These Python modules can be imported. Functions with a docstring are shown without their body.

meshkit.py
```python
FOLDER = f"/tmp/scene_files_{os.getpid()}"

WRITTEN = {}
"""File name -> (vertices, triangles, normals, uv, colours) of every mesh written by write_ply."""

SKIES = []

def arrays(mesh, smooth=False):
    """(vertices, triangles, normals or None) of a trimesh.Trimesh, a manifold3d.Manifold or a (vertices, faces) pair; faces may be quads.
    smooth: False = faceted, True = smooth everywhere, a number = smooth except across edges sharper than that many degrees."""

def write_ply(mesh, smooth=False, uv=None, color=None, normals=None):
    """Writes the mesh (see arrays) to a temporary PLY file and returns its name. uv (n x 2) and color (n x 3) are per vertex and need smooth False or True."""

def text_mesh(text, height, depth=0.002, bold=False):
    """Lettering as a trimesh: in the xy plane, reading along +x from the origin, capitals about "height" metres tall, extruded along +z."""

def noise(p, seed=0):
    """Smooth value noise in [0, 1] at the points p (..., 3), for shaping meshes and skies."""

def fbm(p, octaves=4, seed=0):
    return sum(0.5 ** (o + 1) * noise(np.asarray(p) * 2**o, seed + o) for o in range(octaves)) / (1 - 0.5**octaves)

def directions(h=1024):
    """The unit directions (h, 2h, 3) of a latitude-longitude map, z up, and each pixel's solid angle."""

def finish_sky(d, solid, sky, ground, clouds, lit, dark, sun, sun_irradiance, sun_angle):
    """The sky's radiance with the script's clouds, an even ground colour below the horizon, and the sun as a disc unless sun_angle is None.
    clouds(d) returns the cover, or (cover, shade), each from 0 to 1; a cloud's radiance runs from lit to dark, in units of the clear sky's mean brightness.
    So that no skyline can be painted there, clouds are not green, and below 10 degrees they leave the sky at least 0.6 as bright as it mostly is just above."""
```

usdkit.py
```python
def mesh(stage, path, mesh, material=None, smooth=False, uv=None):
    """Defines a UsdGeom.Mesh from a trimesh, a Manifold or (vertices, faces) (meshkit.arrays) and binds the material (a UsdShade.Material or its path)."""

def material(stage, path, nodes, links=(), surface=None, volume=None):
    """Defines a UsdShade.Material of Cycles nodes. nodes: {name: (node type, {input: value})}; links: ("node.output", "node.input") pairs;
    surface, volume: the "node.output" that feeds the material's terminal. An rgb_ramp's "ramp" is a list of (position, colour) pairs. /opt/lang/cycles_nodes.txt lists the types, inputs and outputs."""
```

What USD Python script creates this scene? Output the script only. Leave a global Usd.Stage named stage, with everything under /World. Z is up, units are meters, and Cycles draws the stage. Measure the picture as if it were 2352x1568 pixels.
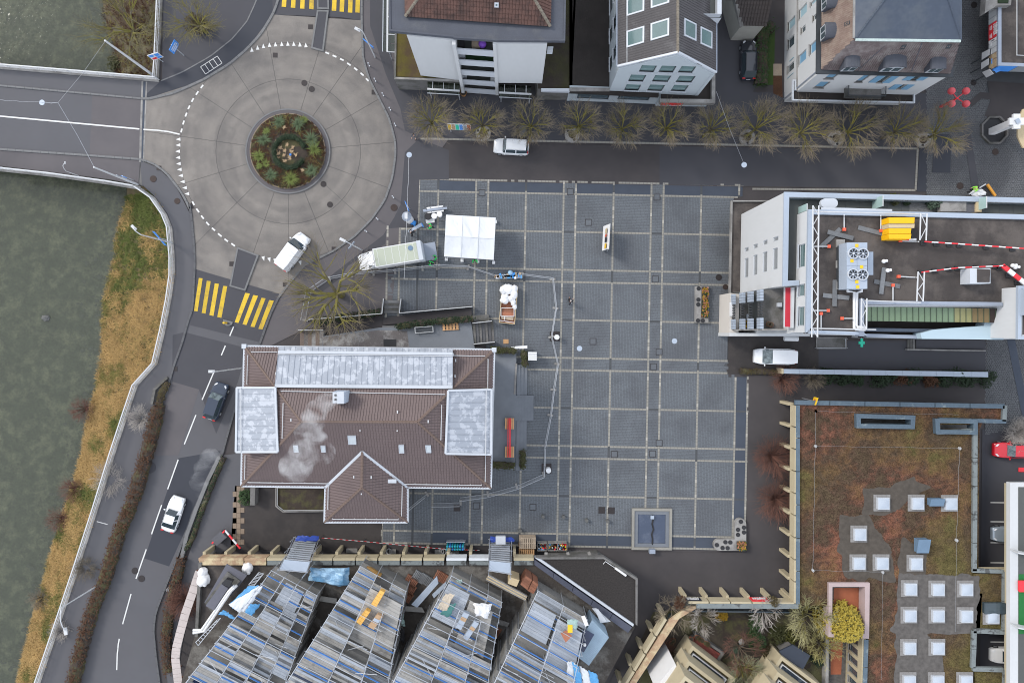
import math,random
import numpy as np,trimesh,manifold3d,usdkit,meshkit
import shapely.geometry as sg
from shapely.ops import unary_union
from pxr import Usd,UsdGeom,UsdLux,UsdShade,Gf,Sdf,Vt
stage=Usd.Stage.CreateInMemory()
UsdGeom.SetStageUpAxis(stage,UsdGeom.Tokens.z)
UsdGeom.SetStageMetersPerUnit(stage,1.0)
UsdGeom.Xform.Define(stage,'/World')
# ------------------------------------------------------------------ camera, sky, sun, exposure
EYE=83.4
PPM=18.8
NADX,NADY=1170.0,762.0
PLAN_W,PLAN_H=2352.0,1568.0
EXPOSURE=1.2
SUN_AZ,SUN_EL=math.radians(302),math.radians(36)
cam=UsdGeom.Camera.Define(stage,'/World/camera')
cam.CreateHorizontalApertureAttr(36.0);cam.CreateVerticalApertureAttr(36.0*682/1024)
cam.CreateFocalLengthAttr(36.0*EYE*PPM/PLAN_W)
cam.CreateHorizontalApertureOffsetAttr((PLAN_W/2-NADX)/PLAN_W*36.0)
cam.CreateVerticalApertureOffsetAttr(-(PLAN_H/2-NADY)/PLAN_W*36.0)
cam.CreateClippingRangeAttr(Gf.Vec2f(1,2000));cam.CreateExposureAttr(EXPOSURE)
UsdGeom.Xformable(cam).AddTranslateOp().Set(Gf.Vec3d(0,0,EYE))
sun_dir=(math.sin(SUN_AZ)*math.cos(SUN_EL),math.cos(SUN_AZ)*math.cos(SUN_EL),math.sin(SUN_EL))
dome=UsdLux.DomeLight.Define(stage,'/World/sky')
dome.CreateIntensityAttr(1.0)
sky_mat=usdkit.material(stage,'/World/Looks/sky_look',{
 'tc':('texture_coordinate',{}),
 'sky':('sky_texture',{'sky_type':'single_scattering','sun_disc':False,'sun_elevation':SUN_EL,'sun_rotation':SUN_AZ,'altitude':450.0,'aerosol_density':2.5}),
 'noi':('noise_texture',{'scale':2.2,'detail':5.0,'roughness':0.6}),
 'ramp':('rgb_ramp',{'ramp':[(0.3,(0.62,0.62,0.62)),(0.6,(0.88,0.88,0.88))]}),
 'mx':('mix',{'color2':(5.4,5.75,6.4)}),
 'bg':('background_shader',{'strength':0.115}),
},[('tc.generated','noi.vector'),('noi.fac','ramp.fac'),('ramp.color','mx.fac'),('sky.color','mx.color1'),('mx.color','bg.color')],surface='bg.background')
UsdShade.MaterialBindingAPI.Apply(dome.GetPrim()).Bind(sky_mat)
dome.GetPrim().SetCustomDataByKey('kind','structure')
sun=UsdLux.DistantLight.Define(stage,'/World/sun')
sun.CreateIntensityAttr(0.3);sun.CreateAngleAttr(14.0);sun.CreateNormalizeAttr(True);sun.CreateColorAttr(Gf.Vec3f(1.0,0.95,0.88))
_z=np.array(sun_dir);_x=np.cross((0,0,1),_z);_x/=np.linalg.norm(_x);_y=np.cross(_z,_x)
UsdGeom.Xformable(sun).AddTransformOp().Set(Gf.Matrix4d(*_x,0,*_y,0,*_z,0,0,0,0,1))
# ------------------------------------------------------------------ helpers
R=random.Random(7)
def W(p,h=0.0):
 """the point at height h that stands over the plan position p as the survey photograph shows it"""
 k=(EYE-h)/EYE/PPM
 return np.array([(p[0]-NADX)*k,-(p[1]-NADY)*k,h])
def WP(pts,h=0.0):return[tuple(W(p,h)[:2])for p in pts]
def tile(sx,sy,n=6):return lambda X,Y:(sx*.6125+X/n,sy*.6125+Y/n)
def lerp(a,b,t):return tuple(np.asarray(a,float)+(np.asarray(b,float)-np.asarray(a,float))*t)
def Q(*flat):
 return[(flat[i],flat[i+1])for i in range(0,len(flat),2)]
class MB:
 """collects shapes into one mesh"""
 def __init__(s):s.v,s.f,s.n=[],[],0
 def add(s,v,f):
  v=np.asarray(v,float);f=np.asarray(f,int)
  if f.shape[1]==4:f=np.vstack([f[:,[0,1,2]],f[:,[0,2,3]]])
  s.v.append(v);s.f.append(f+s.n);s.n+=len(v);return s
 def mesh(s,m):return s.add(m.vertices,m.faces)
 def man(s,m):
  q=m.to_mesh();return s.add(q.vert_properties[:,:3],q.tri_verts)
 def box(s,c,d,rz=0.0,tilt=None):
  x,y,z=np.asarray(d,float)/2
  v=np.array([(a*x,b*y,e*z)for e in(-1,1)for b in(-1,1)for a in(-1,1)])
  if tilt is not None:v=v@tilt.T
  if rz:cs,sn=math.cos(rz),math.sin(rz);v=np.c_[v[:,0]*cs-v[:,1]*sn,v[:,0]*sn+v[:,1]*cs,v[:,2]]
  return s.add(v+np.asarray(c,float),[(0,2,3,1),(4,5,7,6),(0,1,5,4),(2,6,7,3),(0,4,6,2),(1,3,7,5)])
 def prism(s,poly,z0,z1):
  if not hasattr(poly,'exterior'):poly=sg.Polygon(poly)
  if not poly.is_valid:poly=poly.buffer(0)
  for g in getattr(poly,'geoms',[poly]):
   if g.area<1e-6:continue
   m=trimesh.creation.extrude_polygon(g,z1-z0,engine='earcut');s.add(m.vertices+(0,0,z0),m.faces)
  return s
 def pp(s,pts,z0,z1):return s.prism(WP(pts,z1),z0,z1)
 def sheet(s,poly,z):
  if not hasattr(poly,'exterior')and not hasattr(poly,'geoms'):poly=sg.Polygon(poly)
  if not poly.is_valid:poly=poly.buffer(0)
  for g in getattr(poly,'geoms',[poly]):
   if g.geom_type!='Polygon' or g.area<1e-6:continue
   v,f=trimesh.creation.triangulate_polygon(sg.polygon.orient(g),engine='earcut')
   a,b,c=v[f[:,0]],v[f[:,1]],v[f[:,2]]
   flip=((b-a)[:,0]*(c-a)[:,1]-(b-a)[:,1]*(c-a)[:,0])<0
   f=np.where(flip[:,None],f[:,::-1],f)
   s.add(np.c_[v,np.full(len(v),z)],f)
  return s
 def ps(s,pts,z):return s.sheet(WP(pts,z),z)
 def tube(s,pts,r0,r1=None,n=5,cap=True):
  pts=np.asarray(pts,float);r1=r0 if r1 is None else r1;k=len(pts)
  t=np.gradient(pts,axis=0);t/=np.maximum(np.linalg.norm(t,axis=1,keepdims=True),1e-9)
  up=np.array([0,0,1.])if abs(t[:,2]).mean()<.8 else np.array([1.,0,0])
  a=np.cross(t,up);a/=np.maximum(np.linalg.norm(a,axis=1,keepdims=True),1e-9);b=np.cross(t,a)
  r=np.linspace(r0,r1,k)[:,None,None];th=np.arange(n)/n*2*np.pi
  ring=pts[:,None]+r*(a[:,None]*np.cos(th)[None,:,None]+b[:,None]*np.sin(th)[None,:,None])
  i=np.arange(k-1)[:,None]*n;j=np.arange(n)[None];j2=(j+1)%n
  f=np.stack([i+j,i+n+j,i+n+j2,i+j2],-1).reshape(-1,4)
  s.add(ring.reshape(-1,3),f)
  if cap:
   for e,flip in((0,0),(k-1,1)):
    idx=[(0,q,q+1)if flip else(0,q+1,q)for q in range(1,n-1)]
    s.add(ring[e],idx)
  return s
 def cyl(s,c,r,h,n=16,r2=None):
  c=np.asarray(c,float);r2=r if r2 is None else r2;th=np.arange(n)/n*2*np.pi
  lo=np.c_[np.cos(th)*r,np.sin(th)*r,np.zeros(n)]+c;hi=np.c_[np.cos(th)*r2,np.sin(th)*r2,np.full(n,h)]+c
  s.add(np.vstack([lo,hi]),[(j,(j+1)%n,(j+1)%n+n,j+n)for j in range(n)])
  s.add(lo,[(0,q+1,q)for q in range(1,n-1)]);return s.add(hi,[(0,q,q+1)for q in range(1,n-1)])
 def ball(s,c,r,sub=1,sq=(1,1,1),jit=0.0,rnd=None):
  m=trimesh.creation.icosphere(sub,1.0);v=np.array(m.vertices)
  if jit:v=v*(1+jit*(meshkit.noise(v*2.3+(rnd or R).random()*50)-.5)[:,None]*2)
  return s.add(v*r*np.asarray(sq)+np.asarray(c,float),m.faces)
 def plate(s,q,t):
  """a plate of thickness t under the four (or more) corner points q"""
  q=np.asarray(q,float);nrm=np.cross(q[1]-q[0],q[2]-q[0]);nrm/=np.linalg.norm(nrm)
  if nrm[2]<0 or(abs(nrm[2])<1e-6 and False):q=q[::-1];nrm=-nrm
  k=len(q);v=np.vstack([q,q-nrm*t])
  s.add(v,[(0,i,i+1)for i in range(1,k-1)]);s.add(v,[(k,k+i+1,k+i)for i in range(1,k-1)])
  return s.add(v,[((i+1)%k,i,i+k,(i+1)%k+k)for i in range(k)])
 def bar(s,a,b,w,t):
  """a rectangular bar from a to b, w wide on plan and t deep"""
  a,b=np.asarray(a,float),np.asarray(b,float);d=b-a;L=np.linalg.norm(d);d/=L
  up=np.array([0,0,1.])if abs(d[2])<.95 else np.array([1.,0,0])
  y=np.cross(up,d);y/=np.linalg.norm(y);z=np.cross(d,y)
  return s.box((a+b)/2,(L,w,t),tilt=np.c_[d,y,z])
 def arr(s):return(np.vstack(s.v),np.vstack(s.f))
def PQ(h,z0,z1,*flat):b=MB();return b.prism(WP(Q(*flat),h),z0,z1)
used={}
def path_for(parent,name):
 k=used.get((parent,name),0);used[(parent,name)]=k+1
 return f'{parent}/{name}'+(f'_{k:03d}' if k else '')
def meta(prim,**kw):
 for k,v in kw.items():
  if v:prim.SetCustomDataByKey('category' if k=='cat' else k,v)
def put(path,mb,m,smooth=False,off=None):
 v,f=mb.arr()
 if off is not None:v=v-np.asarray(off,float)
 return usdkit.mesh(stage,path,trimesh.Trimesh(v,f,process=False),m,smooth=smooth)
class Thing:
 def __init__(s,name,label,cat,loc=(0,0,0),rz=0.0,group=None,kind=None,local=False,root='/World'):
  s.path=path_for(root,name);s.x=UsdGeom.Xform.Define(stage,s.path);s.loc=np.asarray(loc,float);s.local=local
  s.x.AddTranslateOp().Set(Gf.Vec3d(*map(float,loc)))
  if rz:s.x.AddRotateZOp().Set(math.degrees(rz))
  meta(s.x.GetPrim(),label=label,cat=cat,group=group,kind=kind)
 def p(s,name,mb,m,under=None,label=None,smooth=False,kind=None):
  pa=path_for(under or s.path,name)
  q=put(pa,mb,m,smooth,None if s.local else s.loc)
  meta(q.GetPrim(),label=label,kind=kind);return pa
def solo(name,label,cat,mb,m,group=None,smooth=False,kind=None):
 pa=path_for('/World',name);q=put(pa,mb,m,smooth);meta(q.GetPrim(),label=label,cat=cat,group=group,kind=kind);return pa
def struct(name,mb,m,smooth=False,kind='structure',label=None):
 pa=path_for('/World',name);q=put(pa,mb,m,smooth);meta(q.GetPrim(),kind=kind,label=label);return pa
def piece(parent,name,mb,m,smooth=False,label=None,kind=None):
 pa=path_for(parent,name);q=put(pa,mb,m,smooth);meta(q.GetPrim(),label=label,kind=kind);return pa
def copy(src,label,cat,loc,rz=0.0,group=None,scale=None):
 base=src.rsplit('/',1)[1]
 if base[-4:-3]=='_' and base[-3:].isdigit():base=base[:-4]
 pa=path_for('/World',base);x=UsdGeom.Xform.Define(stage,pa)
 x.GetPrim().GetReferences().AddInternalReference(src);x.GetPrim().SetInstanceable(True)
 x.ClearXformOpOrder();x.AddTranslateOp(opSuffix='at').Set(Gf.Vec3d(*map(float,loc)));x.AddRotateZOp(opSuffix='turn').Set(math.degrees(rz))
 if scale:x.AddScaleOp(opSuffix='size').Set(Gf.Vec3f(*map(float,np.broadcast_to(scale,3))))
 meta(x.GetPrim(),label=label,cat=cat,group=group);return pa
# ------------------------------------------------------------------ procedural materials
LK='/World/Looks/'
def mat(name,col,rough=.8,var=.14,scale=1.2,fine=14.,metal=0.,col2=None,cover=(.46,.6),c2scale=.35,island=0.,bump=0.,spec=.35,coat=0.,obj=0.,translucent=0.,stretch=None):
 col=np.asarray(col,float)
 nd={'g':('geometry',{}),'n1':('noise_texture',{'scale':scale,'detail':5.,'roughness':.6}),'n2':('noise_texture',{'scale':fine,'detail':2.}),
  'ad':('math',{'math_type':'multiply_add','value2':.45}),'m1':('math',{'math_type':'multiply','value2':.55}),
  'rp':('rgb_ramp',{'ramp':[(.28,tuple(np.clip(col*(1-var),0,1))),(.72,tuple(np.clip(col*(1+var),0,1)))]}),
  'p':('principled_bsdf',{'roughness':rough,'metallic':metal,'specular_ior_level':spec,'coat_weight':coat})}
 lk=[('n1.fac','m1.value1'),('n2.fac','ad.value1'),('m1.value','ad.value3'),('ad.value','rp.fac')]
 pos='g.position'
 if stretch is not None:
  nd['mp']=('mapping',{'scale':stretch[:3],'rotation':(0,0,stretch[3]if len(stretch)>3 else 0)});lk.append((pos,'mp.vector'));pos='mp.vector'
 lk+=[(pos,'n1.vector'),(pos,'n2.vector')]
 out='rp.color'
 if col2 is not None:
  nd['n3']=('noise_texture',{'scale':c2scale,'detail':6.,'roughness':.65});nd['r3']=('rgb_ramp',{'ramp':[(cover[0],(0,0,0)),(cover[1],(1,1,1))]})
  nd['rb']=('rgb_ramp',{'ramp':[(.28,tuple(np.asarray(col2)*(1-var))),(.72,tuple(np.asarray(col2)*(1+var)))]})
  nd['mx']=('mix',{});lk+=[('g.position','n3.vector'),('n3.fac','r3.fac'),('r3.color','mx.fac'),('ad.value','rb.fac'),(out,'mx.color1'),('rb.color','mx.color2')];out='mx.color'
 if island or obj:
  src='g.random_per_island' if island else 'oi.random'
  if obj and not island:nd['oi']=('object_info',{})
  a=island or obj
  nd['ri']=('rgb_ramp',{'ramp':[(0,(1-a,)*3),(1,(1+a*.9,)*3)]});nd['mi']=('mix',{'mix_type':'multiply','fac':1.})
  lk+=[(src,'ri.fac'),(out,'mi.color1'),('ri.color','mi.color2')];out='mi.color'
 lk.append((out,'p.base_color'))
 if bump:
  nd['b']=('bump',{'strength':bump,'distance':.03});lk+=[('n2.fac','b.height'),('b.normal','p.normal')]
 surf='p.BSDF'
 if translucent:
  nd['tl']=('translucent_bsdf',{});nd['mc']=('mix_closure',{'fac':translucent});lk+=[(out,'tl.color'),('p.BSDF','mc.closure1'),('tl.BSDF','mc.closure2')];surf='mc.closure'
 return usdkit.material(stage,LK+name,nd,lk,surface=surf)
def pane(name,tint=(.75,.85,.88),gloss=.05,ior=1.5,see=True):
 return usdkit.material(stage,LK+name,{'f':('fresnel',{'IOR':ior}),'t':('transparent_bsdf',{'color':tint}),'g':('glossy_bsdf',{'color':(1,1,1),'roughness':gloss}),'m':('mix_closure',{})},
  [('f.fac','m.fac'),('t.BSDF','m.closure1'),('g.BSDF','m.closure2')],surface='m.closure')
asphalt=mat('asphalt',(0.0807,0.0807,0.0881),.85,.07,.3,12.,col2=(0.0806,0.078,0.0832),c2scale=.1,cover=(.35,.75),bump=.2)
asphalt_dark=mat('asphalt_dark',(0.0467,0.0467,0.0536),.8,.08,.4,12.,col2=(0.0513,0.05,0.0562),c2scale=.15,cover=(.35,.7),bump=.2)
asphalt_new=mat('asphalt_new',(0.0304,0.0327,0.0416),.75,.07,.4,12.,bump=.2)
asphalt_old=mat('asphalt_old',(0.1017,0.0927,0.0957),.88,.08,.4,12.,col2=(0.0754,0.0702,0.0741),c2scale=.2,cover=(.35,.7),bump=.2)
asphalt_warm=mat('asphalt_warm',(0.0564,0.0497,0.0497),.85,.09,.4,10.,col2=(0.0384,0.0348,0.036),c2scale=.13,cover=(.35,.7),bump=.2)
blue_band=mat('blue_band',(0.045,0.054,0.072),.8,.14,.7,9.,bump=.15)
slab_concrete=usdkit.material(stage,LK+'slab_concrete',{
 'g':('geometry',{}),'sub':('vector_math',{'math_type':'subtract','vector2':tuple(W((662,348)))}),'len':('vector_math',{'math_type':'length'}),
 'n0':('noise_texture',{'scale':.22,'detail':4.}),'cx':('combine_xyz',{}),'nr':('noise_texture',{'scale':.55,'detail':2.,'roughness':.5}),
 'n1':('noise_texture',{'scale':.5,'detail':5.}),'n2':('noise_texture',{'scale':9.,'detail':3.}),'mu':('math',{'math_type':'multiply','value2':6.}),
 'r':('rgb_ramp',{'ramp':[(.3,(.125,.115,.107)),(.66,(.182,.166,.15))]}),'r1':('rgb_ramp',{'ramp':[(.3,(.86,.86,.87)),(.7,(1.1,1.09,1.07))]}),'r2':('rgb_ramp',{'ramp':[(.3,(.92,)*3),(.7,(1.06,)*3)]}),
 'm1':('mix',{'mix_type':'multiply','fac':1.}),'m2':('mix',{'mix_type':'multiply','fac':1.}),'p':('principled_bsdf',{'roughness':.85,'specular_ior_level':.3})},
 [('g.position','sub.vector1'),('sub.vector','len.vector1'),('g.position','n0.vector'),('n0.fac','mu.value1'),('len.value','cx.x'),('mu.value','cx.y'),('cx.vector','nr.vector'),
 ('g.position','n1.vector'),('g.position','n2.vector'),('nr.fac','r.fac'),('n1.fac','r1.fac'),('n2.fac','r2.fac'),('r.color','m1.color1'),('r1.color','m1.color2'),('m1.color','m2.color1'),('r2.color','m2.color2'),('m2.color','p.base_color')],surface='p.BSDF')
kerb_stone=mat('kerb_stone',(0.164,0.164,0.164),.85,.2,1.5,island=.15)
kerb_dark=mat('kerb_dark',(.1,.1,.105),.85,.2,1.5,island=.15)
paver_mat=mat('paver_mat',(0.176,0.1925,0.2112),.75,.14,.35,6.,island=.4,col2=(0.143,0.154,0.1705),c2scale=.16,bump=.1)
strip_mat=mat('strip_mat',(0.275,0.262,0.2306),.85,.16,.6,10.,island=.2)
strip_pale=mat('strip_pale',(0.307,0.2904,0.2549),.85,.16,.6,10.)
joint_mat=mat('joint_sand',(.06,.063,.067),.9,.2)
cobble_mat=mat('cobble',(.16,.163,.168),.8,.2,.4,7.,island=.36,col2=(.11,.112,.12),c2scale=.12)
brick_dark=mat('brick_dark',(.058,.05,.047),.85,.2,.5,9.,island=.28,col2=(.042,.037,.036),c2scale=.3)
granite=mat('granite',(0.15,0.1625,0.1812),.8,.15,.8,16.,island=.12,bump=.1)
granite_wet=mat('granite_wet',(0.1,0.09,0.0875),.6,.3,.6,8.,col2=(0.2125,0.2063,0.2),c2scale=.5,cover=(.5,.62))
paint_white=mat('paint_white',(0.54,0.54,0.525),.7,.12,2.,20.,col2=(0.315,0.3075,0.3),c2scale=1.6,cover=(.6,.75))
paint_yellow=mat('paint_yellow',(0.5084,0.3444,0.0246),.75,.16,1.5,12.,col2=(0.2952,0.1968,0.0492),c2scale=1.1,cover=(.5,.72),obj=.12)
soil=mat('soil',(.045,.034,.027),.95,.35,1.2,10.,col2=(.06,.055,.025),c2scale=.6,bump=.5)
bank_soil=mat('bank_soil',(.12,.088,.045),.95,.3,.9,9.,col2=(.075,.075,.03),c2scale=.25,bump=.5)
stone_grey=mat('stone_grey',(.13,.13,.125),.9,.25,2.,10.,island=.25,bump=.3)
iron=mat('iron',(.035,.03,.03),.6,.2,4.,metal=.4)
rust_iron=mat('rust_iron',(.045,.032,.028),.7,.2,4.,metal=.3)
white_wall=mat('white_wall',(0.45,0.4575,0.4612),.8,.04,.4,5.,stretch=(1,1,.25))
grey_render=mat('grey_render',(0.3525,0.39,0.4125),.85,.05,.5,7.)
cream=mat('cream',(0.375,0.3225,0.2175),.85,.08,.8,9.,col2=(0.3,0.255,0.1725),c2scale=.7,cover=(.62,.8))
cream_stain=mat('cream_stain',(0.328,0.2214,0.1394),.9,.22,1.2,8.,col2=(0.451,0.369,0.2296),c2scale=.9)
zinc=mat('zinc',(0.255,0.285,0.3375),.5,.1,.8,metal=.3)
zinc_light=mat('zinc_light',(0.315,0.36,0.42),.5,.07,.8,metal=.15)
white_metal=mat('white_metal',(0.4125,0.435,0.465),.45,.05,1.)
seam_metal=mat('seam_metal',(0.2775,0.3,0.3375),.5,.06,2.,9.,metal=.1,col2=(0.39,0.4125,0.45),c2scale=1.1,cover=(.52,.54),island=.05)
blue_coping=mat('blue_coping',(0.082,0.1148,0.1435),.55,.2,1.,6.,metal=.2,col2=(0.164,0.1968,0.205),c2scale=.8,cover=(.58,.66))
pale_coping=mat('pale_coping',(0.15,0.1688,0.1688),.7,.2,.9,6.,col2=(0.0675,0.0713,0.0713),c2scale=1.2,cover=(.55,.6))
brown_tile=mat('brown_tile',(.135,.1,.095),.7,.12,.5,6.,island=.14)
red_tile=mat('red_tile',(0.1558,0.082,0.064),.8,.25,.7,5.,island=.35,col2=(0.082,0.0492,0.041),c2scale=.5)
lichen_ridge=mat('lichen_ridge',(.22,.19,.15),.9,.35,2.,8.,island=.3)
slate=mat('slate',(0.0861,0.0804,0.082),.75,.2,.5,8.,island=.24,col2=(0.123,0.1189,0.1189),c2scale=.5,cover=(.55,.75))
beaver_tile=mat('beaver_tile',(0.2214,0.1558,0.1271),.85,.2,.6,7.,island=.25,col2=(0.287,0.2214,0.1804),c2scale=.7)
old_tile=mat('old_tile',(.15,.118,.115),.8,.2,.6,7.,island=.25,col2=(.23,.2,.19),c2scale=.8)
dark_tile=mat('dark_tile',(.055,.045,.042),.75,.2,.6,7.,island=.25)
dark_slate=mat('dark_slate',(.045,.058,.082),.55,.1,.3,2.,col2=(.06,.072,.09),c2scale=.25)
bitumen=mat('bitumen',(.06,.065,.08),.7,.18,.6,9.,col2=(.085,.088,.095),c2scale=.5,cover=(.55,.75))
gravel_roof=mat('gravel_roof',(.05,.043,.04),.95,.4,.5,26.,col2=(.078,.067,.06),c2scale=.25,bump=.5)
gravel_dark=mat('gravel_dark',(.026,.022,.02),.95,.35,.5,24.,bump=.5)
gravel_speck=mat('gravel_speck',(.05,.043,.04),.9,.75,6.,30.,island=.5,bump=.4)
moss_roof=mat('moss_roof',(.075,.06,.012),.95,.3,.8,18.,col2=(.06,.04,.02),c2scale=.5,bump=.5)
moss_dark=mat('moss_dark',(.035,.033,.015),.95,.3,.8,18.,col2=(.028,.022,.018),c2scale=.3,bump=.5)
terrace_floor=mat('terrace_floor',(.07,.075,.072),.8,.1,.5)
glass_dark=mat('glass_dark',(.035,.05,.058),.08,.3,.4,spec=.6)
glass_teal=mat('glass_teal',(0.0902,0.1394,0.1394),.08,.25,.5,spec=.6)
blind_white=mat('blind_white',(0.4125,0.45,0.465),.6,.06,.6)
glass_clear=pane('glass_clear');glass_green=pane('glass_green',(.42,.62,.5));canopy_glass=pane('canopy_glass',(.5,.55,.47),.1);screen_glass=mat('screen_glass',(0.285,0.39,0.375),.25,.05,.5)
mesh_pane=usdkit.material(stage,LK+'mesh_pane',{'t':('transparent_bsdf',{}),'d':('principled_bsdf',{'base_color':(.5,.51,.53),'roughness':.5,'metallic':.5}),'m':('mix_closure',{'fac':.16})},[('t.BSDF','m.closure1'),('d.BSDF','m.closure2')],surface='m.closure')
shutter_blue=mat('shutter_blue',(0.1312,0.2624,0.3854),.65,.1,.8)
shutter_dull=mat('shutter_dull',(.26,.38,.43),.7,.12,.8)
sign_red=mat('sign_red',(.62,.03,.04),.5,.05);letter_red=mat('letter_red',(.75,.02,.02),.4,.03);letter_white=mat('letter_white',(0.6,0.6,0.6),.5,.02);sign_black=mat('sign_black',(.02,.022,.03),.5,.1)
awning_red=mat('awning_red',(.36,.02,.035),.75,.1,1.)
sign_blue=mat('sign_blue',(.05,.22,.6),.4,.05);sign_yellow=mat('sign_yellow',(0.656,0.41,0.0164),.5,.05)
shiny_yellow=mat('shiny_yellow',(0.697,0.369,0.0041),.45,.08,2.)
steel=mat('steel',(.45,.47,.5),.4,.15,2.,metal=.6);steel_white=mat('steel_white',(0.45,0.4575,0.465),.45,.05);dark_steel=mat('dark_steel',(.05,.055,.06),.5,.2,metal=.4)
orange_red=mat('orange_red',(0.615,0.0984,0.0492),.5,.1);green_cross=mat('green_cross',(.02,.42,.27),.4,.05)
concrete=mat('concrete',(0.246,0.2378,0.2255),.9,.14,.8,9.,col2=(0.164,0.1558,0.1476),c2scale=.5)
concrete_dark=mat('concrete_dark',(.13,.125,.12),.9,.2,.8,9.,col2=(.08,.078,.07),c2scale=.5)
plank_grey=mat('plank_grey',(0.2755,0.2661,0.2477),.85,.14,1.,8.,obj=.2,col2=(0.1558,0.1476,0.1353),c2scale=.7,cover=(.52,.7))
plank_blue=mat('plank_blue',(0.3034,0.328,0.3608),.55,.12,1.,8.,obj=.16,metal=.2)
plank_dark=mat('plank_dark',(.14,.145,.15),.7,.2,1.,8.,obj=.25)
toe_blue=mat('toe_blue',(.06,.18,.46),.55,.15,1.2,obj=.1)
tarp_blue=mat('tarp_blue',(0.0738,0.246,0.4592),.45,.2,1.2,6.,bump=.4);tarp_pale=mat('tarp_pale',(0.246,0.3854,0.5084),.45,.25,1.,6.,col2=(0.0984,0.2296,0.369),c2scale=.6,bump=.5);tarp_navy=mat('tarp_navy',(.02,.05,.26),.5,.25,1.)
tarp_white=mat('tarp_white',(0.54,0.5625,0.585),.6,.06,1.);plastic_white=mat('plastic_white',(0.6,0.6,0.6),.55,.05,1.5)
film_green=mat('film_green',(0.246,0.3444,0.3198),.35,.25,2.,8.,bump=.6)
wood_new=mat('wood_new',(0.41,0.2378,0.1148),.75,.14,1.5,10.,obj=.15);wood_old=mat('wood_old',(.3,.24,.18),.85,.2,1.5,10.,obj=.2);wood_red=mat('wood_red',(.2,.085,.05),.8,.25,1.5,10.,obj=.2);wood_pale=mat('wood_pale',(0.451,0.3608,0.2214),.75,.1,1.5)
card=mat('card',(0.369,0.246,0.1476),.85,.1,1.5);box_orange=mat('box_orange',(0.615,0.3444,0.082),.6,.15,2.,12.)
brick_clay=mat('brick_clay',(.3,.12,.07),.85,.2,1.,8.);terracotta=mat('terracotta',(0.3116,0.1312,0.0738),.85,.15,2.);terr_tile=mat('terr_tile',(.14,.035,.028),.8,.2,1.,obj=.25)
gravel_red=mat('gravel_red',(0.2788,0.0902,0.0451),.95,.2,.6,24.,bump=.4);gravel_grey=mat('gravel_grey',(.085,.078,.072),.95,.5,2.,26.,bump=.4)
pink_coping=mat('pink_coping',(0.3444,0.2706,0.2624),.7,.1,.8)
solar=mat('solar',(.012,.02,.05),.15,.2,1.,spec=.6)
car_white=mat('car_white',(0.6396,0.6478,0.656),.25,.02,1.,coat=.6);car_black=mat('car_black',(.012,.014,.02),.18,.05,1.,coat=.8);car_navy=mat('car_navy',(.014,.022,.04),.2,.05,1.,coat=.8);car_red=mat('car_red',(.5,.008,.02),.22,.04,1.,coat=.8);car_silver=mat('car_silver',(.3,.35,.4),.3,.05,1.,metal=.4,coat=.6)
car_glass=mat('car_glass',(.02,.03,.036),.05,.1,1.,spec=.7);car_glass_pale=mat('car_glass_pale',(.11,.14,.15),.08,.5,2.,5.,spec=.6,col2=(.035,.05,.055),c2scale=1.5);tyre=mat('tyre',(.015,.015,.015),.85,.1);lamp_clear=mat('lamp_clear',(.6,.62,.65),.15,.1);lamp_red=mat('lamp_red',(.4,.01,.01),.3,.05);plastic_black=mat('plastic_black',(.02,.02,.022),.6,.1)
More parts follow.
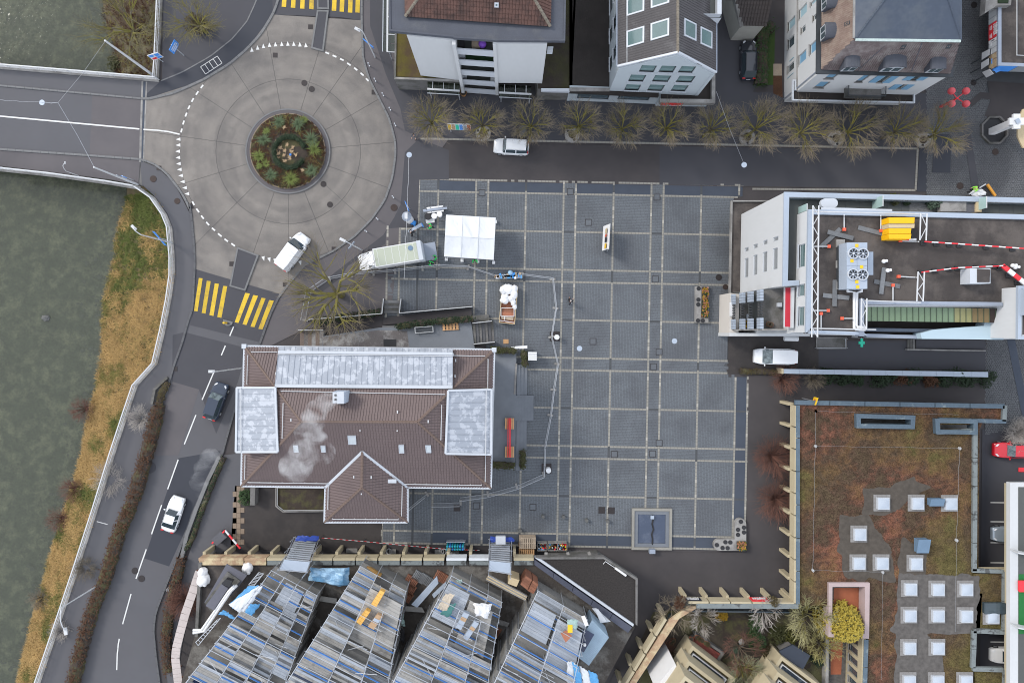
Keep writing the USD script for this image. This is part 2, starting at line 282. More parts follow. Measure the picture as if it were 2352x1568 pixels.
cargo_roof=mat('cargo_roof',(0.3525,0.375,0.3),.6,.05,.8);tent_white=mat('tent_white',(0.6724,0.6888,0.7052),.7,.025,.8,5.,translucent=.2)
cloth_green=mat('cloth_green',(.02,.5,.1),.8,.1,4.);cloth_black=mat('cloth_black',(.015,.015,.018),.85,.2,4.);cloth_grey=mat('cloth_grey',(.09,.09,.1),.85,.2,4.);cloth_lime=mat('cloth_lime',(.3,.7,.08),.8,.1);skin=mat('skin',(.5,.3,.22),.6,.08);hair_dark=mat('hair_dark',(.02,.014,.01),.7,.2);cap_red=mat('cap_red',(.5,.1,.05),.7,.1);hair_grey=mat('hair_grey',(.35,.32,.3),.7,.1)
bark_moss=mat('bark_moss',(0.1445,0.1275,0.0298),.95,.3,1.5,9.,col2=(.1,.085,.06),c2scale=1.2);twig_grey=mat('twig_grey',(0.153,0.1268,0.0908),.95,.25,1.5,9.);twig_pale=mat('twig_pale',(.32,.29,.26),.95,.2,1.5,9.);twig_red=mat('twig_red',(.13,.062,.045),.95,.25,1.5,9.);bark_brown=mat('bark_brown',(.09,.065,.045),.95,.25,1.5)
leaf_dark=mat('leaf_dark',(0.0275,0.0525,0.02),.7,.3,1.,7.,translucent=.25,island=.4);leaf_green=mat('leaf_green',(.05,.1,.03),.7,.3,1.,7.,translucent=.25,island=.4);leaf_olive=mat('leaf_olive',(.075,.08,.025),.75,.3,1.,7.,translucent=.2,island=.4);leaf_yellow=mat('leaf_yellow',(.6,.47,.08),.7,.2,1.,7.,translucent=.3,island=.3);leaf_gold=mat('leaf_gold',(.5,.3,.02),.7,.2,1.,7.,translucent=.25,island=.35);leaf_russet=mat('leaf_russet',(.13,.06,.03),.85,.3,1.,7.,island=.45,translucent=.15);leaf_brownish=mat('leaf_brownish',(.11,.085,.035),.85,.3,1.,7.,island=.45,translucent=.15);leaf_bluegreen=mat('leaf_bluegreen',(.11,.16,.11),.8,.25,1.,7.,island=.4,translucent=.2)
straw=mat('straw',(0.3857,0.2568,0.1033),.9,.2,.4,5.,obj=.35,translucent=.2);straw_olive=mat('straw_olive',(.19,.16,.05),.9,.2,.4,5.,obj=.35,translucent=.2);grass_green=mat('grass_green',(.1,.12,.03),.9,.2,.4,5.,obj=.35,translucent=.2);lawn_green=mat('lawn_green',(.035,.062,.014),.95,.25,.8,16.,bump=.4)
sedum=usdkit.material(stage,LK+'sedum',{'g':('geometry',{}),'n1':('noise_texture',{'scale':.2,'detail':7.,'roughness':.75}),'n2':('noise_texture',{'scale':9.,'detail':3.}),'n3':('noise_texture',{'scale':.1,'detail':5.,'roughness':.65}),'n4':('noise_texture',{'scale':1.4,'detail':4.}),
 'r1':('rgb_ramp',{'ramp':[(.38,(.07,.05,.03)),(.47,(.062,.04,.027)),(.52,(.095,.048,.032)),(.6,(.16,.066,.042))]}),'r3':('rgb_ramp',{'ramp':[(.48,(0,0,0)),(.6,(1,1,1))]}),'r2':('rgb_ramp',{'ramp':[(.25,(.35,)*3),(.75,(1.6,)*3)]}),'r4':('rgb_ramp',{'ramp':[(.3,(.75,)*3),(.7,(1.2,)*3)]}),
 'mx':('mix',{'color2':(.08,.066,.026)}),'m2':('mix',{'mix_type':'multiply','fac':1.}),'m4':('mix',{'mix_type':'multiply','fac':1.}),'b':('bump',{'strength':.6,'distance':.05}),'p':('principled_bsdf',{'roughness':.95,'specular_ior_level':.1})},
 [('g.position','n1.vector'),('g.position','n2.vector'),('g.position','n3.vector'),('g.position','n4.vector'),('n1.fac','r1.fac'),('n3.fac','r3.fac'),('r3.color','mx.fac'),('r1.color','mx.color1'),('n2.fac','r2.fac'),('mx.color','m2.color1'),('r2.color','m2.color2'),('n4.fac','r4.fac'),('m2.color','m4.color1'),('r4.color','m4.color2'),('m4.color','p.base_color'),('n2.fac','b.height'),('b.normal','p.normal')],surface='p.BSDF')
water=usdkit.material(stage,LK+'water',{'g':('geometry',{}),'n':('noise_texture',{'scale':1.8,'detail':4.,'roughness':.6,'distortion':.6}),'b':('bump',{'strength':.35,'distance':.06}),'f':('fresnel',{'IOR':1.33}),'t':('transparent_bsdf',{'color':(.74,.77,.68)}),'s':('glossy_bsdf',{'roughness':.06}),'m':('mix_closure',{}),
 'd':('diffuse_bsdf',{'color':(.095,.1,.075)}),'m2':('mix_closure',{'fac':.22})},[('g.position','n.vector'),('n.fac','b.height'),('b.normal','s.normal'),('b.normal','f.normal'),('f.fac','m.fac'),('t.BSDF','m2.closure1'),('d.BSDF','m2.closure2'),('m2.closure','m.closure1'),('s.BSDF','m.closure2')],surface='m.closure')
bed=mat('bed',(.085,.09,.065),.9,.85,.9,3.5,col2=(.2,.19,.135),c2scale=.45,cover=(.46,.62),bump=.4)
bar_green=mat('bar_green',(.05,.07,.045),.5,.1);gravel_brown=mat('gravel_brown',(.065,.055,.045),.95,.4,2.,26.,bump=.4);vent_blue=mat('vent_blue',(.11,.17,.24),.5,.1,1.);inn_wall=mat('inn_wall',(0.465,0.45,0.4125),.85,.06)
metal_night=mat('metal_night',(.06,.065,.09),.5,.2,.7)
hut_metal=mat('hut_metal',(.25,.33,.4),.5,.2,.8,metal=.2)
shell_wall=mat('shell_wall',(.15,.145,.135),.9,.2,1.)
pale_board=mat('pale_board',(.42,.37,.35),.85,.12,1.)
violet_sheet=mat('violet_sheet',(.1,.1,.12),.6,.12,.8)
twig_olive=mat('twig_olive',(.13,.115,.06),.95,.25,1.5)
twig_moss=mat('twig_moss',(.17,.155,.075),.95,.25,1.5,9.)
leaf_moss=mat('leaf_moss',(.11,.11,.02),.75,.3,1.,7.,island=.4,translucent=.2)
twig_willow=mat('twig_willow',(.28,.26,.13),.95,.2,1.5)
twig_sage=mat('twig_sage',(.22,.23,.14),.95,.2,1.5)
twig_gold=mat('twig_gold',(.26,.23,.09),.95,.2,1.5)
reed_green=mat('reed_green',(.1,.135,.07),.85,.3,1.,translucent=.2)
reed_lime=mat('reed_lime',(.14,.17,.045),.85,.3,1.,translucent=.2)
blond=mat('blond',(.42,.3,.18),.9,.2,1.)
# ------------------------------------------------------------------ the setting: river, banks, ground, roads
BANK_TOP=Q(372,-200,370,0,362,175,340,425,356,455,381,490,394,523,399,589,399,633,391,689,378,756,360,833,314,883,295,939,262,1039,222,1168,182,1292,142,1412,90,1565,20,1780)
WATER_R=Q(210,-200,226,0,236,60,256,110,262,175,290,425,287,480,270,523,261,559,262,589,253,623,240,663,233,696,230,739,233,776,230,823,222,866,218,905,207,939,200,969,193,1006,188,1045,173,1095,160,1132,143,1185,127,1238,110,1298,97,1355,83,1398,72,1438,57,1502,47,1545,-10,1780)
def at_y(line,y):
 a=np.array(line);return float(np.interp(y,a[:,1],a[:,0]))
top_w=[tuple(W(q,-.05)[:2])for q in BANK_TOP]
FAR=900.0
land=[(top_w[0][0],FAR)]+top_w+[(top_w[-1][0],-FAR),(FAR,-FAR),(FAR,FAR)]
struct('ground',MB().sheet(land,-.05),asphalt_warm)
struct('far_bank_ground',MB().sheet([(-FAR,-FAR),(-112,-FAR),(-112,FAR),(-FAR,FAR)],-.5),bank_soil)
WL=-4.0
struct('river',MB().sheet([(-113,-FAR),(-30,-FAR),(-30,FAR),(-113,FAR)],WL),water)
b=MB();nx,ny=70,130
X,Y=np.meshgrid(np.linspace(-113,-28,nx),np.linspace(-75,75,ny));pt=np.stack([X,Y,0*X],-1).reshape(-1,3)
Z=-4.75+(meshkit.fbm(pt*.5,4,3)-.5)*.9;grid=lambda nx,ny:[(j*nx+i,j*nx+i+1,(j+1)*nx+i+1,(j+1)*nx+i)for j in range(ny-1)for i in range(nx-1)]
b.add(np.c_[pt[:,:2],Z],grid(nx,ny));struct('river_bed',b,bed,smooth=True)
b=MB()
for i in range(240):
 y=R.uniform(-30,1560);x=at_y(WATER_R,y)-abs(R.gauss(0,26))+3
 if 165<y<425:continue
 r=R.uniform(.1,.34);b.ball(W((x,y),-4.15-r*.3),r,1,(1,R.uniform(.6,1),.6),.35)
struct('river_stones',b,stone_grey,kind='stuff')
b=MB();b.ball(W((106,730),-4.0),.5,2,(1,.8,.6),.3);solo('boulder','lone grey boulder breaking the water in midstream','boulder',b,stone_grey)
def bank(y0,y1,n,m=18):
 b=MB();vs=[]
 for y in np.linspace(y0,y1,n):
  A,B=W((at_y(BANK_TOP,y),y),-.25),W((at_y(WATER_R,y),y),-4.35)
  for t in np.linspace(0,1,m):
   q=lerp(A,B,t);s=math.sin(t*math.pi)
   dz=(meshkit.fbm(np.array([[q[0]*.5,q[1]*.5,0]]),3,5)[0]-.5)*1.0*s+.35*s
   vs.append((q[0]+0,q[1],q[2]+dz))
 b.add(vs,[(j*m+i,(j+1)*m+i,(j+1)*m+i+1,j*m+i+1)for j in range(n-1)for i in range(m-1)]);return b,np.array(vs).reshape(n,m,3)
bk,G1=bank(425,1780,150);struct('river_bank',bk,bank_soil,smooth=True)
bk2,G2=bank(-200,178,50);struct('river_bank',bk2,mat('bank_soil_dark',(.06,.042,.026),.95,.35,.9,9.,col2=(.095,.085,.05),c2scale=.3,bump=.5),smooth=True)
def tuft(n,L,wd,seed,lean=.7):
 r=random.Random(seed);b=MB()
 for i in range(n):
  a=r.uniform(0,6.28);l=L*r.uniform(.6,1.2);le=lean*r.uniform(.5,1.3);d=np.array([math.cos(a),math.sin(a),0]);sd=np.array([-d[1],d[0],0])*wd
  o=np.array([r.uniform(-.1,.1),r.uniform(-.1,.1),0]);m=o+d*l*.5*le+np.array([0,0,l*.45]);e=o+d*l*le*1.1+np.array([0,0,l*.5])
  b.add([o-sd,o+sd,m+sd*.8,m-sd*.8,e],[(0,1,2),(0,2,3),(3,2,4)])
 return b
def scatter(name,protos,pts,which,seed=1,smin=.7,smax=1.3,label=None,kind='stuff',root='/World'):
 pa=path_for(root,name);pi=UsdGeom.PointInstancer.Define(stage,pa);r=np.random.default_rng(seed)
 rel=pi.CreatePrototypesRel();UsdGeom.Scope.Define(stage,pa+'/shapes')
 for k,(mb,m)in enumerate(protos):rel.AddTarget(put(f'{pa}/shapes/tuft_{k:03d}',mb,m).GetPath())
 n=len(pts);pi.CreatePositionsAttr(Vt.Vec3fArray.FromNumpy(np.asarray(pts,np.float32)));pi.CreateProtoIndicesAttr(Vt.IntArray.FromNumpy(np.asarray(which,np.int32)))
 a=r.uniform(0,2*np.pi,n);s=r.uniform(smin,smax,n)
 pi.CreateOrientationsAttr(Vt.QuathArray([Gf.Quath(float(math.cos(q/2)),0.,0.,float(math.sin(q/2)))for q in a]))
 pi.CreateScalesAttr(Vt.Vec3fArray.FromNumpy(np.repeat(s[:,None],3,1).astype(np.float32)));meta(pi.GetPrim(),kind=kind,label=label);return pa
def on_grid(G,n,rng,tmin=.0,tmax=.97):
 j=rng.uniform(0,G.shape[0]-1.001,n);i=rng.uniform(tmin,tmax,n)*(G.shape[1]-1.001);j0,i0=j.astype(int),i.astype(int);fj,fi=(j-j0)[:,None],(i-i0)[:,None]
 return(G[j0,i0]*(1-fj)+G[j0+1,i0]*fj)*(1-fi)+(G[j0,i0+1]*(1-fj)+G[j0+1,i0+1]*fj)*fi,i/(G.shape[1]-1)
rng=np.random.default_rng(5)
gp,tt=on_grid(G1,15000,rng);gp=gp[(gp[:,1]<17.2)&(gp[:,1]>-46)]
nz=meshkit.fbm(np.c_[gp[:,:2]*.35,0*gp[:,0]],3,9)+rng.normal(0,.09,len(gp));greenish=np.clip((gp[:,1]-2)/14,0,1)*.3
sel=np.where(nz+greenish*1.2>.72,2,np.where(nz+greenish>.55,1,0))
scatter('bank_grass',[(tuft(11,.55,.022,1),straw),(tuft(10,.5,.022,2),straw_olive),(tuft(12,.38,.02,3),grass_green)],gp,sel,2)
gp,tt=on_grid(G2,1500,rng);gp=gp[gp[:,1]>31]
scatter('bank_litter',[(tuft(8,.4,.02,4),leaf_russet),(tuft(8,.35,.02,6),straw_olive)],gp,(rng.random(len(gp))>.65).astype(int),3)
br=Thing('bridge','road bridge with white parapets crossing the river','bridge',W((160,270),-1))
br.p('deck',MB().pp(Q(-400,104,0,147,372,181,372,440,322,425,250,412,0,382,-400,336),-1.0,-.052),concrete_dark)
def railing(T,pts,h,mt,post_every=1.8,rails=(1.0,.62,.3),th=.05,ledge=None,infill=True):
 pw=[W(q,0)for q in pts];line=sg.LineString([q[:2]for q in pw]);n=max(2,int(line.length/post_every));z0=pw[0][2]
 P=[np.array([*line.interpolate(line.length*i/n).coords[0],0])for i in range(n+1)]
 for q in P:T.p('post',MB().box(q+(0,0,h/2),(.07,.07,h)),mt)
 path=[np.array([*c,0])for c in line.coords]
 for k,f in enumerate(rails):
  b=MB()
  for a,c in zip(path[:-1],path[1:]):b.bar(a+(0,0,h*f),c+(0,0,h*f),th*(2.6 if k==0 else 1),th)
  T.p('rail',b,mt)
 if infill:
  b=MB();m=int(line.length/.16)
  for i in range(m):
   q=np.array([*line.interpolate(line.length*(i+.5)/m).coords[0],0]);b.box(q+(0,0,h*.5),(.022,.022,h*.9))
  T.p('baluster',b,mt,kind='stuff')
railing(br,Q(-40,151,360,184,366,184),1.1,steel_white,infill=True)
br.p('ledge',MB().pp(Q(-40,146,364,181,364,188,-40,155),-.05,.12),concrete)
railing(br,Q(-40,384,120,401,250,419,316,430),1.1,steel_white,infill=True)
br.p('ledge',MB().pp(Q(-40,380,120,397,250,415,322,428,322,436,250,424,120,406,-40,389),-.05,.1),concrete)
q_=Thing('riverside_railing','long white railing along the top of the grassy river bank','railing',W((390,600)))
railing(q_,Q(318,432,354,457,380,494,392,523,398,589,398,633,390,689,377,756,359,833,314,883,295,939,262,1039,222,1168,182,1292,142,1412,90,1565,60,1650),1.05,steel_white,2.0)
q_.p('wall_cap',MB().prism(sg.LineString(WP(Q(318,432,354,457,380,494,392,523,398,589,398,633,390,689,377,756,359,833,314,883,295,939,262,1039,222,1168,182,1292,142,1412,90,1565,60,1650))).buffer(.2),-.4,.06),concrete)
q_=Thing('quay_railing','white railing on the quay wall beside the blue direction signs','railing',W((368,80)))
railing(q_,Q(372,-60,370,0,364,140,361,182),1.05,steel_white,2.0)
q_.p('quay_wall',MB().pp(Q(369,-80,367,0,358,182,364,182,373,0,375,-80),-4.4,.1),concrete_dark)
def flat(name,pts,m,z=.004,kind='structure'):return struct(name,MB().ps(pts,z),m,kind=kind)
KERB_L=Q(436,470,441,505,446,560,448,606,443,709,433,736,418,789,400,839,383,899,363,953,340,1043,328,1052,300,1132,277,1205,250,1298,217,1398,190,1478,180,1538,178,1620)
KERB_R=Q(640,683,622,720,597,789,575,850,540,936,510,1045,493,1065,443,1178,400,1298,373,1365,358,1405,353,1445,358,1500,367,1568,372,1620)
flat('river_road',KERB_L[3:]+[(372,1620)]+KERB_R[::-1],asphalt)
flat('bridge_road',Q(-400,160,0,197,325,227,322,366,0,343,-400,300),asphalt)
flat('bridge_road_patch',Q(212,217,325,227,322,366,206,357),asphalt_old,.008)
flat('bridge_pavement',Q(-400,112,0,156,360,188,370,186,340,226,325,226,0,196,-400,160),asphalt,.004)
flat('bridge_pavement',Q(-400,302,0,343,322,366,318,424,250,412,0,381,-400,338),asphalt_old,.004)
SIDE_TL=Q(370,186,417,167,483,130,533,90,567,50,590,0,600,-80,660,-80,640,0,627,33,600,77,567,113,527,147,467,183,400,213,340,227,325,226)
flat('corner_pavement',SIDE_TL,asphalt_new,.006)
flat('corner_yard',Q(372,186,417,167,483,130,533,90,567,50,590,0,600,-80,375,-80),asphalt_dark,.004)
flat('road_patch',tile(0,853,3)and[tile(0,853,3)(*q)for q in Q(1190,740,1270,720,1700,830,1640,1060,1490,1420,1370,1115,1185,1065)],asphalt_dark,.008)
flat('road_patch',[tile(0,1706,3)(*q)for q in Q(1230,20,1520,-30,1330,400,1165,765,995,710,1120,340)],asphalt_new,.008)
flat('road_patch',[tile(0,853,3)(*q)for q in Q(1190,1062,1372,1115,1230,1568,1000,1568)],asphalt_old,.012)
flat('crossing_asphalt',[tile(0,853,3)(*q)for q in Q(1350,288,1925,456,1850,660,1790,790,1310,672,1345,500)],asphalt_dark,.016)
flat('crossing_asphalt',Q(622,-90,835,-90,829,47,780,40,627,34),asphalt_dark,.008)
flat('riverside_path',Q(326,424,356,452,384,490,397,523,402,589,402,633,394,689,381,756,364,833,318,883,299,939,266,1039,226,1168,186,1292,146,1412,94,1565,60,1680,178,1620,180,1538,190,1478,217,1398,250,1298,277,1205,300,1132,328,1052,340,1043,363,953,383,899,400,839,418,789,433,736,443,709,448,606,446,560,436,490,400,420,360,384,330,372,322,366),asphalt,.006)
C0=(662.0,348.0)
rb=Thing('roundabout',None,None,W(C0),kind='structure')
disc=sg.Point(C0).buffer(251,64)
appr=unary_union([sg.Polygon(Q(330,229,470,184,470,420,436,470,405,425,365,385,322,366)),sg.Polygon(Q(627,34,829,47,834,133,847,180,760,200,560,150,567,113)),sg.Polygon(Q(441,480,446,560,450,618,640,678,663,653,700,609,784,564,834,523,851,507,700,450)),sg.Polygon(Q(847,180,871,227,894,273,907,320,909,353,901,410,884,460,851,507,800,350))])
disc=disc.intersection(sg.Polygon(Q(325,229,340,228,400,214,467,184,527,148,567,114,600,78,627,34,829,47,834,133,847,180,871,227,894,273,907,320,909,353,901,410,884,460,851,507,834,523,784,564,700,609,640,678,450,618,446,560,436,470,405,425,365,385,322,366)))
region=unary_union([disc,appr]).difference(sg.Point(C0).buffer(97,48))
rad=[188,163,135,109,90,68,42,20,-5,-30,-55,-73,-100,-123,-147]
cuts=[sg.LineString([(C0[0]+90*math.cos(math.radians(a)),C0[1]+90*math.sin(math.radians(a))),(C0[0]+400*math.cos(math.radians(a)),C0[1]+400*math.sin(math.radians(a)))])for a in rad]
cuts+=[sg.Point(C0).buffer(166,48).exterior,sg.Point(C0).buffer(249,64).exterior]
struct('roundabout_base',MB().ps(list(region.exterior.coords)[:-1],-.02),joint_mat)
for g in region.difference(unary_union([c.buffer(.35)for c in cuts])).geoms:
 if g.area>25:rb.p('concrete_slab',MB().prism(sg.Polygon(WP(list(g.exterior.coords)[:-1],.012),[WP(list(i.coords)[:-1],.012)for i in g.interiors]),-.03,.012),slab_concrete)
def ring(name,r0,r1,z0,z1,m,T=None):
 poly=sg.Point(tuple(W(C0)[:2])).buffer(r1/PPM,48).difference(sg.Point(tuple(W(C0)[:2])).buffer(r0/PPM,48));return(T.p if T else struct)(name,MB().prism(poly,z0,z1),m)
isl=Thing('traffic_island','round planted island in the middle of the roundabout','traffic island',W(C0))
ring('kerb',94.5,97.5,-.02,.16,kerb_stone,isl);ring('apron',86.5,94.4,-.02,.13,asphalt_old,isl);ring('edging',84.5,86.4,-.02,.3,mat('edging',(.2,.155,.115),.9,.25,2.),isl)
mound=MB();th=np.arange(48)/48*2*np.pi
vs=[(*W(C0)[:2],.75)]+[(W(C0)[0]+r/PPM*math.cos(a),W(C0)[1]+r/PPM*math.sin(a),.28+.45*(1-(r/84.4)**2))for r in(28,56,84.4)for a in th]
mound.add(vs,[(0,1+j,1+(j+1)%48)for j in range(48)]);mound.add(vs,[(1+k*48+j,1+(k+1)*48+j,1+(k+1)*48+(j+1)%48,1+k*48+(j+1)%48)for k in range(2)for j in range(48)])
isl.p('earth',mound,soil,smooth=True)
def kerb(pts,w=.22,h=.12,m=None,seg=1.0,z=-.02):
 line=sg.LineString(WP(pts));n=max(1,int(line.length/seg));b=MB()
 for i in range(n):
  a,c=line.interpolate(line.length*i/n),line.interpolate(line.length*(i+.97)/n)
  b.bar((a.x,a.y,(z+h)/2),(c.x,c.y,(z+h)/2),w,h-z)
 return struct('kerb',b,m or kerb_stone)
kerb(KERB_L[:],.25,.12,kerb_dark);kerb(KERB_R,.25,.12,kerb_dark)
kerb(Q(325,227,340,228,400,214,467,184,527,148,567,114,600,78,627,34,640,0,655,-80),.28);kerb(Q(0,197,325,227),.2);kerb(Q(0,343,200,357,322,366,350,374,380,395,405,425,425,455,436,480),.24)
kerb(Q(831,-40,831,47,834,133,847,180,871,227,894,273,907,320,909,353,901,410,884,460,851,507,834,523,814,543,784,564,767,576,700,609,663,653,640,683),.24);kerb(Q(370,186,417,167,483,130,533,90,567,50,590,0,600,-60),.14,.02)
jt=Thing('expansion_joint','steel expansion joint with pale borders across the bridge road','expansion joint',W((328,290)))
jt.p('border',MB().ps(Q(325,187,329,187,324,372,319,372),.02),concrete);jt.p('border',MB().ps(Q(335,188,338,188,331,372,328,372),.02),concrete);jt.p('steel_strip',MB().ps(Q(329.3,188,334.7,188,327.7,372,324.3,372),.016),blue_band)
def island(pts,label):
 T=Thing('splitter_island',label,'traffic island',W(pts[0]))
 P=sg.Polygon(WP(pts,.14));T.p('kerb',MB().prism(P.difference(P.buffer(-.2)),-.02,.15),kerb_stone);T.p('top',MB().prism(P.buffer(-.21),-.02,.13),asphalt_dark);return T
island(Q(728,23,755,24,743,119,714,111),'long dark splitter island at the top pedestrian crossing')
island(Q(727,-80,753,-80,756,22,728,21),'splitter island cut off by the upper edge between yellow stripes')
island([tile(0,853,3)(*q)for q in Q(1633,133,1783,190,1690,437,1580,405)],'wedge-shaped dark splitter island above the lower yellow crossing')
hm=island([tile(0,853,3)(*q)for q in Q(1536,632,1604,650,1598,668,1580,678,1560,676,1542,664)],'small half-moon island with an orange marker below the crossing')
bol=MB().cyl(W(tile(0,853,3)(1561,657),.1),.12,.9,10);solo('marker_post','short orange marker post on the half-moon island','post',bol,sign_yellow)
paint_n=[0]
def paint(name,quads,m,label,cat,group=None,z=.022,one=False):
 for q in quads:
  b=MB().ps(q,z+.0);pa=struct(name,b,m)
  paint_n[0]+=1
t4=tile(0,853,3);t1=tile(0,0,3);t2=tile(1280,0,3);t7=tile(0,1706,3)
paint('yellow_stripe',[[t4(*p)for p in q]for q in(Q(1370,348,1396,350,1361,578,1336,574),Q(1425,366,1452,370,1416,593,1390,588),Q(1480,384,1508,388,1471,609,1443,603),Q(1538,402,1566,405,1526,622,1497,617),Q(1690,450,1722,455,1643,657,1617,652),Q(1745,465,1778,470,1698,671,1671,666),Q(1802,484,1830,488,1753,687,1726,682),Q(1855,500,1887,504,1808,702,1780,697))],paint_yellow,0,0)
paint('yellow_stripe',[Q(x0+4,-60,x0+14,-60,x0+10,yb,x0,yb-1)for x0,yb in((647,17),(668,19),(689,21),(710,22),(762,26))]+[Q(x0+3,-60,x0+13,-60,x0+10,yb,x0,yb-1)for x0,yb in((780,28),(799,30),(816,30))],paint_yellow,0,0)
def tooth(c,d,w=3.9,l=10.5):
 d=np.asarray(d,float);d/=np.hypot(*d);n=np.array([-d[1],d[0]]);c=np.asarray(c,float);return[tuple(c+n*w),tuple(c-n*w),tuple(c+d*l)]
teeth=[tooth(t1(x,y),np.subtract(t1(x-3,y-36),t1(x,y)))for x,y in((1736,358),(1776,344),(1816,333),(1858,325),(1899,321),(1942,318),(1984,317),(2025,318),(2067,322),(2108,327))]
teeth+=[tooth(t1(x,y),(-11,.5))for x,y in((1243,960),(1242,1000),(1240,1043),(1241,1086),(1245,1128),(1251,1168),(1260,1210),(1272,1252),(1287,1294),(1303,1335))]
teeth+=[tooth(t4(x,y),(3,11))for x,y in((1812,200),(1853,208),(1893,215),(2066,230))]
paint('yield_tooth',teeth,paint_white,0,0)
def dash(a,c,w):
 a,c=np.asarray(a,float),np.asarray(c,float);d=c-a;n=np.array([-d[1],d[0]])/np.hypot(*d)*w/2;return[tuple(a+n),tuple(c+n),tuple(c-n),tuple(a-n)]
ds=[((1400,587),(1383,608)),((1367,630),(1350,655)),((1334,678),(1320,703)),((1308,728),(1296,753)),((1287,778),(1277,804)),((1269,832),(1260,859)),((1254,887),(1247,913)),((1325,1388),(1339,1414)),((1353,1438),(1372,1463)),((1386,1486),(1404,1508)),((1421,1530),(1441,1552)),((2242,362),(2268,372)),((2292,383),(2318,394)),((2343,406),(2368,418))]
paint('white_dash',[dash(t1(*a),t1(*c),3.6)for a,c in ds]+[dash(t2(*a),t2(*c),3.6)for a,c in(((40,436),(64,452)),((88,468),(110,486)),((132,504),(154,522)),((170,542),(188,560)))]+[dash(t4(*a),t4(*c),3.6)for a,c in(((1460,3),(1482,22)),((1502,42),(1527,62)),((1547,79),(1571,97)),((1594,110),(1619,128)))],paint_white,0,0)
paint('lane_dash',[dash(t4(*a),t4(*c),2.7)for a,c in(((1610,682),(1583,746)),((1553,813),(1525,880)),((1478,984),(1393,1186)),((1350,1290),(1270,1492)))]+[dash(t7(*a),t7(*c),2.7)for a,c in(((1228,30),(1155,234)),((1114,342),(1044,543)),((1008,647),(937,850)),((903,954),(845,1162)))],paint_white,0,0)
arc=[t7(*p)for p in Q(822,1263,815,1300,808,1370,804,1478)];paint('lane_dash',[list(sg.LineString(arc).buffer(1.35,cap_style=2).exterior.coords)[:-1]],paint_white,0,0)
paint('lane_line',[dash((-60,261.5),(320,296.5),3.2),list(sg.LineString([t1(*p)for p in Q(988,893,1080,898,1160,908,1238,926)]).buffer(1.5,cap_style=2).exterior.coords)[:-1],dash(t7(667,456),t7(741,476),1.6)],paint_white,0,0)
fr=np.array([t1(*p)for p in Q(1382,462,1497,388,1530,436,1416,512)])
paint('parking_box',[dash(fr[i],fr[(i+1)%4],1.3)for i in range(4)]+[dash(fr[0]+(fr[1]-fr[0])*t,fr[3]+(fr[2]-fr[3])*t,1.2)for t in(.25,.5,.75)],paint_white,0,0)
flat('pavement',Q(831,-80,831,47,834,133,847,180,871,227,894,273,907,320,909,353,901,410,884,460,851,507,834,523,784,564,700,609,640,683,597,789,580,815,690,760,900,700,920,520,965,410,1030,320,930,200,905,70,880,-80),asphalt_old,.004)
flat('pavement_patch',Q(930,350,963,318,1031,345,1031,413,963,413,960,520,889,525,885,560,800,610,780,640,700,700,690,690,770,625,880,540,905,500,920,470),asphalt_dark,.008)
flat('pavement_patch',Q(849,-80,884,-80,900,130,905,180,930,210,928,270,886,170,850,60),asphalt_dark,.009)
flat('promenade',Q(905,180,1060,205,2130,215,2130,340,965,318,930,300),asphalt_dark,.013)
flat('street',Q(1031,330,2106,341,2106,437,1031,416),asphalt_warm,.004)
flat('street_patch',Q(1515,336,2104,345,2100,433,1515,424),asphalt_dark,.008)
flat('street_end',Q(2112,340,2130,340,2128,440,1720,436,2106,440),asphalt_new,.006)
flat('service_lane',Q(1646,-80,1740,-80,1740,190,1720,230,1640,235),asphalt_dark,.006)
flat('court_paving',Q(1673,776,2270,776,2265,855,1673,858),brick_dark,.006)
flat('court_asphalt',Q(1880,782,2265,784,2265,850,1880,846),asphalt_dark,.01)
flat('lane_paving',Q(1716,862,2265,862,2265,925,1830,925,1820,1370,1540,1400,1440,1568,1400,1568,1460,1440,1460,1330,1390,1282,1240,1266,1716,1268),asphalt_warm,.004)
flat('yard_paving',Q(540,1115,880,1120,876,1262,560,1262,530,1250),brick_dark,.006)
flat('side_path',Q(510,1045,555,1040,560,1118,535,1250,480,1290,440,1380,420,1470,405,1568,385,1568,375,1470,385,1400,420,1310,460,1200),asphalt,.006)
sd=MB();[sd.box(W((548+(i%2)*-9+j*9,1122+i*12.2),.03),(.45,.62,.06))for i in range(11)for j in range(2)];struct('stepping_slabs',sd,mat('slab_tan',(.25,.19,.14),.9,.15,1.,island=.2))
b=MB();cs=.22;reg=sg.Polygon(WP(Q(2128,-20,2300,-20,2262,215,2400,215,2400,455,2128,452)));reg2=sg.Polygon(WP(Q(2265,776,2400,776,2400,960,2262,1000,2262,860)))
flat('cobble_bed',Q(2128,-80,2420,-80,2420,455,2128,452),joint_mat,-.01);flat('cobble_bed',Q(2262,770,2420,770,2420,1010,2262,1010),joint_mat,-.01)
from shapely import contains_xy
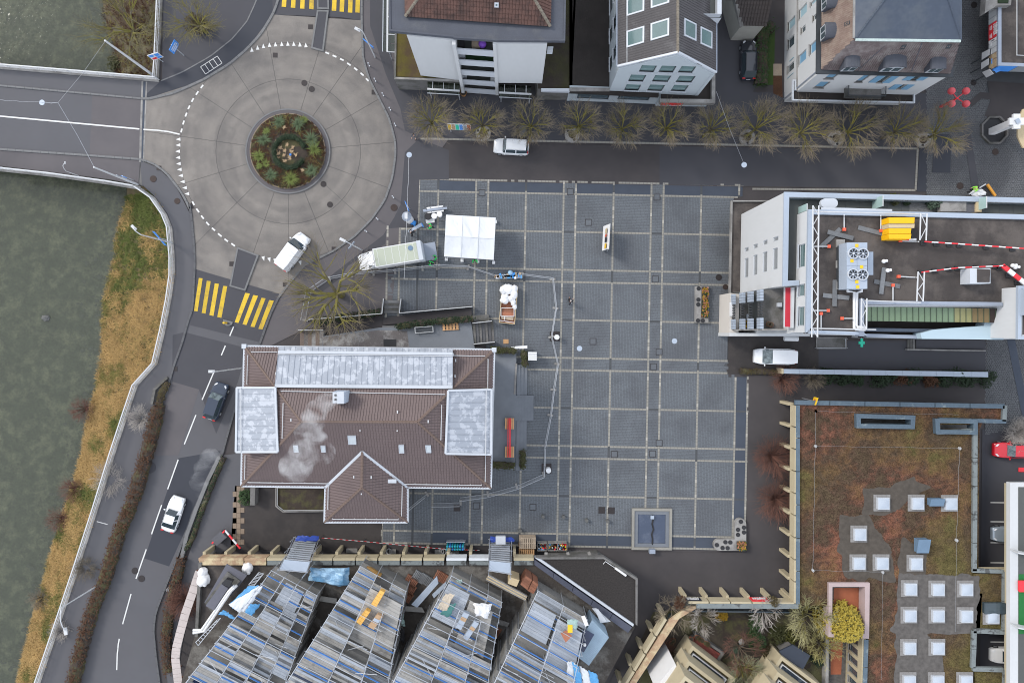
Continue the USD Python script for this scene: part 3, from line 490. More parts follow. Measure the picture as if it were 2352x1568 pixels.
for rg in(reg,reg2):
 x0,y0,x1,y1=rg.bounds;X,Y=np.meshgrid(np.arange(x0,x1,cs),np.arange(y0,y1,cs));X=X+(np.arange(X.shape[0])%2)[:,None]*cs/2
 ar=np.random.default_rng(3);X=(X+ar.normal(0,.02,X.shape)).ravel();Y=(Y+ar.normal(0,.02,Y.shape)).ravel();ok=contains_xy(rg,X,Y);X,Y=X[ok],Y[ok];n=len(X);hz=ar.uniform(0,.016,n)
 s=cs*.45;o=np.array([(-s,-s,-.05),(s,-s,-.05),(s,s,-.05),(-s,s,-.05),(-s*.85,-s*.85,.012),(s*.85,-s*.85,.012),(s*.85,s*.85,.012),(-s*.85,s*.85,.012)])
 V=o[None]+np.stack([X,Y,hz],-1)[:,None];F=np.array([(4,5,6,7),(0,1,5,4),(1,2,6,5),(2,3,7,6),(3,0,4,7)]);b.add(V.reshape(-1,3),(F[None]+np.arange(n)[:,None,None]*8).reshape(-1,4))
struct('cobblestones',b,cobble_mat,kind='stuff')
flat('cobble_patch',[tile(2560,0,3)(*q)for q in Q(1735,925,1850,925,1845,1190,1720,1190)],asphalt_new,.05);flat('cobble_patch',[tile(2560,0,3)(*q)for q in Q(1940,940,1985,920,2045,1310,1995,1310)],asphalt_dark,.05)
flat('cobble_patch',[tile(2560,0,3)(*q)for q in Q(2050,635,2352,665,2352,708,2060,680,1990,740,1975,700)],asphalt_warm,.05);flat('cobble_patch',[tile(2560,853,3)(*q)for q in Q(2235,772,2290,772,2390,1300,2340,1300)],blue_band,.05)
flat('cobble_patch',[tile(2560,0,3)(*q)for q in Q(2100,560,2400,580,2400,900,2080,800,2120,700)],asphalt_warm,.047)
# ------------------------------------------------------------------ the square, stone by stone
ANG=math.radians(1.1);CA,SA=math.cos(ANG),math.sin(ANG)
def F(u,v):return(1094+u*CA-v*SA,413.6+u*SA+v*CA)
SQ=sg.Polygon(Q(-133,-3,612,-3,612,26,590,30,584,440,636,440,634,839,-206,839,-206,690,36,690,30,380,-206,330,-206,112,-133,112))
struct('square_bed',MB().sheet(WP([F(*q)for q in list(SQ.exterior.coords)[:-1]]),-.012),joint_mat)
def stones(rects,zt,jit,seed):
 """rects (n, 4) u0 u1 v0 v1 -> flat stones with chamfered sides"""
 ar=np.random.default_rng(seed);rc=np.asarray(rects,float);n=len(rc);hz=zt+ar.uniform(-jit,jit,n)
 cor=lambda e:np.stack([np.stack([rc[:,0]+e,rc[:,2]+e],-1),np.stack([rc[:,1]-e,rc[:,2]+e],-1),np.stack([rc[:,1]-e,rc[:,3]-e],-1),np.stack([rc[:,0]+e,rc[:,3]-e],-1)],1)
 lo,hi=cor(.16),cor(.3)
 def world(c,z):
  px=1094+c[...,0]*CA-c[...,1]*SA;py=413.6+c[...,0]*SA+c[...,1]*CA
  return np.stack([(px-NADX)/PPM,-(py-NADY)/PPM,np.broadcast_to(z,px.shape)],-1)
 V=np.concatenate([world(lo,-.03),world(hi,hz[:,None])],1);Fc=np.array([(4,7,6,5),(0,4,5,1),(1,5,6,2),(2,6,7,3),(3,7,4,0)])
 return V,Fc
def stone_mesh(V,Fc):return MB().add(V.reshape(-1,3),(Fc[None]+np.arange(len(V))[:,None,None]*8).reshape(-1,4))
UD=[-201.4+201.4*k for k in range(5)];VD=[202*k for k in range(5)];SW=4.8
ulines=sorted([u for k in UD for u in(k,k+28)]+[k+114.7 for k in UD[:4]]+[-131]);vlines=sorted([v for k in VD for v in(k,k+28)]+[k+115 for k in VD[:4]])
def inside(u,v):return contains_xy(SQ,u,v)
strips,pav=[],[]
for u in ulines:
 single=not any(abs(u-k)<1 or abs(u-k-28)<1 for k in UD);v=-2.4
 while v<838:
  L=R.uniform(7.5,9.5);c=v+L/2
  skip=single and any(k+2<c<k+26 for k in VD)and abs(u+131)>1
  if(u==-131 and c>113):skip=True
  if inside(u,c)and not skip:strips.append((u-SW/2,u+SW/2,v,v+L))
  v+=L
for v in vlines:
 single=not any(abs(v-k)<1 or abs(v-k-28)<1 for k in VD)
 for a,c in zip([-206]+ulines,ulines+[634]):
  if single and any(abs(a-k)<1 for k in UD):continue
  n=max(1,round((c-a-SW)/8.4));w=(c-a-SW)/n
  for i in range(n):
   q=a+SW/2+(i+.5)*w
   if inside(q,v):strips.append((q-w/2,q+w/2,v-SW/2,v+SW/2))
us=[-206]+ulines+[640];vs_=[-4]+vlines+[842];bands=[]
for a,c in zip(us[:-1],us[1:]):
 for d,e in zip(vs_[:-1],vs_[1:]):
  u0,u1,v0,v1=a+SW/2,c-SW/2,d+SW/2,e-SW/2
  if u1-u0<3 or v1-v0<3:continue
  border=(d==0 and u1-u0>40)or(abs(a-604.2)<1)or(abs(d-808)<1 and u1-u0>40)or(abs(a+201.4)<1 and v0<130 and u1-u0<30)
  if border:
   g=sg.box(u0,v0,u1,v1).intersection(SQ)
   if g.area>20:bands.append(g)
   continue
  along=R.random()<.5 if(u1-u0>40 and v1-v0>40)else(v1-v0>u1-u0)==False
  if not along and(u1-u0)<30 and v1-v0>60:along=True
  w=3.5 if max(u1-u0,v1-v0)>30 else 4.0;A,B=((v0,v1),(u0,u1))if along else((u0,u1),(v0,v1));nr=max(1,round((A[1]-A[0])/w));w=(A[1]-A[0])/nr
  for r_ in range(nr):
   q=B[0]
   while q<B[1]-.5:
    L=min(R.uniform(6,15),B[1]-q);L=B[1]-q if B[1]-q-L<3 else L
    rr=(q,q+L,A[0]+r_*w,A[0]+(r_+1)*w)if along else(A[0]+r_*w,A[0]+(r_+1)*w,q,q+L)
    if inside((rr[0]+rr[1])/2,(rr[2]+rr[3])/2):pav.append(rr)
    q+=L
sq=Thing('square',None,None,W(F(200,400)),kind='structure')
for g in bands:
 for h_ in getattr(g,'geoms',[g]):sq.p('dark_band',MB().ps([F(*c)for c in list(h_.exterior.coords)[:-1]],.0),blue_band)
V,Fc=stones(strips,.006,.003,4);big=np.argsort([-(s[1]-s[0])*(s[3]-s[2])for s in strips]);one,rest=big[:300],big[300:]
for i in one:sq.p('strip_stone',stone_mesh(V[i:i+1],Fc),strip_mat if i%2 else strip_pale)
sq.p('strip_stones',stone_mesh(V[rest],Fc),strip_mat,kind='stuff')
V,Fc=stones(pav,.004,.003,5);sq.p('pavers',stone_mesh(V,Fc),paver_mat,kind='stuff')
b=MB()
for A,B in(((966,318.5),(2108,341.5)),((2108,341.5),(2103,437)),((1728,434),(2103,437))):
 n=int(math.dist(A,B)/9)
 for i in range(n):
  q,q2=lerp(A,B,i/n),lerp(A,B,(i+.95)/n);b.bar(W(q)+(0,0,.0),W(q2)+(0,0,.0),.24,.03)
struct('edging_setts',b,strip_mat)
# ------------------------------------------------------------------ buildings
def plane3(a,b,c):
 a,b,c=map(lambda q:np.asarray(q,float),(a,b,c));n=np.cross(b-a,c-a);n/=np.linalg.norm(n);return a,(n if n[2]>=0 else-n)
def hit(p,pl):
 """where the line of sight through plan position p meets a plane (used to read positions off the survey photograph)"""
 o=np.array([0,0,EYE]);d=W(p)-o;return o+d*(np.dot(pl[0]-o,pl[1])/np.dot(d,pl[1]))
def wall(T,A,B,z0,z1,m,holes=(),th=.3,prof=None,name='wall',glass=None,frame=None,sill=None,under=None):
 """wall from A to B, outside on the right hand; holes (s0, s1, za, zb) become windows with frame, pane and sill"""
 A,B=np.asarray(A,float)[:2],np.asarray(B,float)[:2];d=B-A;L=np.linalg.norm(d);d/=L;o=np.array([d[1],-d[0]])
 P=lambda s,z,e:np.array([*(A+d*s+o*e),z])
 poly=sg.Polygon(prof if prof else[(0,z0),(L,z0),(L,z1),(0,z1)])
 hs=[sg.box(s0,a,s1,b)for s0,s1,a,b,*_ in holes]
 poly=poly.difference(unary_union(hs))if hs else poly;b=MB()
 def ext(b,poly,e0,e1):
  for g in getattr(poly,'geoms',[poly]):
   q=trimesh.creation.extrude_polygon(g,e1-e0,engine='earcut');v=np.asarray(q.vertices);b.add(np.array([P(x,y,e0+z)for x,y,z in v]),q.faces[:,::-1])
  return b
 T.p(name,ext(b,poly,-th,0),m,under)
 for h in holes:
  s0,s1,a,c=h[:4];gm=h[4]if len(h)>4 else glass;bx=sg.box(s0,a,s1,c)
  if gm is None:continue
  w=T.p('window',ext(MB(),bx.difference(bx.buffer(-.07)),-.2,-.08),frame or steel_white,under)
  if under is None:T.p('pane',ext(MB(),bx.buffer(-.06),-.17,-.13),gm,w)
  if sill and under is None:T.p('sill',MB().bar(P(s0-.08,a-.03,.02),P(s1+.08,a-.03,.02),.24,.06),sill,w)
 return P,(np.array([*A,0]),np.array([*o,0.]),d,L)
def sz(p,info):
 """plan position -> (s, z) on a wall"""
 a,o,d,L=info;q=hit(p,(a,o));return float(np.dot(q[:2]-a[:2],d)),float(q[2])
def winfo(A,B):
 A,B=np.asarray(A,float)[:2],np.asarray(B,float)[:2];d=(B-A)/np.linalg.norm(B-A);return np.array([*A,0]),np.array([d[1],-d[0],0.]),d,np.linalg.norm(B-A)
def hole(p0,p1,info,*x):
 (s0,z0),(s1,z1)=sz(p0,info),sz(p1,info);return(min(s0,s1),max(s0,s1),min(z0,z1),max(z0,z1),*x)
def tiles(T,poly,m,tw=.3,tl=.36,name='roof_tiles',single=None,under=None,keep=0,gap=.015,rise=.035,roll=.02,lift=.02,kind='stuff',avoid=None):
 """covers a sloping planar polygon with lapped tiles; the first keep tiles become parts of their own"""
 P=np.asarray(poly,float);o,n=plane3(P[0],P[1],P[2]);e=np.cross((0,0,1.),n);e/=np.linalg.norm(e);u=np.cross(n,e)
 q=np.c_[(P-o)@e,(P-o)@u];g=sg.Polygon(q).buffer(0)
 if avoid:g=g.difference(unary_union([sg.Polygon(np.c_[(np.asarray(a)-o)@e,(np.asarray(a)-o)@u]).buffer(.02)for a in avoid]))
 x0,y0,x1,y1=g.bounds;nx,ny=max(1,int((x1-x0)/tw)),max(1,int((y1-y0)/tl));tw,tl=(x1-x0)/nx,(y1-y0)/ny
 X,Y=np.meshgrid(x0+(np.arange(nx)+.5)*tw,y0+(np.arange(ny)+.5)*tl);X,Y=X.ravel(),Y.ravel();ok=contains_xy(g,X,Y);X,Y=X[ok],Y[ok];k=len(X)
 a,b2=tw/2-gap,tl/2;ar=np.random.default_rng(k);jz=ar.normal(0,.003,k)
 c=[(-a,-b2,rise+roll),(a,-b2,rise),(a,b2,.004),(-a,b2,.004+roll),(-a,-b2,-.01),(a,-b2,-.01),(a,b2,-.01),(-a,b2,-.01)]
 V=np.array(c)[None]+np.stack([X,Y,lift+jz],-1)[:,None];V=o+V[...,:1]*e+V[...,1:2]*u+V[...,2:]*n
 Fc=np.array([(0,1,2,3),(4,5,1,0),(5,6,2,1),(7,4,0,3)]);mk=lambda V:MB().add(V.reshape(-1,3),(Fc[None]+np.arange(len(V))[:,None,None]*8).reshape(-1,4))
 for i in range(min(keep,k)):T.p(single or 'roof_tile',mk(V[i:i+1]),m,under)
 if k>keep:T.p(name,mk(V[keep:]),m,under,kind=kind)
def ridge(T,a,b,m,w=.3,name='ridge',seg=.38,under=None):
 a,b=np.asarray(a,float),np.asarray(b,float);n=max(1,int(np.linalg.norm(b-a)/seg));mb=MB()
 for i in range(n):mb.tube([lerp(a,b,i/n),lerp(a,b,(i+.97)/n)],w*.5,w*.44,6)
 T.p(name,mb,m,under)
def coping(T,pts,z,w,m,t=.12,closed=True,name='coping',seg=None,z0=None):
 P=sg.Polygon(WP(pts,z))if closed else None
 g=P.difference(P.buffer(-w,join_style=2))if closed else sg.LineString(WP(pts,z)).buffer(w/2,cap_style=2,join_style=2)
 T.p(name,MB().prism(g,(z-t)if z0 is None else z0,z),m)
def panels(T,quad,n,m,name='roof_panel',seam=.05,under=None,t=.06):
 """n standing-seam sheets between the edges a-b and d-c"""
 a,b,c,d=map(lambda q:np.asarray(q,float),quad);nm=np.cross(b-a,d-a);nm/=np.linalg.norm(nm);nm=nm if nm[2]>0 else-nm
 for i in range(n):
  q=[lerp(a,b,i/n),lerp(a,b,(i+.985)/n),lerp(d,c,(i+.985)/n),lerp(d,c,i/n)];mb=MB().plate(q,t)
  mb.bar(np.array(q[0])+nm*.02,np.array(q[3])+nm*.02,.035,seam);T.p(name,mb,m,under)
def roofwin(T,pq,pl,frame,glass,lift=.06,fw=.14,name='roof_window'):
 q=np.array([hit(p,pl)for p in pq])+pl[1]*lift;c=q.mean(0);ins=np.array([p+(c-p)/np.linalg.norm(c-p)*fw*1.4 for p in q]);b=MB()
 for i in range(4):b.plate([q[i],q[(i+1)%4],ins[(i+1)%4],ins[i]],.14)
 w=T.p(name,b,frame);T.p('pane',MB().plate(ins-pl[1]*.03,.03),glass,w);return q
def props(items):
 """small loose things: (name, label, category, mesh, material)"""
 for nm,lb,ct,mb,m in items:solo(nm,lb,ct,mb,m)
# --- apartment block with balconies (top)
T=Thing('apartment_block','white apartment block with red tiled hip roof and stacked balconies','building',W((1100,180)))
t=tile(1460,0)
T.p('wall',PQ(4,3.9,14.7,966,173,1057,184,1058,150,1143,155,1143,190,1245,191,1247,-160,960,-160),white_wall)
for x0,x1 in((1056,1063),(1137,1144)):T.p('pier',PQ(4,0,14.72,x0,150,x1,150,x1,192,x0,192),white_wall)
T.p('back_wall',PQ(4,0,14.6,1063,148,1137,154,1137,158,1063,152),mat('loggia_wall',(.6,.6,.58),.8,.05))
for k,z in enumerate((.5,3.25,6.2,9.1,12.0)):
 T.p('balcony_floor',PQ(4,z-.2,z,1063,153,1137,158,1137,190.5,1063,185),mat('green_carpet',(.025,.06,.025),.95,.15)if k==3 else terrace_floor if k else concrete_dark)
 T.p('balcony_parapet',PQ(4,z-.3,z+1.05,1063,184.2,1137,189.6,1137,192,1063,186.6),white_metal)
 T.p('balcony_door',PQ(4,z+.02,z+2.1,1072,151,1112,153.5,1112,159,1072,156.6),glass_dark)
er=[W(p,15.1)for p in Q(894,72,1041,86,1041,88,1145,94,1298,95,1303,-160,892,-160)]
T.p('roof_slab',MB().prism([q[:2]for q in er],14.72,15.12),bitumen)
T.p('gutter',MB().prism(sg.Polygon([q[:2]for q in er]).difference(sg.Polygon([q[:2]for q in er]).buffer(-.18)),15.13,15.2),bitumen)
A,B,C,D=W((931,38),15.35),W((1264,61),15.35),W((1268,-160),15.35),W((931,-160),15.35);E_,F_=W((1010,-75),18.2),W((1185,-75),18.2)
T.p('roof_box',MB().prism([A[:2],B[:2],C[:2],D[:2]],15.12,15.34),plastic_black)
r1=T.p('roof',MB().add([A,B,F_,E_],[(0,1,2,3)]).add([A,E_,D],[(0,1,2)]).add([B,C,F_],[(0,1,2)]),red_tile)
plS=plane3(A,B,E_)
tiles(T,[A,B,F_,E_],red_tile,.32,.42,under=r1,keep=260,rise=.05,roll=.05);tiles(T,[D,A,E_],red_tile,.32,.42,under=r1,rise=.05,roll=.05);tiles(T,[B,C,F_],red_tile,.32,.42,under=r1,rise=.05,roll=.05)
ridge(T,A,E_,lichen_ridge,.34,'hip_tiles',under=r1);ridge(T,B,F_,lichen_ridge,.34,'hip_tiles',under=r1)
roofwin(T,[t(*p)for p in Q(1450,35,1508,38,1506,105,1447,103)],plS,steel,glass_teal,.1,.12,'roof_hatch')
T.p('side_balcony',PQ(12,10.9,12,1258,107,1271,107,1270,115,1257,115),white_metal)
T2=Thing('podium','mossy flat-roofed podium left of the white apartment block','building',W((930,120)))
T2.p('wall',PQ(3.7,-.05,3.7,907,70,905,180,1062,186,1062,60),concrete_dark);T2.p('roof',PQ(3.75,3.7,3.76,911,72,909,176,1060,182,1060,62),moss_roof);T2.p('coping',PQ(3.9,3.7,3.9,907,70,911,70,909,177,905,180),concrete_dark);T2.p('coping',PQ(3.9,3.7,3.88,905,177,1060,183,1060,187,905,181),concrete)
T2=Thing('podium','dark mossy flat-roofed podium right of the white apartment block','building',W((1280,150)))
T2.p('wall',PQ(3.7,-.05,3.7,1225,60,1235,205,1309,205,1328,-160,1225,-160),concrete_dark);T2.p('roof',PQ(3.75,3.7,3.76,1226,62,1236,204,1308,204,1326,-158,1226,-158),moss_dark);T2.p('coping',PQ(3.95,3.5,3.95,1243,203,1309,203,1309,211,1243,209),white_metal);T2.p('coping',PQ(3.9,3.7,3.9,1308,205,1313,205,1330,-158,1325,-158),dark_steel)
def canopy(pts,h,bars,label,glass=canopy_glass):
 T=Thing('glass_canopy',label,'canopy',W(pts[0],h));P=[W(p,h)for p in pts];n=bars
 for i in range(n):
  for a,c in((0.,.64),(.66,1.)):
   e=lambda u,v:lerp(lerp(P[0],P[1],u),lerp(P[3],P[2],u),v);T.p('pane',MB().plate([e(i/n+.006,a),e((i+1)/n-.006,a),e((i+1)/n-.006,c),e(i/n+.006,c)],.02),glass)
 T.p('beam',MB().bar(lerp(P[0],P[3],.65),lerp(P[1],P[2],.65),.2,.16),steel_white);T.p('edge',MB().bar(P[3],P[2],.07,.1),steel)
 for i in range(0,n,2):T.p('strut',MB().bar(lerp(P[0],P[1],(i+1)/n)+np.array([0,0,.06]),lerp(lerp(P[0],P[1],(i+1)/n),lerp(P[3],P[2],(i+1)/n),.65)+np.array([0,0,.06]),.07,.1),steel_white)
 for u in(.05,.95):q=lerp(lerp(P[0],P[3],.65),lerp(P[1],P[2],.65),u);T.p('post',MB().bar((q[0],q[1],0),(q[0],q[1],h),.1,.1),steel)
canopy([t(*p)for p in Q(525,1125,970,1158,968,1308,522,1285)],3.1,6,'glass canopy under the left white panel of the apartment block');canopy([t(*p)for p in Q(1515,1165,1960,1190,1957,1362,1512,1340)],3.1,6,'glass canopy under the right white panel of the apartment block')
canopy(Q(909,-60,909,121,879,119,881,-60),3.4,9,'grey glazed canopy along the left edge of the apartment block',canopy_glass)
for i,(k,x,y,r,m,nm,lb,ct)in enumerate(((12.0,1212/6+894,612/6,.42,mat('ball_purple',(.22,.08,.5),.6,.1),'exercise_ball','purple exercise ball on the topmost balcony','ball'),(12.0,1130+10,104,0,0,'','',''))):
 if r:solo(nm,lb,ct,MB().ball(W((1108,102),k+r),r,2),m,smooth=True)
def bx_item(nm,lb,ct,p,z,d,m,rz=0.):
 q=W(p,z+d[2]/2);b=MB().box(q,d,rz);b.box(q+np.array([0,0,d[2]*.42]),(d[0]*1.06,d[1]*1.06,d[2]*.12),rz);solo(nm,lb,ct,b,m)
def pot(nm,lb,p,z,r,hgt,m,leaf=None,group=None):
 q=W(p,z);T=Thing(nm,lb,'plant pot',q,group=group);b=MB().cyl(q,r*.75,hgt,12,r);b.cyl(q+(0,0,hgt*.86),r*1.06,hgt*.14,12);T.p('pot',b,m)
 T.p('earth',MB().cyl(q+(0,0,hgt),r*.9,.02,12),soil)
 if leaf is not None:
  b=MB();rr=random.Random(int(p[0]*7+p[1]));
  for k in range(70):leafq(b,q+(rr.gauss(0,r*.55),rr.gauss(0,r*.55),hgt+abs(rr.gauss(.0,r*.7))),r*.35,rr)
  T.p('foliage',b,leaf)
def leafq(b,c,s,rr):
 a=rr.uniform(0,6.28);u=np.array([math.cos(a),math.sin(a),rr.uniform(-.5,.5)]);v=np.array([-math.sin(a),math.cos(a),rr.uniform(-.5,.5)]);c=np.asarray(c,float)
 b.add([c-u*s,c+v*s*.45,c+u*s,c-v*s*.45],[(0,1,2),(0,2,3)])
bx_item('storage_box','dark storage box at the left end of the topmost balcony','box',(1057,103),12.0,(.9,.6,.6),plastic_black);bx_item('armchair','brown and white armchair in the middle of the topmost balcony','chair',(1093,103),12.0,(.8,.6,.5),wood_old);bx_item('cabinet','white cabinet at the left of the green-carpeted balcony','cabinet',(1061,127),9.1,(.7,.6,.8),white_metal);bx_item('cabinet','white cabinet on the second balcony from the bottom','cabinet',(1066,173),3.25,(.6,.7,.8),white_metal);bx_item('drying_rack','white drying rack at the right of the second balcony from the bottom','rack',(1133,183),3.25,(.6,.9,.8),steel_white)
pot('flower_pot','grey pot with withered plant on the balcony with the white cabinet',(1090,172),3.25,.28,.4,stone_grey,leaf_brownish);pot('flower_pot','dark tub with shrub right of the grey pot on that balcony',(1103,172),3.25,.3,.4,plastic_black,leaf_olive)
pot('flower_pot','black tub at the left of the lowest balcony',(1077,194),.5,.32,.45,plastic_black);pot('flower_pot','pale pot standing alone on the lowest balcony',(1100,194),.5,.2,.35,concrete)
for i,x in enumerate((1118,1124,1129,1134)):pot('flower_pot','small brown pot in the row at the right of the lowest balcony',(x,195+i*.6),.5,.17,.3,terracotta,leaf_brownish,group='small pots on the lowest balcony')
pot('wooden_barrel','rust brown barrel planter on the ground below the balconies',(1065,217),0,.42,.8,mat('rust',(.3,.15,.06),.9,.2))
# --- bank with the slate gable roof
T=Thing('bank_building','pale grey bank with slate gable roof and teal windows','building',W((1500,200)))
t=tile(2100,0);LW,RW=11.65,22.05
FL,FR=np.array([LW,28.05]),np.array([RW,27.62]);wf=winfo(FL,FR);zl,zr,zt,sx=10.55,10.0,14.6,5.3
hs=[hole(t(*a),t(*c),wf)for a,c in(((1130,900),(1290,997)),((1405,907),(1555,1002)),((1680,912),(1820,1007)),((980,1030),(1145,1127)),((1315,1037),(1485,1132)),((1650,1045),(1810,1140)),((920,1163),(1080,1250)),((1245,1167),(1400,1257)),((1575,1172),(1720,1262)))]
wall(T,FL,FR,4,zl,grey_render,hs,.4,prof=[(0,3.4),(wf[3],3.4),(wf[3],zr),(sx,zt),(0,zl)],glass=glass_teal,frame=dark_steel,sill=white_metal)
GL,GR=np.array([7.0,28.25]),np.array([17.85,27.8]);wg=winfo(GL,GR)
wall(T,GL,GR,-.05,4.0,grey_render,[hole(t(*a),t(*c),wg)for a,c in(((250,1285),(660,1378)),((820,1297),(1215,1392)))],.4,name='ground_floor_wall',glass=glass_dark,frame=dark_steel)
T.p('ground_floor',MB().prism([(7.0,27.9),(17.4,27.4),(17.4,60),(7.0,60)],3.4,3.9),gravel_dark);T.p('coping',PQ(4.1,3.8,4.1,1308,201,1401,202,1401,209,1308,209),concrete)
T.p('west_wall',MB().prism([(7.0,28.2),(7.35,28.2),(7.35,60),(7.0,60)],-.05,3.9),grey_render)
wl=winfo((LW,60),(LW,28.05))
wall(T,(LW,60),(LW,28.05),3.4,zl-.02,grey_render,[hole(t(*a),t(*c),wl)for a,c in(((778,148),(742,440)),((776,572),(738,850)),((722,310),(690,600)),((719,722),(690,985)),((766,-190),(742,40)),((724,-120),(692,205)))],.4,name='side_wall',glass=glass_dark,frame=dark_steel,sill=white_metal)
T.p('side_wall',MB().prism([(RW-.35,27.6),(RW,27.6),(RW,60),(RW-.35,60)],-.05,zr),grey_render)
ey=28.25;a0,a1=np.array([LW-.1,ey,zl+.12]),np.array([LW-.1,60,zl+.12]);r0,r1_=np.array([LW+sx,ey-.2,zt+.15]),np.array([LW+sx,60,zt+.15]);b0,b1=np.array([RW+.1,ey-.45,zr+.12]),np.array([RW+.1,60,zr+.12])
rf=T.p('roof',MB().plate([a0,r0,r1_,a1],.2).plate([r0,b0,b1,r1_],.2),slate);pL,pR=plane3(a0,r0,r1_),plane3(r0,b0,b1)
qs=[roofwin(T,[t(*p)for p in q],pL,white_metal,g,.1,.17)for q,g in((Q(920,435,1167,362,1164,590,920,662),glass_teal),(Q(1254,330,1510,252,1508,492,1254,566),glass_teal),(Q(922,0,1168,-70,1165,155,922,228),glass_teal),(Q(1257,-100,1512,-180,1510,42,1257,120),glass_teal))]
q2=[roofwin(T,[t(*p)for p in q],pR,white_metal,glass_teal,.1,.17)for q in(Q(1706,252,1872,335,1870,572,1704,495),Q(1930,368,2090,445,2088,678,1928,605))]
tiles(T,[a0,r0,r1_,a1],slate,.26,.3,under=rf,avoid=qs);tiles(T,[r0,b0,b1,r1_],slate,.26,.3,under=rf,avoid=q2);ridge(T,r0,r1_,lichen_ridge,.3,under=rf)
T.p('verge',MB().bar(a0+(0,.02,.02),r0+(0,.02,.02),.2,.26),white_metal);T.p('verge',MB().bar(r0+(0,.02,.02),b0+(0,.02,.02),.2,.26),white_metal);T.p('gutter',MB().bar(a0+(-.05,0,-.05),a1+(-.05,0,-.05),.22,.14),zinc);T.p('gutter',MB().bar(b0+(.05,0,-.05),b1+(.05,0,-.05),.22,.14),zinc)
for x0,z0 in((.75,.36),(9.8,.4)):T.p('snow_rail',MB().bar((LW+x0,ey,zl+z0+.5 if x0<2 else zr+.75),(LW+x0,60,zl+z0+.5 if x0<2 else zr+.75),.05,.05),steel_white)
bl=T.p('roof_balcony',MB().prism(WP([t(*p)for p in Q(1890,195,2228,195,2228,-100,2168,-100,2168,192,1890,192)],11.8),11.0,11.8),white_metal);T.p('balcony_slab',MB().prism(WP([t(*p)for p in Q(1890,245,2228,245,2228,-100,1890,-100)],11.0),10.6,10.95),terrace_floor,bl);T.p('bracket',MB().add([W(t(1895,250),10.9),W(t(2222,252),10.9),W(t(2150,365),9.6)],[(0,1,2)]).add([W(t(2222,252),10.9),W(t(2225,-100),10.9),W(t(2160,-100),9.6),W(t(2150,365),9.6)],[(0,1,2,3)]),white_metal,bl)
P=[t(*p)for p in Q(1378,1288,2142,1288,2142,1420,1378,1420)];T.p('annex',PQ(3.6,-.05,3.5,1520,200,1641,160,1641,222,1520,220),grey_render);T.p('annex_roof',PQ(3.5,3.5,3.55,1518,200,1640,160,1638,228,1518,228),gravel_dark)
T.p('annex_parapet',PQ(4.1,3.3,4.1,1516,227,1635,228,1635,166,1643,160,1643,237,1516,235),concrete)
def letters(T,text,A,B,z,hgt,m,out=.05,bold=True,name='letter',up=None,mirror=False,under=None,fit=True):
 """lettering standing on the wall A-B (outside on the right hand), reading from A to B"""
 A,B=np.asarray(A,float)[:2],np.asarray(B,float)[:2];d=B-A;L=np.linalg.norm(d);d/=L;o=np.array([d[1],-d[0]])
 full=meshkit.text_mesh(text,hgt,.06,bold);s=L/np.ptp(full.vertices[:,0])if fit else 1.;x0=full.vertices[:,0].min()
 for bod in full.split(only_watertight=False):
  v=np.asarray(bod.vertices);v=np.c_[(v[:,0]-x0)*s,v[:,1],v[:,2]]
  w=np.c_[A[0]+d[0]*v[:,0]+o[0]*(out+v[:,2]),A[1]+d[1]*v[:,0]+o[1]*(out+v[:,2]),z+v[:,1]];T.p(name,MB().add(w,bod.faces),m,under)
fa,fb=W(t(1385,1428),3.3),W(t(1675,1430),3.3);SG=Thing('shop_sign','red lettering on the edge of the bank annex roof','sign',fa);letters(SG,'RAIFFEISEN',fa+np.array([0,-.08,0]),fb+np.array([0,-.08,0]),3.15,.7,letter_red,.04,fit=True)
T=Thing('tiled_house','small pale house with dark brown tiled roof beside the hedge','building',W((1715,30)));t=tile(2560,0,3)
e0,e1,e2,e3=W(t(418,178),4.2),W(t(578,182),4.2),W(t(630,-150),7.0),W(t(335,-150),7.0);rr_=T.p('roof',MB().plate([e0,e1,e2,e3],.2),dark_tile);tiles(T,[e0+(0,0,.0),e1,e2,e3+(0,0,.0)],dark_tile,.34,.42,under=rr_,keep=80,rise=.06,roll=.07)
T.p('wall',MB().prism([W(t(300,-150),3.5)[:2],W(t(392,195),3.3)[:2],W(t(412,180),3.9)[:2],W(t(560,182),3.9)[:2],W(t(590,-150),3.9)[:2]],-.05,3.95),mat('old_plaster',(.3,.29,.26),.9,.15,.8))
T.p('eave',MB().plate([e0+(-.05,0,.06),W(t(395,195),3.8),W(t(300,-150),3.8),e3+(-.05,0,.06)],.1),concrete)
# --- white house with blue shutters and mansard roof
T=Thing('mansard_house','white house with blue shutters and brown mansard roof','building',W((1990,150)));t=tile(2900,0)
SW_,SE_=W((1880,164),9.5),W((2184,172),9.5);NW_,NE_=np.array([SW_[0]+.35,62,9.5]),np.array([SE_[0]+.2,62,9.5]);WB=np.array([SW_[0]+.12,SW_[1]-.15]);EB=np.array([SE_[0]-.3,SE_[1]-.15])
ww=winfo((NW_[0],62),WB);H_=lambda a,c,*x:hole(t(*a),t(*c),ww,*x)
hw=[H_((612,522),(505,762),shutter_blue),H_((463,28),(360,272),shutter_dull),H_((453,672),(350,905),shutter_blue),H_((300,208),(205,436),shutter_dull),H_((608,168),(552,298),glass_dark),H_((443,338),(389,472),glass_dark),H_((288,470),(205,690),glass_dark),H_((285,840),(200,1020),glass_dark),H_((612,-60),(518,95),shutter_dull)]
wall(T,(NW_[0],62),WB,-.05,9.45,white_wall,hw,.35,glass=glass_dark,frame=mat('stone_trim',(.5,.5,.48),.8,.08),sill=concrete)
ws=winfo(WB,EB);H_=lambda a,c,*x:hole(t(*a),t(*c),ws,*x)
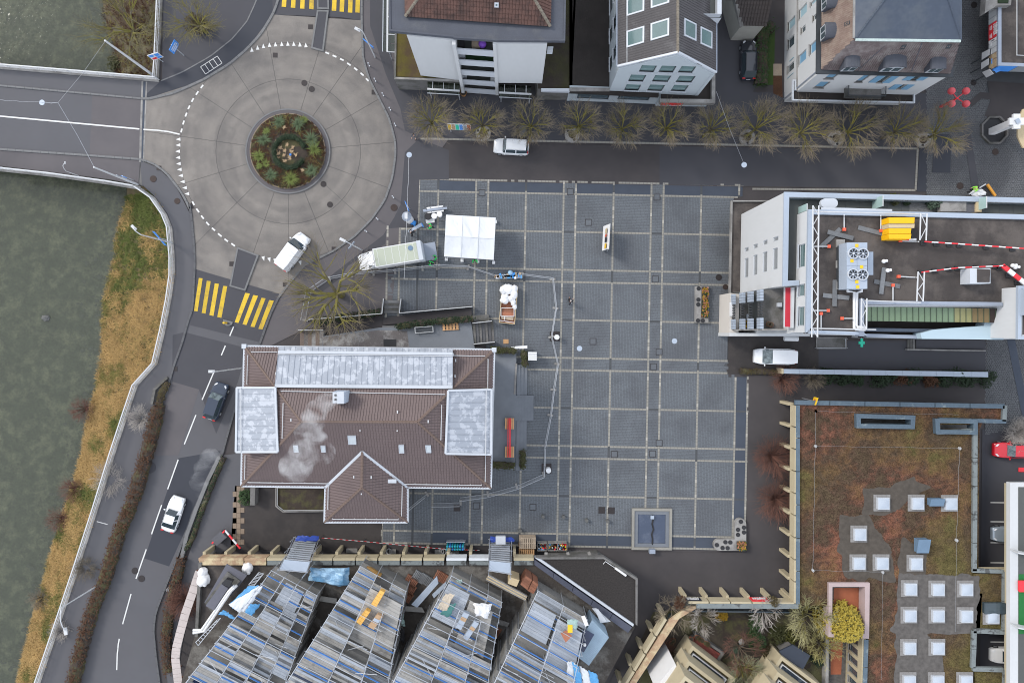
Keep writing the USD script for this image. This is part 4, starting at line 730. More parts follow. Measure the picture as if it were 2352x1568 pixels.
hs=[H_((795,1008),(828,1086),shutter_blue),H_((655,1127),(690,1212),shutter_blue),H_((1262,1030),(1222,1130),shutter_blue),H_((1565,1040),(1500,1136),glass_dark),H_((1950,1040),(1965,1105),glass_dark),H_((1790,1165),(1755,1222),glass_dark)]
P_,_=wall(T,WB,EB,-.05,9.45,white_wall,hs,.35,name='front_wall',glass=glass_dark,frame=concrete,sill=concrete)
for a,c in(((1450,1033),(1410,1136)),((1640,1040),(1600,1140)),((1850,1045),(1880,1105)),((2070,1040),(2050,1105)),((1690,1165),(1660,1230)),((1860,1165),(1830,1232))):
 s0,s1,z0,z1=H_(a,c);sc=(s0+s1)/2;T.p('shutter',MB().bar(P_(sc-.4,(z0+z1)/2,.04),P_(sc+.4,(z0+z1)/2,.04),.06,z1-z0),shutter_blue)
P2_=lambda s,z,e:np.array([ww[0][0]+ww[2][0]*s+ww[1][0]*e,ww[0][1]+ww[2][1]*s+ww[1][1]*e,z])
for a,c in(((285,785),(228,850)),((283,1000),(195,1085))):
 s0,s1,z0,z1=hole(t(*a),t(*c),ww);T.p('shutter',MB().bar(P2_(s0,(z0+z1)/2,.04),P2_(s1,(z0+z1)/2,.04),.06,abs(z1-z0)),shutter_dull)
T.p('string_course',MB().bar(P2_(ww[3]-14,3.85,.03),P2_(ww[3],3.85,.03),.2,.16),concrete);T.p('downpipe',MB().tube([P2_(ww[3]-.35,.1,.1),P2_(ww[3]-.35,9.4,.1)],.06),zinc)
T.p('east_wall',MB().prism([EB,(EB[0],62),(EB[0]-.35,62),(EB[0]-.35,EB[1]+.3)],-.05,9.45),white_wall)
g1,g2=SW_+(-.3,-.3,0),SE_+(.2,-.3,0);T.p('cornice',MB().prism([g1[:2],g2[:2],(g2[0],62),(g1[0]+.35,62)],9.45,9.62),dark_steel)
z5=9.65;mt=13.6;M0,M1=W((1964.6,88),mt),W((2206,91),mt);M2,M3=np.array([M1[0],62,mt]),np.array([M0[0]+.3,62,mt]);s0_,s1_=np.array([SW_[0]+.25,SW_[1]+.15,z5]),np.array([SE_[0]-.2,SE_[1]+.1,z5])
n0=np.array([s0_[0]+.35,62,z5]);n1_=np.array([s1_[0],62,z5]);mr=T.p('mansard',MB().plate([s0_,s1_,M1,M0],.12).plate([n0,s0_,M0,M3],.12).plate([s1_,n1_,M2,M1],.12),old_tile)
tiles(T,[s0_,s1_,M1,M0],old_tile,.22,.3,under=mr,keep=40);tiles(T,[n0,s0_,M0,M3],beaver_tile,.22,.3,under=mr,keep=40);tiles(T,[s1_,n1_,M2,M1],old_tile,.22,.3,under=mr)
rz0,rz1=np.array([M0[0]+4.5,M0[1]+6.5,15.6]),np.array([M1[0]-3.6,M1[1]+6.5,15.6]);lid=[MB().plate([M0+(-.12,-.12,.06),M1+(.12,-.12,.06),rz1,rz0],.1),MB().plate([M3+(-.12,0,.06),M0+(-.12,-.12,.06),rz0,np.array([rz0[0],62,15.6])],.1),MB().plate([M1+(.12,-.12,.06),M2+(.12,0,.06),np.array([rz1[0],62,15.6]),rz1],.1),MB().plate([rz0,rz1,np.array([rz1[0],62,15.62]),np.array([rz0[0],62,15.62])],.1)]
for k,b in enumerate(lid):T.p('upper_roof',b,dark_slate)
ridge(T,M0+(0,0,.1),rz0+(0,0,.05),dark_slate,.2);ridge(T,M1+(0,0,.1),rz1+(0,0,.05),dark_slate,.2)
T.p('flashing',MB().bar(M0+(0,-.15,.02),M1+(0,-.15,.02),.3,.12),mat('verdigris',(.35,.42,.4),.7,.25,3.));T.p('flashing',MB().bar(M0+(-.12,0,.02),M3+(-.12,0,.02),.3,.12),concrete)
plm,plw=plane3(s0_,s1_,M1),plane3(n0,s0_,M0)
def dormer(p,pl,out,w=1.5,dep=1.5,hgt=1.25,label=None):
 c=hit(p,pl);out=np.array([*out,0.]);sd=np.array([-out[1],out[0],0]);b=MB();fz=c[2]-.3;f=c+out*.55;k=9
 prof=[(w/2*math.cos(a),hgt+w*.22*math.sin(a))for a in np.linspace(0,math.pi,k)];ring=lambda o,e:[o+sd*(x*e)+np.array([0,0,fz+z*1.-o[2]])for x,z in prof]
 R0,R1=ring(f+out*.12,1.1),ring(f-out*dep,1.1);b.add(R0+R1,[(i,i+1,i+1+k,i+k)for i in range(k-1)]);b.add([q-np.array([0,0,.1])for q in R0+R1],[(i,i+k,i+1+k,i+1)for i in range(k-1)]);d_=T.p('dormer',b,bitumen)
 fr=MB();A0=ring(f,.98);base=[f+sd*(x*.98)+np.array([0,0,fz-f[2]])for x,z in(prof[0],prof[-1])];fr.add(A0+[base[1],base[0]],[(0,i,i+1)for i in range(1,k)]+[(0,k,k+1)]);T.p('front',fr,white_metal,d_)
 for e in(-1,1):T.p('pane',MB().plate([f+out*.03+sd*(e*w*.05)+np.array([0,0,fz+.25-f[2]]),f+out*.03+sd*(e*w*.38)+np.array([0,0,fz+.25-f[2]]),f+out*.03+sd*(e*w*.38)+np.array([0,0,fz+1.1-f[2]]),f+out*.03+sd*(e*w*.05)+np.array([0,0,fz+1.1-f[2]])],.02),glass_dark,d_)
 T.p('cheek',MB().plate([f+sd*(w*.48)+np.array([0,0,fz-f[2]]),f-out*dep+sd*(w*.48)+np.array([0,0,fz-f[2]]),f-out*dep+sd*(w*.48)+np.array([0,0,fz+hgt-f[2]]),f+sd*(w*.48)+np.array([0,0,fz+hgt-f[2]])],.06).plate([f-sd*(w*.48)+np.array([0,0,fz-f[2]]),f-out*dep-sd*(w*.48)+np.array([0,0,fz-f[2]]),f-out*dep-sd*(w*.48)+np.array([0,0,fz+hgt-f[2]]),f-sd*(w*.48)+np.array([0,0,fz+hgt-f[2]])],.06),bitumen,d_)
dormer(t(1030,900),plm,(0,-1));dormer(t(1610,905),plm,(0,-1),2.2);dormer(t(2200,920),plm,(0,-1));dormer(t(735,470),plw,(-1,0));dormer(t(750,60),plw,(-1,0))
for q,pl in((Q(1150,610,1222,600,1195,660,1125,665),plm),(Q(1772,620,1840,612,1805,675,1740,680),plm),(Q(2400,610,2460,605,2430,665,2365,670),plm),(Q(985,315,1065,285,1062,335,985,372),plw)):roofwin(T,[t(*p)for p in q],pl,dark_steel,glass_dark,.08,.08)
for a,b2 in(((1625,545),(1140,990)),((2050,575),(1900,985))):T.p('valley_ridge',MB().bar(hit(t(*a),plm)+(0,0,.06),hit(t(*b2),plm)+(0,0,.06),.1,.08),bitumen)
wg_=Q(1820,182,1828,182,1828,205,2099,208,2101,207,2102,237,1820,231);T.p('wing_wall',PQ(3.6,-.05,3.55,1830,200,2080,202,2080,212,1830,208),glass_dark);T.p('wing_slab',PQ(3.6,3.3,3.6,1822,205,2100,207,2100,235,1822,230),white_wall);T.p('wing_roof',PQ(3.62,3.6,3.64,1824,205,2098,207,2098,233,1824,228.5),gravel_dark)
coping(T,Q(1820,183,1829,183,1829,204,2095,206,2102,206,2102,237,1820,231),3.85,.16,white_metal,.25)
bq=lambda x,y:hit(t(x,y),(np.array([0,EB[1]-1.2,0]),np.array([.03,1.,0])));ba,bb=P_(sz(t(1090,1140),ws)[0],6.0,0),P_(sz(t(1630,1140),ws)[0],6.0,0)
ib=T.p('iron_balcony',MB().prism([ba[:2],bb[:2],bb[:2]+ws[1][:2]*1.1,ba[:2]+ws[1][:2]*1.1],5.0,5.15),concrete_dark);b=MB()
for q,r_ in((ba+ws[1]*1.1,bb+ws[1]*1.1),(ba,ba+ws[1]*1.1),(bb,bb+ws[1]*1.1)):
 n=int(np.linalg.norm(r_-q)/.13)
 for i in range(n+1):c=lerp(q,r_,i/n);b.bar((c[0],c[1],5.1),(c[0],c[1],6.1),.035,.035)
 b.bar((q[0],q[1],6.1),(r_[0],r_[1],6.1),.07,.06)
T.p('iron_railing',b,dark_steel,ib)
# --- supermarket pavilion (far right)
T=Thing('supermarket','low shop pavilion with dark flat roof and red white fascia','building',W((2310,100)));t=tile(3400,0,5.345/.6125*1.0)
t=lambda X,Y:(2082.5+X*.1146,Y*.1146)
x_f=56.35;ys=W((2293,150),4.8)[1];T.p('wall',MB().prism([(x_f+2.2,ys+1.2),(90,ys+1.0),(90,64),(x_f+2.2,64)],-.05,3.2),mat('shop_wall',(.16,.16,.17),.8,.1));T.p('roof',MB().prism([(x_f+.2,ys+.15),(90,ys-.9),(90,64),(x_f+.2,64)],4.4,4.55),gravel_roof)
T.p('shop_window',MB().prism([(x_f+2.2,ys+1.1),(88,ys+.2),(88,ys+.28),(x_f+2.2,ys+1.18)],.3,3.0),glass_dark)
wf_=winfo((x_f,64),(x_f,ys));yb=[wf_[0][1]-sz(t(1740,y),wf_)[0]for y in(215,345,455,775,850,960,1075,1195)];yb=[64]+yb+[ys]
mats_=[white_wall,white_wall,white_wall,sign_red,letter_white,white_wall,white_wall,cream_stain,cream_stain]
for k in range(len(yb)-1):T.p('sign_panel' if k==3 else 'fascia_panel',MB().box((x_f,(yb[k]+yb[k+1])/2,4.0),(.12,yb[k]-yb[k+1]-.06,1.55)),mats_[k])
letters(T,'DENNER',(x_f-.05,yb[3]-.3),(x_f-.05,yb[4]+.3),4.1,.55,letter_white,.02)
for k in range(4):T.p('small_print',MB().box((x_f-.08,yb[3]-.5-k*.95,3.75),(.03,.5,.09)),letter_white);T.p('small_print',MB().box((x_f-.08,yb[3]-.5-k*.95,3.5),(.03,.42,.09)),letter_white)
T.p('arrow',MB().bar((x_f-.08,(yb[4]+yb[5])/2,3.7),(x_f-.08,(yb[4]+yb[5])/2,4.2),.05,.07),sign_black)
n=14;dx=30/n
for k in range(n):T.p('fascia_panel',MB().box((x_f+.1+dx*(k+.5),ys-.02-(k+.5)*dx*.032,4.0),(dx-.06,.12,1.5),-.032),[mat('fascia_grey',(.2,.21,.22),.7,.1),glass_dark][0]if k else sign_blue)
T.p('coping',MB().prism([(x_f-.08,64),(x_f+.3,64),(x_f+.3,ys+.3),(90,ys-.75),(90,ys-1.1),(x_f-.08,ys-.06)],4.56,4.82),zinc);T.p('roof_rail',MB().tube([(x_f+2.0,64,4.9),(x_f+2.0,ys+1.1,4.9),(88,ys,4.9)],.05),steel_white)
T=Thing('concrete_planter_wall','weathered concrete planter at the upper corner of the shop roof','planter',W((2280,10),4));T.p('trough',PQ(5.3,4.4,5.3,2262,31,2266,-20,2325,-20,2322,12,2290,13),concrete);T.p('plants',PQ(5.4,5.3,5.42,2292,-20,2318,-20,2316,7,2293,7),leaf_dark)
for i,(q,c,lb)in enumerate(((Q(1525,1065,1672,985,1665,1110,1520,1205),sign_blue,'upper poster board with blue header at the shop corner'),(Q(1510,1265,1655,1175,1650,1300,1508,1395),sign_blue,'middle poster board with blue header at the shop corner'),(Q(1525,1440,1672,1378,1752,1478,1610,1550),sign_yellow,'yellow and white poster board at the shop corner'))):
 P=[W(t(*p),h)for p,h in zip(q,(2.2,3.6,3.6,2.2))];S=Thing('poster_board',lb,'sign',P[0]);S.p('board',MB().plate(P,.1),letter_white);c_=np.mean(P,0)
 S.p('frame',MB().bar(P[0],P[3],.08,.12).bar(P[1],P[2],.08,.12).bar(P[0],P[1],.08,.12).bar(P[3],P[2],.08,.12),dark_steel);S.p('header',MB().plate([lerp(P[1],P[2],.1)+np.array([.15,0,.15]),lerp(P[1],P[2],.95)+np.array([.15,0,.15]),lerp(P[1],P[2],.95)+np.array([.5,.12,.5]),lerp(P[1],P[2],.1)+np.array([.5,.12,.5])],.06),sign_blue)
 S.p('print',MB().plate([lerp(c_,p,.6)+np.array([-.02,-.02,.04])for p in P],.02),[mat('print_grey',(.5,.52,.52),.6,.3,3.),mat('print_grey_b',(.45,.5,.48),.6,.3,3.),sign_yellow][i]);S.p('post',MB().bar((c_[0]+.2,c_[1],0),(c_[0]+.2,c_[1],2.6),.1,.1),dark_steel)
# --- modern white block with roof terrace (right)
T=Thing('white_block','modern white apartment block with roof terrace and gravel roof','building',W((1900,600)));t=tile(2720,720)
xw=27.06;HP,HT,HA=16.05,15.1,17.8;nA,nB=np.array([xw+.1,13.75]),np.array([62,12.9])
wi=winfo((xw+.1,13.75),(xw-.05,4.55));H_=lambda a,c,*x:hole(t(*a),t(*c),wi,*x)
hs=[H_((730,605),(655,690)),H_((580,655),(515,738)),H_((445,708),(383,788)),H_((320,757),(262,832)),H_((722,762),(648,1078)),H_((578,815),(510,1112)),H_((442,858),(380,1152)),H_((318,905),(258,1185))]
wall(T,(xw+.1,13.75),(xw-.05,4.55),3.4,15.9,white_wall,hs,.45,glass=mat('window_lead',(.2,.21,.215),.15,.25,1.2,spec=.6),frame=white_metal)
T.p('north_wall',MB().prism([(xw+.1,13.75),nB,(62,12.45),(xw+.1,13.3)],-.05,15.9),white_wall);T.p('south_wall',MB().prism([(xw,4.55),(xw+2,4.6),(xw+2,4.95),(xw,4.95)],3.4,15.9),white_wall)
T.p('parapet_cap',MB().prism([(xw+.05,13.8),(62,12.95),(62,12.45),(xw+.55,13.3)],15.9,16.05),zinc_light);T.p('parapet_cap',MB().prism([(xw+.05,13.8),(xw+.55,13.3),(xw+.42,5.05),(xw-.1,4.5)],15.9,16.05),zinc_light);T.p('parapet_cap',MB().prism([(xw-.1,4.5),(xw+.42,5.05),(28.6,5.1),(28.6,4.6)],15.9,16.05),zinc_light)
T.p('terrace',MB().prism([(xw+.3,13.4),(62,12.6),(62,11.2),(29.2,11.7),(29.2,4.9),(xw+.3,4.9)],14.8,15.1),terrace_floor)
b=MB()
for i in range(24):b.box((28.0+i*1.4,12.45-i*.034,15.105),(.03,1.5,.012))
T.p('floor_joint',b,dark_steel);T.p('kick_rail',MB().bar((xw+.7,13.2,15.5),(62,12.35,15.5),.05,.5),glass_dark);T.p('kick_rail',MB().bar((xw+.65,13.1,15.5),(xw+.55,5.1,15.5),.05,.5),glass_dark)
ax=28.8;AN=lambda x:11.72-(x-ax)*.024
wa=winfo((ax,11.72),(ax-.25,-.05));H_=lambda a,c,*x:hole(t(*a),t(*c),wa,*x);tt=tile(2720,1000)
hs=[H_((1100,705),(1012,1045)),hole(tt(1095,232),tt(1008,412),wa),hole(tt(1090,545),tt(1005,815),wa)]
wall(T,(ax,11.72),(ax-.25,-.05),13.8,17.65,white_wall,hs,.4,name='attic_wall',glass=glass_teal,frame=white_metal,sill=white_metal);T.p('attic_wall',MB().prism([(ax,11.72),(62,AN(62)),(62,AN(62)-.3),(ax,11.4)],14.8,17.65),white_wall)
well=Q(1983,690,2302,694,2302,780,1983,776)
rfp=sg.Polygon([(ax,11.6),(62,AN(62)-.1),(62,-.6),(ax-.2,-.15)]);roofp=rfp.difference(sg.Polygon(WP(well,17.5)));T.p('roof',MB().prism(roofp,17.0,17.5),gravel_roof)
T.p('coping',MB().prism([(ax-.05,11.77),(62,AN(62)+.05),(62,AN(62)-.4),(ax+.4,11.3)],17.5,17.8),zinc_light);T.p('coping',MB().prism([(ax-.05,11.77),(ax+.4,11.3),(ax+.16,.35),(ax-.3,-.1)],17.5,17.8),zinc_light);T.p('coping',PQ(17.8,17.5,17.8,1856,765,1865,758,1982,762,1993,770),zinc_light)
T.p('coping',PQ(17.85,17.0,17.85,1974,686,1985,686,1985,772,1974,772),zinc);T.p('coping',PQ(17.85,17.0,17.85,1985,690,2303,694,2303,702,1985,698),zinc)
T.p('roof_lip',MB().bar((ax+1.2,AN(ax+1.2)+.12,17.72),(ax+8,AN(ax+8)+.1,17.72),.3,.1),white_metal)
T.p('lower_body',MB().prism([(ax-.2,-.15),(62,-.9),(62,11),(ax,11.4)],-.05,13.8),white_wall)
T.p('well_floor',PQ(14.6,13.8,14.6,1980,730,2305,730,2305,775,1980,775),gravel_dark);T.p('well_band',PQ(15.6,14.6,15.6,1988,753,2305,757,2305,764,1988,761),mat('blue_dark',(.05,.065,.09),.5,.2,1.));T.p('well_wall',PQ(17.4,14.6,17.4,1985,700,2302,700,2302,704,1985,704),white_wall)
gq=[W(p,h)for p,h in zip(Q(1988,704,2300,709,2300,741,1988,737),(16.9,16.9,16.5,16.5))];gold=mat('glass_amber',(.16,.115,.055),.2,.15,.4);gold2=mat('glass_olive',(.21,.2,.09),.2,.15,.4);gg=mat('glass_moss',(.135,.19,.115),.2,.15,.4)
for i in range(23):e=lambda u,v:lerp(lerp(gq[0],gq[1],u),lerp(gq[3],gq[2],u),v);T.p('skylight_pane',MB().plate([e(i/23,0),e((i+.96)/23,0),e((i+.96)/23,1),e(i/23,1)],.05),gg if i<15 else gold2 if i<18 else gold if i<21 else rust_iron);T.p('glazing_bar',MB().bar(e((i+.98)/23,0)+np.array([0,0,.02]),e((i+.98)/23,1)+np.array([0,0,.02]),.04,.06),bar_green)
pb=mat('pale_blue_sheet',(.34,.43,.48),.6,.03,.4);T.p('lower_roof',PQ(16.0,14.7,16.0,2114,765,2143,757,2190,753,2260,748,2262,741,2305,741,2305,780,2118,778),pb);T.p('coping',PQ(15.2,14.0,15.2,1990,766,2117,770,2119,778,1990,774),zinc)
sw=Thing('stair_tower','taller white tower at the right end of the modern block','building',W((2340,720)));sw.p('wall',PQ(19.7,14.0,19.6,2340,659,2420,661,2420,777,2339,777),white_wall);sw.p('roof',PQ(19.55,19.5,19.61,2348,668,2420,668,2420,768,2347,768),gravel_roof);coping(sw,Q(2339,656,2440,658,2440,779,2338,779),19.9,.3,zinc_light,.3);sw.p('vent_box',MB().box(W((2346,694),20.1)+(.6,0,0),(1.2,2.4,.9)),zinc_light);sw.p('foot',PQ(14.2,-.05,14.1,2118,772,2420,776,2420,780,2118,778),white_wall)
T.p('podium',PQ(3.4,-.05,3.1,1716,470,1770,470,1770,672,1712,672),glass_dark);T.p('podium_slab',PQ(3.4,3.1,3.4,1681,461,1770,461,1770,672,1677,672),concrete);T.p('podium_gravel',PQ(3.45,3.4,3.46,1683,464,1768,464,1768,670,1679,670),gravel_roof);T.p('podium_edge',PQ(3.7,3.2,3.7,1680,461,1683,461,1679,673,1676,673),concrete);T.p('podium_edge',PQ(3.7,3.2,3.7,1681,460,1770,460,1770,463,1681,463),concrete)
wp_=mat('warm_parapet',(.47,.44,.4),.8,.06,.8);T.p('low_wall',PQ(4.0,-.05,4.0,1677,673,1698,675,1696,770,1675,770),wp_);T.p('low_wall',PQ(4.2,-.05,4.2,1675,764,1696,764,1860,768,1860,772,1675,772),white_wall);T.p('vent',MB().box(W((1680,710),4.1),(.4,1.6,.2)),plastic_white)
bx,by0,by1=25.95,.3,4.35
for k,z in enumerate((3.7,6.9,9.5,12.3)):
 f_=T.p('balcony_floor',MB().prism([(bx,by0),(28.6,by0),(28.6,by1+.15),(bx,by1-.05)],z-.2,z),concrete_dark if k%2 else terrace_floor)
 T.p('balcony_wall',MB().prism([(bx,by0-.15),(28.6,by0-.15),(28.6,by0),(bx,by0)],z-.3,z+1.0),concrete)
 for j in range(14):
  yy=by0+(j+.5)*(by1-by0)/14;solid=j<4 or j>9
  T.p('slat',MB().box((bx-.02,yy,z+.5),(.34 if solid else .16,(by1-by0)/14*(.88 if solid else .5),1.02)),zinc_light if solid else dark_steel)
T.p('balcony_back',MB().prism([(28.55,by0-.3),(28.75,by0-.3),(28.75,by1+.2),(28.55,by1+.2)],3.4,13.9),white_wall)
aw=T.p('awning',MB().plate([W((1803,661),14.3),W((1818,660),15.2),W((1817,751),15.2),W((1802,750),14.3)],.05),awning_red);T.p('awning_bar',MB().bar(W((1802,659),14.3),W((1801,751),14.3),.12,.12),steel_white,aw)
T.p('awning_case',PQ(15.4,15.0,15.4,1819,660,1825,660,1823,753,1818,753),steel_white)
for i,(y,x)in enumerate(((690,1792),(700,1790))):bx_item('cabinet_small',('grey' if i else 'white')+' stool on the balcony under the red awning','stool',(x,y),12.3,(.4,.4,.45),white_metal if i else stone_grey)
pot('flower_pot','yellow shrub in a tub on the second slatted balcony',(1719,745),6.9,.5,.3,plastic_black,leaf_gold)
for i,x in enumerate((1740,1746,1763,1769)):pot('flower_pot',f'terracotta pot {("left of", "right of", "in front of", "beside")[i]} the balcony wall, {("first", "second", "third", "fourth")[i]} from the left',(x,741+i*1.5),9.5 if i<2 else 12.3,.24,.3,terracotta,None)
bx_item('table','pale round-cornered table on the second slatted balcony','table',(1724,733),6.9,(.8,1.1,.5),zinc_light)
for i,(q,lb)in enumerate(((Q(2003,458,2043,448,2043,482,2003,482),'first teal glass screen dividing the roof terrace'),(Q(2234,460,2266,451,2266,486,2234,486),'right teal glass screen dividing the roof terrace'),(Q(1834,476,1854,464,1854,484,1834,491),'short teal glass screen at the terrace corner'))):
 a,c=W(q[0],15.15),W(q[3],15.15);xs=(W(q[1],16.9)[0]+a[0])/2;S=Thing('glass_screen',lb,'screen',(xs,a[1],15.1));y0,y1=W(q[0],15.1)[1],W(q[3],15.1)[1];xx=W(q[0],15.1)[0]
 S.p('pane',MB().box((xx,(y0+y1)/2,16.1),(.05,abs(y1-y0),1.95)),screen_glass);S.p('frame',MB().box((xx,(y0+y1)/2,17.1),(.07,abs(y1-y0),.06)),steel_white)
def bush(nm,lb,p,z,r,leaf,n=260,sq=.8,cat='shrub',s=.12,ground=True,group=None,kind=None,loc=None,stem=True):
 q=W(p,z);rr=random.Random(int(p[0]*3+p[1]*7));T=Thing(nm,lb,cat,q,group=group,kind=kind);b=MB();lobes=[(rr.uniform(-.5,.5)*r,rr.uniform(-.5,.5)*r,rr.uniform(.4,.9)*r*sq,r*rr.uniform(.45,.7))for _ in range(7)]
 for k in range(n):
  lx,ly,lz,lr=lobes[k%7];d=np.array([rr.gauss(0,1),rr.gauss(0,1),rr.gauss(.25,.9)]);d/=np.linalg.norm(d);leafq(b,q+np.array([lx,ly,lz])+d*lr*rr.uniform(.75,1.05)*(1,1,sq),s*rr.uniform(.7,1.5),rr)
 T.p('foliage',b,leaf)
 if stem:T.p('stem',MB().tube([q,q+(0,0,r*.7)],.05,.03),bark_brown)
 return T
bush('terrace_plant','yellow-green clipped bush beside the first glass screen',(2054,460),15.1,.6,leaf_olive);bush('terrace_plant','grey-leaved bush in the middle of the roof terrace',(2138,468),15.1,.75,leaf_bluegreen);bush('terrace_plant','small dark plant with a red flower pot on the roof terrace',(2080,464),15.1,.4,leaf_dark);bush('terrace_plant','brownish grass plant right of the grey-leaved bush',(2170,464),15.1,.45,leaf_brownish)
bx_item('rug','zebra-striped outdoor rug on the roof terrace','rug',(2115,478),15.1,(2.2,1.0,.03),mat('zebra',(.12,.12,.12),.9,.9,3.,stretch=(1,6,1)));bx_item('garden_table','beige covered table on the roof terrace','table',(2185,476),15.1,(2.4,.9,.7),concrete);bx_item('garden_sofa','dark sofa on the roof terrace by the right glass screen','sofa',(2220,474),15.1,(2.0,1.2,.6),cloth_grey);bx_item('firewood_rack','firewood rack beside the right glass screen','rack',(2242,475),15.1,(.5,1.1,.9),wood_pale)
b=MB().prism(sg.LineString([W((1873,476),15.1)[:2],W((1890,476),15.1)[:2]]).buffer(.45),16.9,17.3);solo('vent_hood','pale rounded vent hood at the corner of the upper roof','vent',b,white_metal)
T=Thing('cooling_unit','large grey rooftop cooling unit with four black fans','air conditioner',W((1968,610),17.5));x0,y0=W((1945,557),19.6)[:2];x1,y1=W((1992,663),19.6)[:2]
T.p('casing',MB().box(((x0+x1)/2,(y0+y1)/2,18.8),(x1-x0,y0-y1,1.6)),zinc_light);T.p('base',MB().box(((x0+x1)/2-.1,(y0+y1)/2,17.8),(x1-x0-.2,y0-y1-.2,.5)),dark_steel);T.p('top_seam',MB().box(((x0+x1)/2,(y0+y1)/2,19.61),(.03,y0-y1,.02)).box(((x0+x1)/2,(y0+y1)/2,19.61),(x1-x0,.05,.02)),zinc)
for p in((1959,582),(1981,583),(1958,630),(1980,631)):
 q=W(p,19.6);f=T.p('fan',MB().cyl(q,.46,.05,24),dark_steel);rg=sg.Point(q[:2]).buffer(.52,12).difference(sg.Point(q[:2]).buffer(.44,12));T.p('shroud',MB().prism(rg,19.6,19.78),white_metal,f);b=MB()
 for k in range(7):a=k*.9;d=np.array([math.cos(a),math.sin(a),0]);e=np.array([math.cos(a+.35),math.sin(a+.35),0]);b.plate([q+d*.1+(0,0,.12),q+d*.42+(0,0,.1),q+e*.42+(0,0,.15),q+e*.14+(0,0,.15)],.012)
 T.p('blades',b,zinc,f);T.p('hub',MB().cyl(q+(0,0,.1),.11,.06,10),white_metal,f)
for p in((1968,564),(1957,599),(1979,613),(1968,647),(1970,659)):T.p('warning_sticker',MB().box(W(p,19.625),(.3,.3,.015)),sign_yellow)
T.p('side_panel',MB().box(W((1999,605),18.4),(.5,2.2,.1)),zinc_light)
for y in(559,607,656):S=W((1930,y),17.6);bx_item('concrete_block',f'pale concrete ballast block {("above", "beside the middle of", "below")[(y > 600) + (y > 650)]} the cooling unit','block',(1930,y),17.5,(.75,.7,.25),concrete)
pp_=Thing('pipe_run','pair of white insulated pipes running down from the cooling unit','pipe',W((1965,700),17.5));zz=18.0
for k,q in enumerate((Q(1946,660,1947,669,1962,671,1962,753,1965,756,1987,757),Q(1979,660,1979,669,1968,672,1967,746,1970,751,1990,752))):pp_.p('pipe',MB().tube([W(p,zz)for p in q],.13,n=8),plastic_white)
def truss(lb,a,c,w,zs):
 A,C=W(a,zs),W(c,zs);d=(C-A)/np.linalg.norm(C-A);sd=np.array([-d[1],d[0],0])*w/2;T=Thing('lattice_girder',lb,'girder',(A+C)/2);L=np.linalg.norm(C-A)
 for e in(-1,1):T.p('chord',MB().tube([A+sd*e,C+sd*e],.07,n=6),steel_white)
 n=int(L/.9)
 for i in range(n):T.p('brace',MB().tube([A+d*(L*i/n)+sd*(1 if i%2 else-1),A+d*(L*(i+1)/n)+sd*(-1 if i%2 else 1)],.035,n=5),steel_white)
truss('long white lattice girder along the left roof edge',(1874,472),(1871,774),.55,18.6);truss('short white lattice girder right of the yellow boxes',(2122,490),(2120,552),.6,18.6);truss('short white lattice girder above the green skylight',(2116,624),(2113,692),.6,18.6);truss('white girder frame at the left end of the green skylight',(1985,685),(1984,756),.5,18.6)
rails=Thing('guard_rail','white tube guard rails around the gravel roof','railing',W((2000,690),17.5))
for a,c in((Q(1986,690,2115,695),)*2,(Q(1866,754,2012,757),)*2,(Q(1868,486,2125,492),)*2):rails.p('tube',MB().tube([W(a[0],18.5),W(a[1],18.5)],.06,n=6),steel_white)
for i,(a,c)in enumerate((((1939,494),(1939,527)),((2023,495),(2023,530)),((1867,566),(1904,566)),((1866,713),(1902,713)),((1886,756),(1886,720)),((1957,731),(1934,731)),((2051,692),(2051,655)),((2106,637),(2064,635)),((2110,555),(2068,553)))):
 S=Thing('ballast_arm','white guard rail arm with red counterweight, '+('first from the left along the terrace edge','second from the left along the terrace edge','left of the cooling unit','at the lower left, pointing right','at the lower left, pointing up','left of the white pipes','above the green skylight','right of the grey planks','below the yellow boxes')[i],'counterweight',W(c,17.5));S.p('arm',MB().tube([W(a,18.4),lerp(W(a,17.7),W(c,17.7),.12),W(c,17.65)],.06,n=6),steel_white);S.p('weight',MB().box(W(c,17.65),(.28,.28,.2)),orange_red)
yb_=Thing('yellow_crate','stack of bright yellow formwork crates with a wooden board on the roof','crate',W((2071,523),17.5))
for a,b2,m,z in((499,513,shiny_yellow,19.0),(513,524,wood_pale,18.85),(524,537,shiny_yellow,18.8),(537,549,shiny_yellow,18.8)):yb_.p('crate' if m is shiny_yellow else 'board',MB().prism(WP(Q(2041,a+.5,2101-(8 if a>520 else 0),a+.5,2100-(8 if a>520 else 0),b2-.5,2042,b2-.5),z),17.5,z),m)
yb_.p('pallet',PQ(18.0,17.5,18.0,2093,529,2101,529,2101,547,2093,547),plastic_black)
def redwhite(nm,lb,pts,h,w=.1,t=.16,cat='barrier',n=None,feet=True,seg=.62,z0=0):
 S=Thing(nm,lb,cat,W(pts[0],z0));line=[W(p,h)for p in pts];k=0
 for a,c in zip(line[:-1],line[1:]):
  L=np.linalg.norm(c-a);n=max(1,int(L/seg))
  for i in range(n):S.p('stripe',MB().bar(lerp(a,c,i/n),lerp(a,c,(i+1)/n),w,t),letter_white if k%2 else sign_red);k+=1
  if feet:
   for u in(.1,.5,.9):q=lerp(a,c,u);S.p('foot',MB().box((q[0],q[1],z0+.08),(.5,.4,.14)),plastic_black);S.p('post',MB().box((q[0],q[1],(z0+h)/2),(.07,.07,h-z0)),plastic_black)
